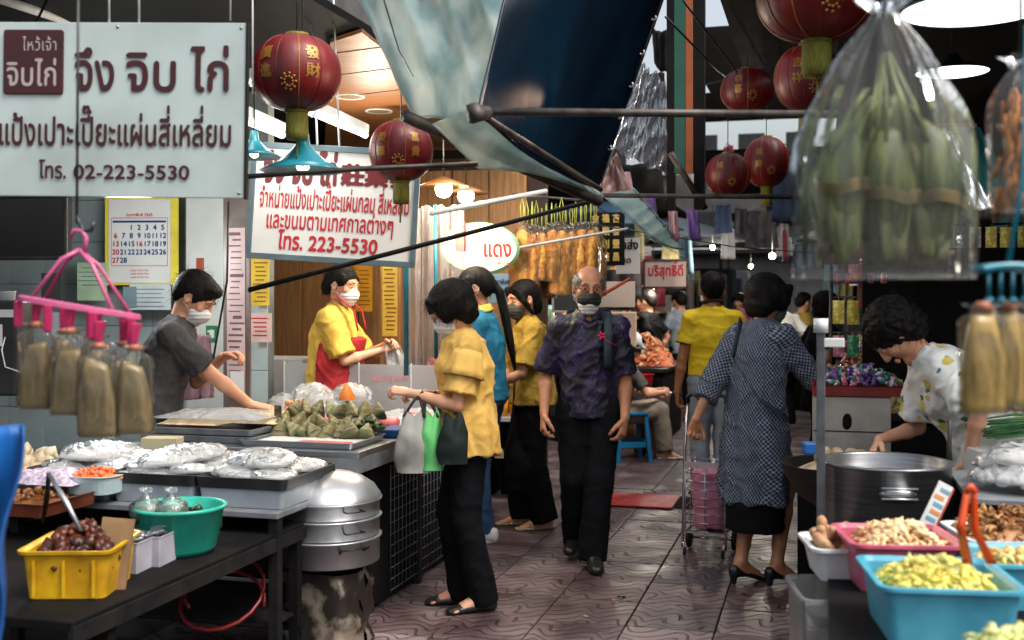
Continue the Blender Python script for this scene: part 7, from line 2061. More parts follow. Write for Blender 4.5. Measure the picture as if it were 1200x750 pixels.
mb = MB(); mb.tube([ringp(0), ringp(math.pi)], .006, 6); mb.build('crossbar', PINKH, hg)
for a in (.6, 2.4, 3.9, 5.5):
    mb = MB(); mb.tube([(0, 0, -.03), (ringp(a) * .35), ringp(a, .97)], [.0055, .005, .005], 6); mb.build('arm', PINKH, hg)
mb = MB(); mb.tube([(0.012, 0, -.035), (.016, 0, .0), (.006, 0, .016), (-.012, 0, .016), (-.022, 0, -.002)], [.006, .006, .006, .005, .004], 8); mb.build('hook', PINKH, hg)
rod('rope', 'black cord running down in front of the big sign to pink hanger', 'cord', R(92, -60, d=dh), R(90, 262, d=dh), .0035, BLACKP)
mb = MB(); c_ = R(93, 262, d=dh); mb.tube([c_ + Vector((-.005, 0, .02)), c_, c_ + Vector((.010, 0, -.018)), c_ + Vector((.028, 0, -.016)), c_ + Vector((.034, 0, .004))], .005, 8); tag(mb.build('metal_hook', BLACKP), 'black hook carrying the pink hanger', 'hook')
bags = [(2.85, 42, 'leftmost front soup bag on the pink hanger'), (3.9, 82, 'second soup bag from the left on the pink hanger'), (4.75, 116, 'third soup bag from left hanging in front'), (5.45, 158, 'rightmost soup bag on the pink hanger'), (1.9, 74, 'small soup bag behind the second one'), (1.2, 112, 'soup bag hidden behind the third one'), (.5, 146, 'soup bag behind the rightmost one')]
for i, (a, px, lab) in enumerate(bags):
    rp = ringp(a); p = hg.location + rp + Vector((0, 0, -.055)); 
    p.x = (px - 600) / F * p.y
    p.z += [0, -.012, -.03, -.02, .0, 0, -.005][i]
    big = i < 4
    soup_bag(lab, p, [.205, .20, .215, .205, .15, .17, .17][i], [.080, .085, .094, .085, .05, .06, .06][i], .05, SOUP, 'soup bags on the pink hanger', rd.uniform(-.2, .2), fill=rd.uniform(.72, .86), clip=PINKC)
for a in (3.3, 4.35, 5.1, 5.9, .9, 1.55, 2.3):
    rp = ringp(a) + Vector((0, 0, -.035))
    mb = MB(); mb.box(rp, (.018, .012, .062)); mb.build('clip', PINKC, hg, bevel=.003)
# teal hanger with bags at right edge
th_ = thing('clothes_hanger', 'teal clip hanger at the right edge holding honey coloured bags', 'hanger', R(1185, 316, d=1.8), 0); q = 1.8 / F
mb = MB(); mb.grid(24, 4, lambda u, v: Vector(((-34 + 68 * u) * q, .02 + (v - .5) * .05, .006 * math.sin(u * 3.1)))); mb.build('plate', TEALP if False else mat('teal hanger plastic', lin((20, 130, 150)), lin((14, 106, 128)), rough=.3), th_, solid=.012)
for x in (-26, -12, 2, 16):
    mb = MB(); mb.tube([(x * q, 0, 0), (x * q, 0, -.045)], .0025, 5); mb.build('clip_arm', MATS['teal hanger plastic'], th_)
    mb = MB(); mb.blob((x * q, 0, -.05), (.008, .006, .008), 1, 0); mb.build('clip_bead', MATS['teal hanger plastic'], th_)
mb = MB(); mb.tube([(-.006, 0, .0), (.02, 0, .16), (.03, .01, .4)], .004, 6); mb.build('string', MATS['teal hanger plastic'], th_)
for i, (px, w, h, lab) in enumerate(((1152, .075, .18, 'honey coloured liquid bag leftmost at the right edge'), (1178, .060, .17, 'honey coloured liquid bag in the middle at the right edge'), (1200, .075, .18, 'honey coloured liquid bag cut by the right edge'))):
    soup_bag(lab, R(px, 356, d=1.8 + .02 * i), h, w, .045, SOUP2, 'honey coloured bags at the right edge', rd.uniform(-.2, .2), fill=.9)
# pink framed poster and teal umbrella at right
pf = thing('framed_poster', 'pink framed white poster behind the leaf bag', 'poster', R(1122, 182, d=5.2), 0); q = 5.2 / F
mb = MB(); mb.box((0, 0, 0), (44 * q, .02, 74 * q)); mb.build('frame', mat('pink frame', lin((196, 84, 110)), rough=.5), pf, bevel=.002)
mb = MB(); mb.box((0, -.012, 0), (36 * q, .003, 66 * q)); mb.build('sheet', PAPER, pf)
quadsheet('umbrella', 'folded teal umbrella behind the right hanging bag', 'umbrella', R(1140, 150, d=4.6), R(1150, 150, d=4.6), R(1200, 240, d=4.4), R(1140, 238, d=4.4), cloth_sheet('teal umbrella cloth', lin((30, 110, 104)), lin((20, 84, 84)), .3), 20, 16, .02, 10, 4, .0)
quadsheet('plastic_sheet', 'white plastic strip hanging right of the leaf bag', 'plastic sheet', R(1106, 150, d=3.6), R(1118, 160, d=3.6), R(1165, 245, d=3.4), R(1140, 248, d=3.4), FOIL, 20, 24, .012, 8, 2, .0)
# ------------------------------------------------------------------ things people carry
# tote bags on the arm of the woman in the yellow blouse
def wpt(I, p):
    M = Matrix.Translation(I['root'].location) @ Matrix.Rotation(I['root'].rotation_euler[2], 4, 'Z'); return M @ Vector(p)
wr = wpt(YW, YW['wR'] * .72 + YW['eR'] * .28); wl = wpt(YW, YW['wL'] * .75 + YW['eL'] * .25)
def tote(label, top, bx, w, h, m, hm, sq=.07, rz=0, knot=False):
    c = Vector(bx); th = thing('handbag', label, 'bag', c, rz)
    mb = MB()
    def fn(u, v):
        a = u * 6.2832; ww = w / 2 * (.55 + .55 * math.sin(min(1, v * 1.15) * math.pi * .62)); dd = sq / 2 * (.25 + .8 * math.sin(min(1, v * 1.1) * math.pi * .8))
        f_ = 1 + .05 * math.sin(a * 5 + v * 5) + .05 * math.sin(a * 3 + 2 * math.sin(v * 7)) + .03 * math.sin(v * 17 + a * 2)
        return Vector((ww * math.cos(a) * f_, dd * math.sin(a) * f_, h * (.5 - v) + .02 * abs(math.cos(a)) * (1 - v) * 2))
    mb.grid(36, 18, fn); b = len(mb.v)
    mb.add([fn(i / 36, 1) for i in range(36)], [tuple(range(36))], True)
    mb.build('bag_body', m, th)
    for sg in (-1, 1):
        a_ = Vector((-w * .30, sg * sq * .12, h * .5)); b_ = Vector((w * .30, sg * sq * .12, h * .5)); t_ = Vector(top) - c + Vector((0, sg * .012, .018))
        mb = MB(); mb.tube([a_, a_.lerp(t_, .6) + Vector((-.01, 0, 0)), t_ + Vector((-.012, 0, -.01)), t_ + Vector((0, 0, .004)), t_ + Vector((.012, 0, -.01)), b_.lerp(t_, .6) + Vector((.01, 0, 0)), b_], [.007] * 7, 6); mb.build('handle', hm, th)
    return th
GRNC = mat('mint green bag cloth', lin((120, 214, 130)), lin((96, 190, 108)), scale=6, rough=.7, bump=.3)
WBG = mat('translucent white bag', lin((190, 190, 182)), lin((140, 140, 134)), scale=5, rough=.45, bump=.4, bscale=14)
HND = mat('dark brown handles', lin((60, 44, 40)), rough=.7)
hgt = 540
tp = wl
tote('white half of a two tone market tote bag on the yellow blouse woman', tp, R(485, 521, d=tp.y - .03), .155, .26, WBG, HND, .09)
tote('mint green tote bag beside the white one', tp, R(506, 520, d=tp.y - .04), .10, .245, GRNC, HND, .08)
tote('small black handbag on the arm of the yellow blouse woman', wr + Vector((0, -.06, 0)), R(531, 518, d=5.12), .13, .20, mat('black green leather', (.010, .018, .016), (.02, .03, .028), rough=.45), HND, .08)
# black bag of the mustard woman
c_ = R(612, 545, d=7.1)
tote('black shoulder bag hanging by the mustard shirt woman', R(606, 430, d=7.15), c_, .20, .30, BLACK_TR, BLACKP, .10)
# plastic bag held by the vendor and pinkish bag on the wall
hd = wpt(VW, VW['wL'])
quadsheet('plastic_bag', 'thin white plastic bag opened by the woman in red apron', 'plastic bag', hd + Vector((-.0, -.05, .02)), hd + Vector((.10, -.05, .0)), hd + Vector((.17, -.08, -.17)), hd + Vector((.03, -.08, -.19)), CLEARB, 20, 20, .015, 9, 3, 0)
quadsheet('plastic_bag', 'pinkish plastic bag hanging on the white pillar', 'plastic bag', R(212, 392, d=6.1), R(246, 392, d=6.1), R(252, 466, d=6.1), R(204, 470, d=6.1), film('pink bag film', tint=(.85, .62, .68), alpha=.05, milky=.35, mcol=(.75, .5, .56)), 24, 24, .03, 9, 5, 0)
rod('cable', 'black cable running down the white pillar', 'cable', R(268, 236, d=5.5), R(250, 420, d=5.6), .006, BLACKP, 6, mid=R(266, 330, d=5.5))
# shopping trolley
tr = thing('shopping_trolley', 'silver wheeled shopping trolley with pink bag inside', 'trolley', R(830, 648, z=0), math.radians(-22))
CHR = mat('chrome tube', (.72, .73, .75), (.6, .6, .62), rough=.2, metal=.9, bump=0)
hw, hd_ = .125, .11
for sg in (-1, 1):
    mb = MB(); mb.tube([(sg * hw, -.12, .05), (sg * hw, -.10, .30), (sg * hw, -.06, .62), (sg * hw * .9, -.04, .88)], .0085, 8); mb.build('side_tube', CHR, tr)
mb = MB(); mb.tube([(-hw * .9, -.04, .88), (-hw * .9, -.038, .915), (-hw * .7, -.036, .93), (hw * .7, -.036, .93), (hw * .9, -.038, .915), (hw * .9, -.04, .88)], .014, 10); mb.build('handle', BLACKP, tr)
x0, x1, y0, y1 = -.115, .115, -.09, .17
for i in range(9):
    z = .14 + i * .048; mb = MB(); mb.tube([(x0, y0, z), (x1, y0, z), (x1, y1, z), (x0, y1, z)], .0035, 6, closed=True); mb.build('basket_ring', CHR, tr)
for x, y in ((x0, y0), (x1, y0), (x0, y1), (x1, y1), (0, y0), (x0, .04), (x1, .04), (0, y1)):
    mb = MB(); mb.tube([(x, y, .13), (x, y, .535)], .0035, 6); mb.build('basket_wire', CHR, tr)
mb = MB(); mb.box((0, .04, .132), (.23, .26, .008)); mb.build('basket_floor', CHR, tr)
mb = MB(); mb.box((0, y0 - .004, .525), (.24, .008, .035)); mb.build('top_band', mat('pink white band', lin((226, 196, 206)), rough=.4), tr)
for sg in (-1, 1):
    mb = MB(); mb.lathe([(.0, -.012), (.055, -.012), (.062, -.008), (.062, .008), (.055, .012), (0, .012)], n=24, M=Matrix.Translation((sg * .135, .10, .064)) @ Matrix.Rotation(math.pi / 2, 4, 'Y')); mb.build('wheel', BLACKP, tr)
    mb = MB(); mb.lathe([(.0, -.008), (.020, -.008), (.026, -.006), (.026, .006), (0, .008)], n=20, M=Matrix.Translation((sg * .11, -.13, .028)) @ Matrix.Rotation(math.pi / 2, 4, 'Y')); cw = mb.build('caster_wheel', BLACKP, tr)
    mb = MB(); mb.tube([(sg * .11, -.13, .03), (sg * .12, -.125, .08)], .007, 6); mb.build('caster_fork', CHR, tr)
mb = MB(); mb.tube([(-.13, .1, .064), (.13, .1, .064)], .006, 6); mb.build('axle', CHR, tr)
S = Sdf(.009); S.loft([(0, .04, .16), (0, .04, .30), (0, .03, .47)], [.10, .105, .09], [.11, .115, .09], (1, 0, 0), k=.02)
o = sdf_obj(S, 'pink_bag', mat('pink plastic bag', lin((226, 120, 150)), lin((206, 160, 180)), scale=9, rough=.35, bump=.5, bscale=16), None, lambda x, y, z: .022 * snoise(x, y, z, 22, 3, 3)); o.location = tr.location; o.rotation_euler = tr.rotation_euler; tag(o, 'crumpled pink plastic bag inside the trolley basket', 'plastic bag')
# blue stools
STB = mat('blue stool plastic', lin((30, 120, 170)), lin((22, 100, 150)), scale=5, rough=.4, bump=.03)
def stool(label, p, rz, h=.45):
    th = thing('stool', label, 'stool', p, rz, 'blue plastic stools')
    mb = MB(); rrect(mb, [(-.01, h - .03), (.0, h - .02), (.0, h - .004), (-.006, h)], .30, .30, .03); mb.build('seat', STB, th)
    for sx in (-1, 1):
        for sy in (-1, 1):
            mb = MB(); mb.tube([(sx * .12, sy * .12, h - .02), (sx * .155, sy * .155, 0)], [.022, .028], 4, smooth=False); mb.build('leg', STB, th)
    for k in range(4):
        a = k * math.pi / 2; mb = MB(); mb.box((.138 * math.cos(a), .138 * math.sin(a), h * .35), (.018 if k % 2 == 0 else .24, .24 if k % 2 == 0 else .018, .05)); mb.build('brace', STB, th)
stool('blue plastic stool carrying the seated person', Vector((R(737, 500, d=10.25).x, 10.25, 0)), .2)
stool('second blue stool partly hidden behind the first', Vector((R(760, 500, d=11.2).x, 11.2, 0)), .5, .42)

# ------------------------------------------------------------------ left stalls further on
# clear curtain strips beside the vendor
CUR = film('curtain film', tint=(.92, .92, .93), alpha=.12, bump=.7, bscale=8, rough=.12, milky=.42, mcol=(.70, .67, .68), stretch=(6, 6, .4))
cu = thing('plastic_curtain', 'hanging clear plastic curtain beside the teal pole', 'curtain', R(505, 430, d=6.9), 0); q = 6.9 / F
for i in range(4):
    x = (-28 + i * 17) * q; mb = MB(); mb.grid(10, 30, lambda u, v: Vector((x + u * 16 * q, .03 * math.sin(u * 7 + i) + .01 * math.sin(v * 9 + i), 188 * q * v + .01 * math.sin(u * 5)))); mb.build('strip', CUR, cu)
mb = MB(); mb.tube([R(510, 240, d=6.8), R(511, 420, d=6.8)], .012, 8); tag(mb.build('teal_pole', TEALP), 'second thin teal pole in the plastic curtain', 'pole')
# cupboard/clutter behind the curtain
def shelf_stall(label, t0, t1, s0, s1, h=.8, m=DARKM):
    th = TH('stall_table', label, 'table', (t0 + t1) / 2, (s0 + s1) / 2)
    mb = MB(); mb.box((0, 0, h - .02), (t1 - t0, s1 - s0, .04)); mb.build('table_top', m, th, bevel=.004)
    mb = MB(); mb.box((0, 0, (h - .04) / 2), (t1 - t0 - .08, s1 - s0 - .1, h - .06)); mb.build('cabinet', BLACKM, th, bevel=.01)
    return th
shelf_stall('dark stall table beyond the dumpling counter', -3.2, -2.35, 6.9, 9.0)
shelf_stall('dark stall table under the dried food heap', -2.7, -1.50, 11.2, 12.8, .78)
shelf_stall('far dark stall table on the left', -2.9, -2.0, 13.4, 16.5, .85)
shelf_stall('dark stall table of the second right stall', .12, 1.3, 6.4, 8.6, .86)
shelf_stall('third right stall table further down', .15, 1.3, 9.4, 12.0, .85)
shelf_stall('far right stall table', .15, 1.3, 13, 17, .85)
# amber cluster bags
AMB = mat('fried golden food', lin((228, 168, 66)), lin((186, 118, 36)), scale=16, rough=.5, bump=.8, bscale=26, stretch=(1, 1, .5), edge=(.4, .6))
AMBF = film('amber bag film', tint=(.97, .95, .90), alpha=.0, bump=.9, bscale=20, rough=.1, milky=.05, mcol=(.8, .76, .66), ior=1.2)
YT = mat('yellow green bag tie', lin((190, 196, 90)), lin((150, 160, 60)), rough=.5)
rd = random.Random(21)
rod('hanging_rail', 'thin rail the golden snack bags hang from', 'rail', R(600, 228, d=7.3), R(700, 236, d=7.5), .008, POLE, 6)
pr = None; k = 0
for row in range(2):
    for i in range(8):
        px = 612 + i * 11.5 + row * 5; d = 7.3 + row * .14
        p = R(px, 262 + rd.uniform(-5, 5) + row * 3 - (6 if i > 5 else 0), d=d)
        lab = 'clear bag of golden fried snacks, %s from the left in the %s row' % (['first', 'second', 'third', 'fourth', 'fifth', 'sixth', 'seventh', 'eighth'][i], ['front', 'back'][row])
        if pr is None:
            pr = thing('snack_bag', lab, 'bag', p, 0, 'golden snack bags on the rail')
            mb = MB(); gather_bag(mb, .46, .19, .13, neck=.010, shoulders=.3, pleat=.10, nple=7, n=32, m=16); mb.build('bag_film', AMBF, pr)
            S = Sdf(.010); S.loft([(0, 0, -.08), (0, 0, -.22), (0, 0, -.44)], [.035, .078, .082], [.028, .052, .054], (1, 0, 0), k=.01)
            sdf_obj(S, 'snacks', AMB, pr, lambda x, y, z: .010 * snoise(x, y, z, 70, 3, 3))
            mb = MB(); mb.tube([(-.006, 0, 0), (-.012, 0, .09), (0, 0, .15), (.012, 0, .09), (.006, 0, 0)], .0035, 5); mb.build('tie', YT, pr)
        else: dup(pr, p, rd.uniform(0, 3), lab, (rd.uniform(.8, 1.05), rd.uniform(.8, 1.1), rd.uniform(.78, 1.1)))
# signs deeper in
def board(name, label, px, py, w, h, d, c, lines=(), cat='sign', rz=None, lc=None, frame=None):
    o = thing(name, label, cat, R(px, py, d=d), ROT * .5 if rz is None else rz); q = d / F
    mb = MB(); mb.box((0, 0, 0), (w * q, .02, h * q)); mb.build('panel', mat('board %d %d' % (px, py), lin(c), tuple(v * .85 for v in lin(c)), scale=3, rough=.5, bump=.03), o, bevel=.002)
    if frame:
        for x, z, a, b in ((0, h / 2, w + 3, 2.5), (0, -h / 2, w + 3, 2.5), (-w / 2, 0, 2.5, h), (w / 2, 0, 2.5, h)):
            mb = MB(); mb.box((x * q, -.006, z * q), (a * q, .022, b * q)); mb.build('frame_bar', frame, o)
    for (text, dx, dz, wd, sz) in lines:
        letters(text, sz * q, .03, lc, o, 'lettering', (dx * q, -.014, dz * q), width=wd * q, align='C', res=14)
    return o
GOLDC = mat('gold paint letters', lin((200, 170, 90)), rough=.5, bump=0); INK = mat('black ink letters', (.015, .015, .02), rough=.6, bump=0)
board('black_sign', 'black sign with rows of gold Chinese characters', 710, 280, 44, 62, 8.2, (14, 16, 16), [(a, -12 + 12 * j, 20 - 15 * i, 9, 11) for i, row in enumerate(('金福吉', '泰順發', '興利豐', '和盛昌')) for j, a in enumerate(row)], lc=GOLDC)
board('white_sign', 'white sign with black Thai word beside the black sign', 736, 300, 28, 42, 8.6, (206, 202, 196), [('ราส่ง', 0, 8, 24, 14), ('สด', -2, -8, 12, 9)], lc=INK)
board('banner', 'beige banner with red Thai lettering in a thin frame', 780, 321, 50, 32, 11, (190, 166, 156), [('บริสุทธิ์ดี', 0, -2, 42, 17)], lc=HANDR, frame=POLE)
board('white_sign', 'blank white carton panel above the shelf boxes', 718, 345, 52, 30, 9.4, (204, 186, 172))
board('blue_sign', 'pale blue notice with small dark print behind the women', 588, 338, 32, 34, 7.8, (150, 186, 206), [('ราคาพิเศษ', 0, 5, 26, 8), ('ขายส่ง', 0, -5, 22, 8)], lc=CB)
board('menu_sheet', 'red menu sheet hanging beside the oval sign', 540, 278, 12, 34, 7.05, (150, 66, 54), [('ชา', 0, 6, 8, 8), ('กาแฟ', 0, -8, 9, 7)], lc=GOLDC)
bw = thing('carton', 'large beige carton on the shelf behind the old man', 'box', R(718, 380, d=9.6), ROT * .5); q = 9.6 / F
mb = MB(); mb.box((0, .1, -6 * q), (54 * q, .3, 40 * q)); mb.build('carton_body', mat('beige carton', lin((206, 178, 156)), lin((186, 158, 138)), rough=.8), bw, bevel=.004)
mb = MB(); mb.box((0, .1, -30 * q), (66 * q, .34, 5 * q)); mb.build('shelf_board', DARKM, bw)
board('glass_case', 'white framed glass case behind the women', 665, 345, 34, 40, 8.8, (60, 64, 62), cat='case', frame=WHITEP)
quadsheet('hanging_cloth', 'orange strap slanting behind the old man head', 'strap', R(690, 352, d=7.4), R(738, 325, d=7.4), R(738, 329, d=7.4), R(690, 357, d=7.4), ORNG, 6, 2, 0, 1, 0, 0)
# lit orange glass jar cabinet between women
jc = thing('snack_cabinet', 'low cabinet with lit yellow snack jars between the women', 'cabinet', R(608, 560, d=8.2), ROT * .5); jc.location.z = 0
mb = MB(); mb.box((0, .1, .60), (.34, .3, .03)); mb.build('shelf_board', WHITEP, jc); mb = MB(); mb.box((0, .24, .45), (.34, .02, .9)); mb.build('back_board', DARKM, jc); mb = MB(); mb.box((0, .1, .33), (.34, .3, .03)); mb.build('shelf_board', WHITEP, jc)
for i in range(4):
    mb = MB(); mb.lathe([(0, 0), (.036, 0), (.038, .11), (.03, .12), (0, .12)], (-.12 + i * .08, .04, .62), 16); mb.build('jar', mat('golden jar', lin((240, 180, 40)), lin((200, 110, 20)), scale=20, rough=.3), jc)
# dried food heap (orange pink) + bowls on far table
PR = [mat('dried shrimp orange', lin((214, 124, 70)), lin((186, 90, 50)), scale=20, rough=.6), mat('dried squid pale', lin((226, 190, 150)), lin((206, 160, 120)), scale=20, rough=.6)]
tb_ = Q(-1.95, 11.85, .79)
foodpile('heap of orange dried seafood on the table behind the seated person', tb_ + Vector((.1, .0, .0)), (.34, .30, .30), PR, 420, .035, 31)
foodpile('heap of pale dried squid left of the orange heap', Q(-2.2, 11.6, .79), (.22, .2, .26), PR[::-1], 200, .035, 32)
for i, (t, s, z, r_, m, lab, cat) in enumerate(((-1.78, 11.05, .55, .17, mat('red bucket', lin((170, 24, 26)), rough=.4), 'red plastic bucket below the orange heap', 'bucket'), (-1.60, 10.7, .40, .21, ALU, 'wide aluminium basin beside the seated person', 'basin'))):
    o = TH('container', lab, cat, t, s, z); mb = MB(); mb.lathe([(0, 0), (r_ * .85, 0), (r_ * .95, .14), (r_, .18), (r_ * 1.04, .185), (r_ * .96, .18), (r_ * .8, .02), (0, .02)], n=30); mb.build('bowl', m, o)
    mb = MB(); mb.lathe([(0, 0), (r_ * .7, 0), (r_ * .72, -z), (0, -z)], n=16); mb.build('stand', CARD, o)
# market goods on the right: bright stuff
cols = [((196, 60, 44), (226, 150, 90)), ((60, 140, 110), (160, 190, 90)), ((206, 196, 120), (150, 130, 60)), ((150, 60, 90), (210, 170, 180)), ((190, 180, 180), (90, 80, 90)), ((60, 80, 140), (200, 200, 210))]
def goods(label, t, s, z, w, l, h, k, n=90, sz=.03, seed=1):
    m = mat('goods %d' % k, lin(cols[k][0]), lin(cols[k][1]), scale=22, rough=.5, edge=(.45, .55)); m2 = mat('goods b %d' % k, lin(cols[k][1]), lin(cols[(k + 2) % 6][0]), scale=22, rough=.5)
    return foodpile(label, Q(t, s, z), (w / 2, l / 2, h, 1), (m, m2), n, sz, seed, name='market_goods')
G = [(.35, 6.7, 2, 'yellow herb bundles'), (.62, 6.9, 0, 'red and orange packets'), (.95, 6.9, 3, 'dark pink packets'), (.35, 7.6, 1, 'green vegetables'), (.7, 7.8, 4, 'grey bagged goods'), (.35, 9.8, 0, 'red fruit'), (.7, 10.4, 2, 'yellow fruit'), (.4, 11.2, 3, 'pink goods'), (.5, 13.6, 1, 'green goods'), (.5, 15, 4, 'pale goods'), (-2.4, 13.8, 4, 'pale goods'), (-2.4, 15, 2, 'yellow goods'), (-2.3, 12.6, 0, 'orange red goods'), (-2.6, 7.4, 0, 'orange packets'), (-2.7, 8.3, 2, 'yellow snacks')]
for i, (t, s, k, nm) in enumerate(G): goods('%s piled on the %s stall, pile %s' % (nm, 'right' if t > 0 else 'left', 'near the lane' if abs(t) < .5 or -2.5 < t < 0 else 'at the back'), t, s, .87, .30, .55, .17, k, 120, .035, i)
# hanging clothes and goods on lines over the right and far stalls
CL = [((30, 30, 34), (60, 56, 60)), ((206, 200, 196), (170, 166, 170)), ((150, 40, 60), (110, 30, 50)), ((190, 180, 140), (150, 140, 96)), ((40, 60, 90), (26, 40, 66)), ((120, 150, 160), (90, 120, 130))]
rd = random.Random(33); proto = {}; seen_ = {}; ordw = ['nearest', 'second nearest', 'third nearest', 'fourth', 'fifth', 'sixth', 'seventh', 'eighth', 'ninth', 'tenth', 'eleventh', 'twelfth', 'thirteenth', 'fourteenth', 'fifteenth', 'sixteenth', 'farthest']
ss_ = sorted(rd.uniform(8.5, 24) for _ in range(90))
nmz = ['black', 'white', 'dark red', 'khaki', 'navy blue', 'pale blue']
for i in range(90):
    side = rd.random()
    s = ss_[i]
    t = rd.uniform(.1, 1.6) if side < .5 else (rd.uniform(-2.6, -1.7) if side < .8 else rd.uniform(-1.5, .1))
    z = rd.uniform(1.75, 2.4) if abs(t + .7) > .85 else rd.uniform(2.35, 2.9)
    k = rd.choice([0, 0, 1, 2, 3, 4, 5, 1]); p = Q(t, s, z)
    side_w = 'over the right stalls' if t > 0 else ('on the left side' if t < -1.6 else 'high over the lane')
    ky = (k, side_w); seen_[ky] = seen_.get(ky, -1) + 1
    lab = '%s %s garment hanging %s' % (ordw[min(seen_[ky], 16)], nmz[k], side_w)
    if k not in proto:
        o = thing('hanging_garment', lab, 'garment', p, rd.uniform(0, 6), 'garments hung over the far stalls')
        mb = MB(); mb.grid(12, 10, lambda u, v: Vector(((u - .5) * (.36 + .1 * v), .03 * math.sin(u * 14), -.5 * v))); mb.build('cloth', mat('garment %d' % k, lin(CL[k][0]), lin(CL[k][1]), scale=6, rough=.8), o, solid=.004)
        mb = MB(); mb.tube([(-.15, 0, 0), (0, 0, .05), (.15, 0, 0)], .005, 5); mb.build('hanger', BLACKP, o)
        proto[k] = o
    else: dup(proto[k], p, rd.uniform(0, 6), lab, rd.uniform(.6, 1.15))
# cluttered string lines and wires over the lane
for i, (a, b, r_) in enumerate(((R(690, 262, d=7), R(1000, 300, d=9), .004), (R(640, 200, d=6), R(800, 300, d=9), .003), (R(800, 0, d=5), R(900, 120, d=8), .006), (R(780, 20, d=5), R(880, 110, d=8), .006), (R(1000, 0, d=6), R(1090, 60, d=8), .005), (R(740, 100, d=7), R(700, 230, d=6.5), .003), (R(450, 0, d=3.9), R(484, 90, d=4.3), .003), (R(60, -10, d=4.2), R(-20, 130, d=4.0), .005), (R(600, 150, d=9), R(860, 90, d=12), .01))):
    rod('wire', 'dark wire strung %s' % ['from the second pipe to the right stalls', 'from pale tarp down to the lane', 'across the dark roof, upper one', 'across the dark roof, lower one', 'above the leaf bag', 'behind crinkled plastic sheet', 'in front of the pale tarp', 'in front of the big sign logo', 'far behind the tarps'][i], 'wire', a, b, r_, BLACKP, 5, mid=a.lerp(b, .5) - Vector((0, 0, .04)))
# white paint standing in for the slanting light streak at the top left corner
rod('painted_light_streak', 'white painted strip in place of a light streak across the top left corner', 'pipe', R(-20, -8, d=4.6), R(96, 30, d=5.4), .022, WHITEP, 8)
# far people, coarse
def extra(label, px, d, heading, top, H=1.62, **kw):
    g = R(px, 400, d=d); g.z = 0
    return person(label, g, heading, H=H, h=.011, top=dict(m=top, h=.013), bottom=dict(h=.014), shoes=None, **kw)
extra('person in black facing the right stall behind checked lady', 958, 9.3, -80, BLACK_TR, 1.55, hair='bob')
extra('far person in a white top walking down the lane', 918, 12.5, 10, WHITEP, 1.6, hair='tied')
extra('far person in black beside the left stalls', 765, 13, 60, BLACK_TR, 1.6, hair='short')
extra('far shopper in a pale blue top behind the yellow polo man', 800, 14.5, 20, JEANS_L, 1.6, hair='tied')
extra('far shopper in white top on the left of the lane', 782, 17, -30, WHITEP, 1.62, hair='short')
extra('far shopper in pink top near the lane end', 868, 18, 150, PINKH, 1.58, hair='bob')
extra('far shopper in mustard top by the right stalls', 936, 14, -70, MUST, 1.58, hair='tied')
extra('far person in dark red top at the right', 905, 16, -40, REDA, 1.6, hair='short')
# more boxes and dark structures closing the far end
rd = random.Random(44)
for i in range(16):
    side = 1 if i % 2 else -1
    s = 17 + i * 1.6; t = 1.2 if side > 0 else -3.0; c = rd.choice([(60, 60, 66), (90, 80, 74), (40, 52, 60), (110, 104, 100)])
    hgt_ = rd.uniform(1.6, 2.4)
    mb = MB(); mb.box((0, 0, hgt_ / 2), (1.6, 1.4, hgt_)); tag(mb.build('stall_block', mat('far stall %d' % (c[0]), lin(c), rough=.8), bevel=.02, loc=Q(t, s, 0), rz=ROT), 'dim far stall on the %s side, number %s down the lane' % ('right' if side > 0 else 'left', ['one', 'two', 'three', 'four', 'five', 'six', 'seven', 'eight'][i // 2]), 'stall')
# shop house facades beyond the roofs
def facade(label, t0, t1, s, h, c, seed):
    rd = random.Random(seed); th = TH('shop_house', label, 'building', (t0 + t1) / 2, s); W = t1 - t0
    mb = MB(); mb.box((0, 2, h / 2), (W, 4, h)); mb.build('wall', mat('facade %d' % seed, lin(c), tuple(v * .6 for v in lin(c)), scale=1.5, rough=.85, bump=.2), th)
    for r_ in range(int(h / 3)):
        for k in range(int(W / 1.8)):
            x = -W / 2 + 1 + k * 1.8; mb = MB(); mb.box((x, -.02, 4.2 + r_ * 3), (1.0, .08, 1.4)); wnd = mb.build('window', BLACKP, th)
            mb = MB(); mb.box((x, -.08, 3.46 + r_ * 3), (1.1, .12, .08)); mb.build('sill', WHITEP, wnd)
    mb = MB(); mb.box((0, -.3, 3.3), (W, .6, .12)); mb.build('ledge', DARKM, th)
facade('grey shop house closing the far end of the lane', -9, 9, 44, 6.4, (84, 82, 80), 1)
facade('tall dim shop house over the far left roofs', -16, -6.8, 14, 10, (92, 90, 88), 2)
facade('tall dim shop house over the far right roofs', 4.0, 14, 16, 10, (84, 82, 80), 3)
# dark canopy parts that close the view between tarps and column
for i, (px, py, w, h, d, lab) in enumerate(((772, 60, 18, 50, 8.5, 'black awning flap beside the column, upper'), (768, 100, 22, 30, 8.8, 'black awning flap beside the column, lower'), (745, 222, 60, 60, 8.4, 'black cloth mass behind crinkled sheet'))):
    c = R(px, py, d=d); q = d / F
    quadsheet('awning_flap', lab, 'awning', c + Vector((-w / 2 * q, 0, h / 2 * q)), c + Vector((w / 2 * q, 0, h / 2 * q)), c + Vector((w * .6 * q, 0, -h / 2 * q)), c + Vector((-w * .3 * q, 0, -h * .3 * q)), BLACKM, 14, 10, .04, 7, i, .02)
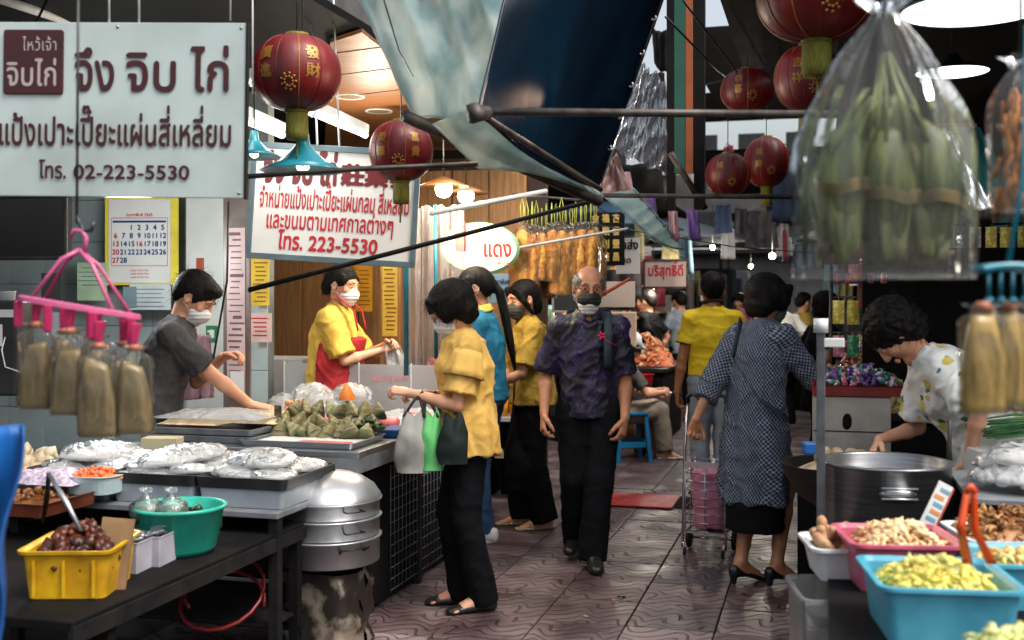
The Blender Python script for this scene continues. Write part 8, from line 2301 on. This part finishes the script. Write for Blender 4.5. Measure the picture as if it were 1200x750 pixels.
# litter and a few leaves on the pavement
rd = random.Random(77)
LIT = [mat('litter paper', (.5, .48, .44), rough=.8), mat('litter leaf', lin((200, 150, 60)), rough=.7), mat('litter dark', (.02, .018, .016), rough=.8)]
for i in range(16):
    t, s = rd.uniform(-1.95, -.15), rd.uniform(4.9, 9.5); k = i % 3
    mb = MB(); w_ = rd.uniform(.008, .022); mb.grid(3, 2, lambda u, v: Vector(((u - .5) * w_ * 2, (v - .5) * w_, .003 * math.sin(u * 6) + .003)))
    tag(mb.build('litter', LIT[k], solid=.001, loc=Q(t, s, .006), rz=rd.uniform(0, 6)), 'tiny %s scrap on the pavement, %s' % (['pale paper', 'yellow leaf', 'dark'][k], ['near the counter', 'mid lane', 'near the right kerb'][0 if t < -1.3 else (1 if t < -.7 else 2)]), 'litter', 'scraps on the pavement')
# parasols and hanging packets that fill the far lane
def parasol(label, t, s, z, r_, c, seed):
    th = TH('parasol', label, 'umbrella', t, s, 0, 'parasols down the lane', rz=seed)
    m = cloth_sheet('parasol cloth %d' % c[0], lin(c), tuple(v * .8 for v in lin(c)), .5, scale=2)
    mb = MB()
    mb.grid(32, 4, lambda u, v: Vector((r_ * v * math.cos(u * 6.2832) * (1 - .05 * abs(math.sin(u * 4 * 3.1416))), r_ * v * math.sin(u * 6.2832) * (1 - .05 * abs(math.sin(u * 4 * 3.1416))), z + r_ * .35 * (1 - v ** 1.3) + .03 * abs(math.cos(u * 4 * 3.1416)) * v)))
    mb.build('canopy', m, th, solid=.003)
    mb = MB(); mb.tube([(0, 0, 0), (0, 0, z + r_ * .36)], .018, 8); mb.build('pole', POLE, th)
    for k in range(8):
        a = k * math.pi / 4; mb = MB(); mb.tube([(0, 0, z + r_ * .25), (r_ * .95 * math.cos(a), r_ * .95 * math.sin(a), z - .01)], .006, 4); mb.build('rib', POLE, th)
for i, (t, s, z, r_, c, lab) in enumerate(((.9, 11.5, 2.25, 1.0, (196, 204, 206), 'pale grey parasol over the third right stall'), (-2.6, 13.2, 2.3, 1.1, (90, 120, 150), 'blue grey parasol over the far left stall'), (.8, 15.5, 2.3, 1.1, (210, 206, 196), 'cream parasol further down on the right'), (-2.3, 18, 2.4, 1.2, (186, 196, 200), 'pale parasol far down on the left'), (.5, 20.5, 2.5, 1.2, (70, 110, 120), 'teal parasol far down on the right'), (-1.9, 24, 2.6, 1.3, (206, 190, 186), 'pinkish parasol far down on the left'), (.2, 27, 2.6, 1.3, (220, 220, 220), 'white parasol at the far end of lane'))):
    parasol(lab, t, s, z, r_, c, i * .7)
rk = TH('display_rack', 'tall black rack hung with small coloured packets on the right', 'rack', .62, 8.2)
for z in (1.25, 1.5, 1.75, 2.0):
    mb = MB(); mb.tube([(-.55, 0, z), (.75, 0, z)], .008, 6); mb.build('rail', POLE, rk)
for x in (-.55, .75):
    mb = MB(); mb.tube([(x, 0, 0), (x, 0, 2.1)], .014, 6); mb.build('upright', POLE, rk)
rd = random.Random(5); pk = {}
PC = [((200, 60, 40), 'red'), ((226, 200, 90), 'yellow'), ((60, 140, 100), 'green'), ((220, 220, 214), 'white'), ((210, 120, 150), 'pink'), ((70, 80, 120), 'navy')]
for i in range(52):
    r_ = i // 13; x = -.5 + (i % 13) * .1; k = rd.randrange(6); p = Q(.62 + x, 8.18, 1.25 + r_ * .25)
    lab = '%s packet hanging on the %s rail of the rack, %s' % (PC[k][1], ['lowest', 'second', 'third', 'top'][r_], 'left end' if i % 13 < 4 else ('middle' if i % 13 < 9 else 'right end'))
    if k not in pk:
        o = thing('hanging_packet', lab, 'packet', p, ROT, 'packets on the display rack')
        mb = MB(); mb.grid(4, 5, lambda u, v: Vector(((u - .5) * .075, -.012 * math.sin(u * 3.14) * math.sin(v * 3.14), -.02 - v * .15))); mb.grid(4, 5, lambda u, v: Vector(((u - .5) * .075, .012 * math.sin(u * 3.14) * math.sin(v * 3.14), -.02 - v * .15)))
        mb.build('packet_body', mat('hung packet %d' % k, lin(PC[k][0]), tuple(min(1, v * 1.6 + .1) for v in lin(PC[k][0])), scale=30, rough=.35, edge=(.5, .56)), o)
        mb = MB(); mb.tube([(0, 0, 0), (0, 0, -.02)], .003, 4); mb.build('hook', STEEL, o); pk[k] = o
    else: dup(pk[k], p, ROT + rd.uniform(-.3, .3), lab, rd.uniform(.8, 1.15))
# shelves with goods along the left far side
for i, (t, s, z) in enumerate(((-2.5, 10.2, 1.2), (-2.45, 13.6, 1.25), (-2.4, 15.6, 1.3), (-2.45, 13.6, 1.65))):
    th = TH('wall_shelf', ['low shelf of bright goods left of the beige carton', 'lower shelf of goods far on the left', 'shelf of goods furthest on the left', 'upper shelf of goods far on the left'][i], 'shelf', t, s, z)
    mb = MB(); mb.box((0, 0, 0), (.5, 1.5, .03)); mb.build('board', WOODP, th)
    for sx in (-.22, .22):
        mb = MB(); mb.box((sx, .7, -z / 2), (.03, .03, z)); mb.build('upright', DARKM, th)
    for k in range(9):
        mb = MB(); h_ = random.uniform(.08, .22); w_ = random.uniform(.10, .2)
        if k % 3: mb.box((random.uniform(-.08, .12), -.64 + k * .16, .016 + h_ / 2), (w_, .13, h_))
        else: mb.lathe([(0, 0), (.06, 0), (.065, h_ * .8), (.04, h_), (0, h_)], (.05, -.64 + k * .16, .016), 14)
        o = mb.build('shelf_item', mat('shelf item %d' % (k % 5), *[lin(q_) for q_ in (((200, 90, 50), (230, 200, 150)), ((214, 206, 190), (170, 60, 50)), ((226, 190, 70), (200, 120, 40)), ((90, 130, 110), (200, 210, 190)), ((150, 110, 90), (90, 60, 50)))[k % 5]], scale=14, rough=.5, edge=(.5, .56)), th)
for i, (px, py, d) in enumerate(((700, 318, 10.5), (766, 335, 13.0), (905, 300, 12.0), (835, 290, 15.5), (880, 312, 19))):  # bulbs added to raise the light in the far lane
    th = thing('added_bulb', ['added fill bulb over the beige carton', 'small added fill bulb far down the left side', 'small added fill bulb over the far right stalls', 'added fill bulb above the yellow polo man', 'faint added fill bulb deepest in the lane'][i], 'lamp', R(px, py, d=d), 0, 'added far bulbs')
    mb = MB(); mb.blob((0, 0, 0), .035, 2, 0); mb.build('bulb', MATS['warm bulb bright'], th)
    mb = MB(); mb.tube([(0, 0, .03), (0, 0, .6)], .005, 5); mb.build('cord', BLACKP, th)
    l = bpy.data.lights.new('bulb_fill_light', 'POINT'); l.energy = 26; l.color = (1, .90, .76); l.shadow_soft_size = .06
    o = bpy.data.objects.new('bulb_fill_light', l); link(o); o.location = R(px, py, d=d) + Vector((0, -.08, -.05))
# hidden lamp added to make the warm glow on the dark blue tarpaulin
gl_ = thing('warm_lamp', 'added hidden lamp for the warm glow on the lower part of the dark blue tarpaulin', 'lamp', R(640, 112, d=4.30), 0, 'warm lamps')
mb = MB(); mb.lathe([(.0, .06), (.03, .05), (.09, .0), (.085, -.002), (.03, .04)], n=20); mb.build('shade', MATS['brown lamp shade'], gl_)
mb = MB(); mb.blob((0, 0, -.01), .03, 2, 0); mb.build('bulb', MATS['warm bulb bright'], gl_)
l = bpy.data.lights.new('lamp_fill_light', 'POINT'); l.energy = 9; l.color = (1, .66, .44); l.shadow_soft_size = .08
o = bpy.data.objects.new('lamp_fill_light', l); link(o); o.location = R(634, 116, d=4.18)
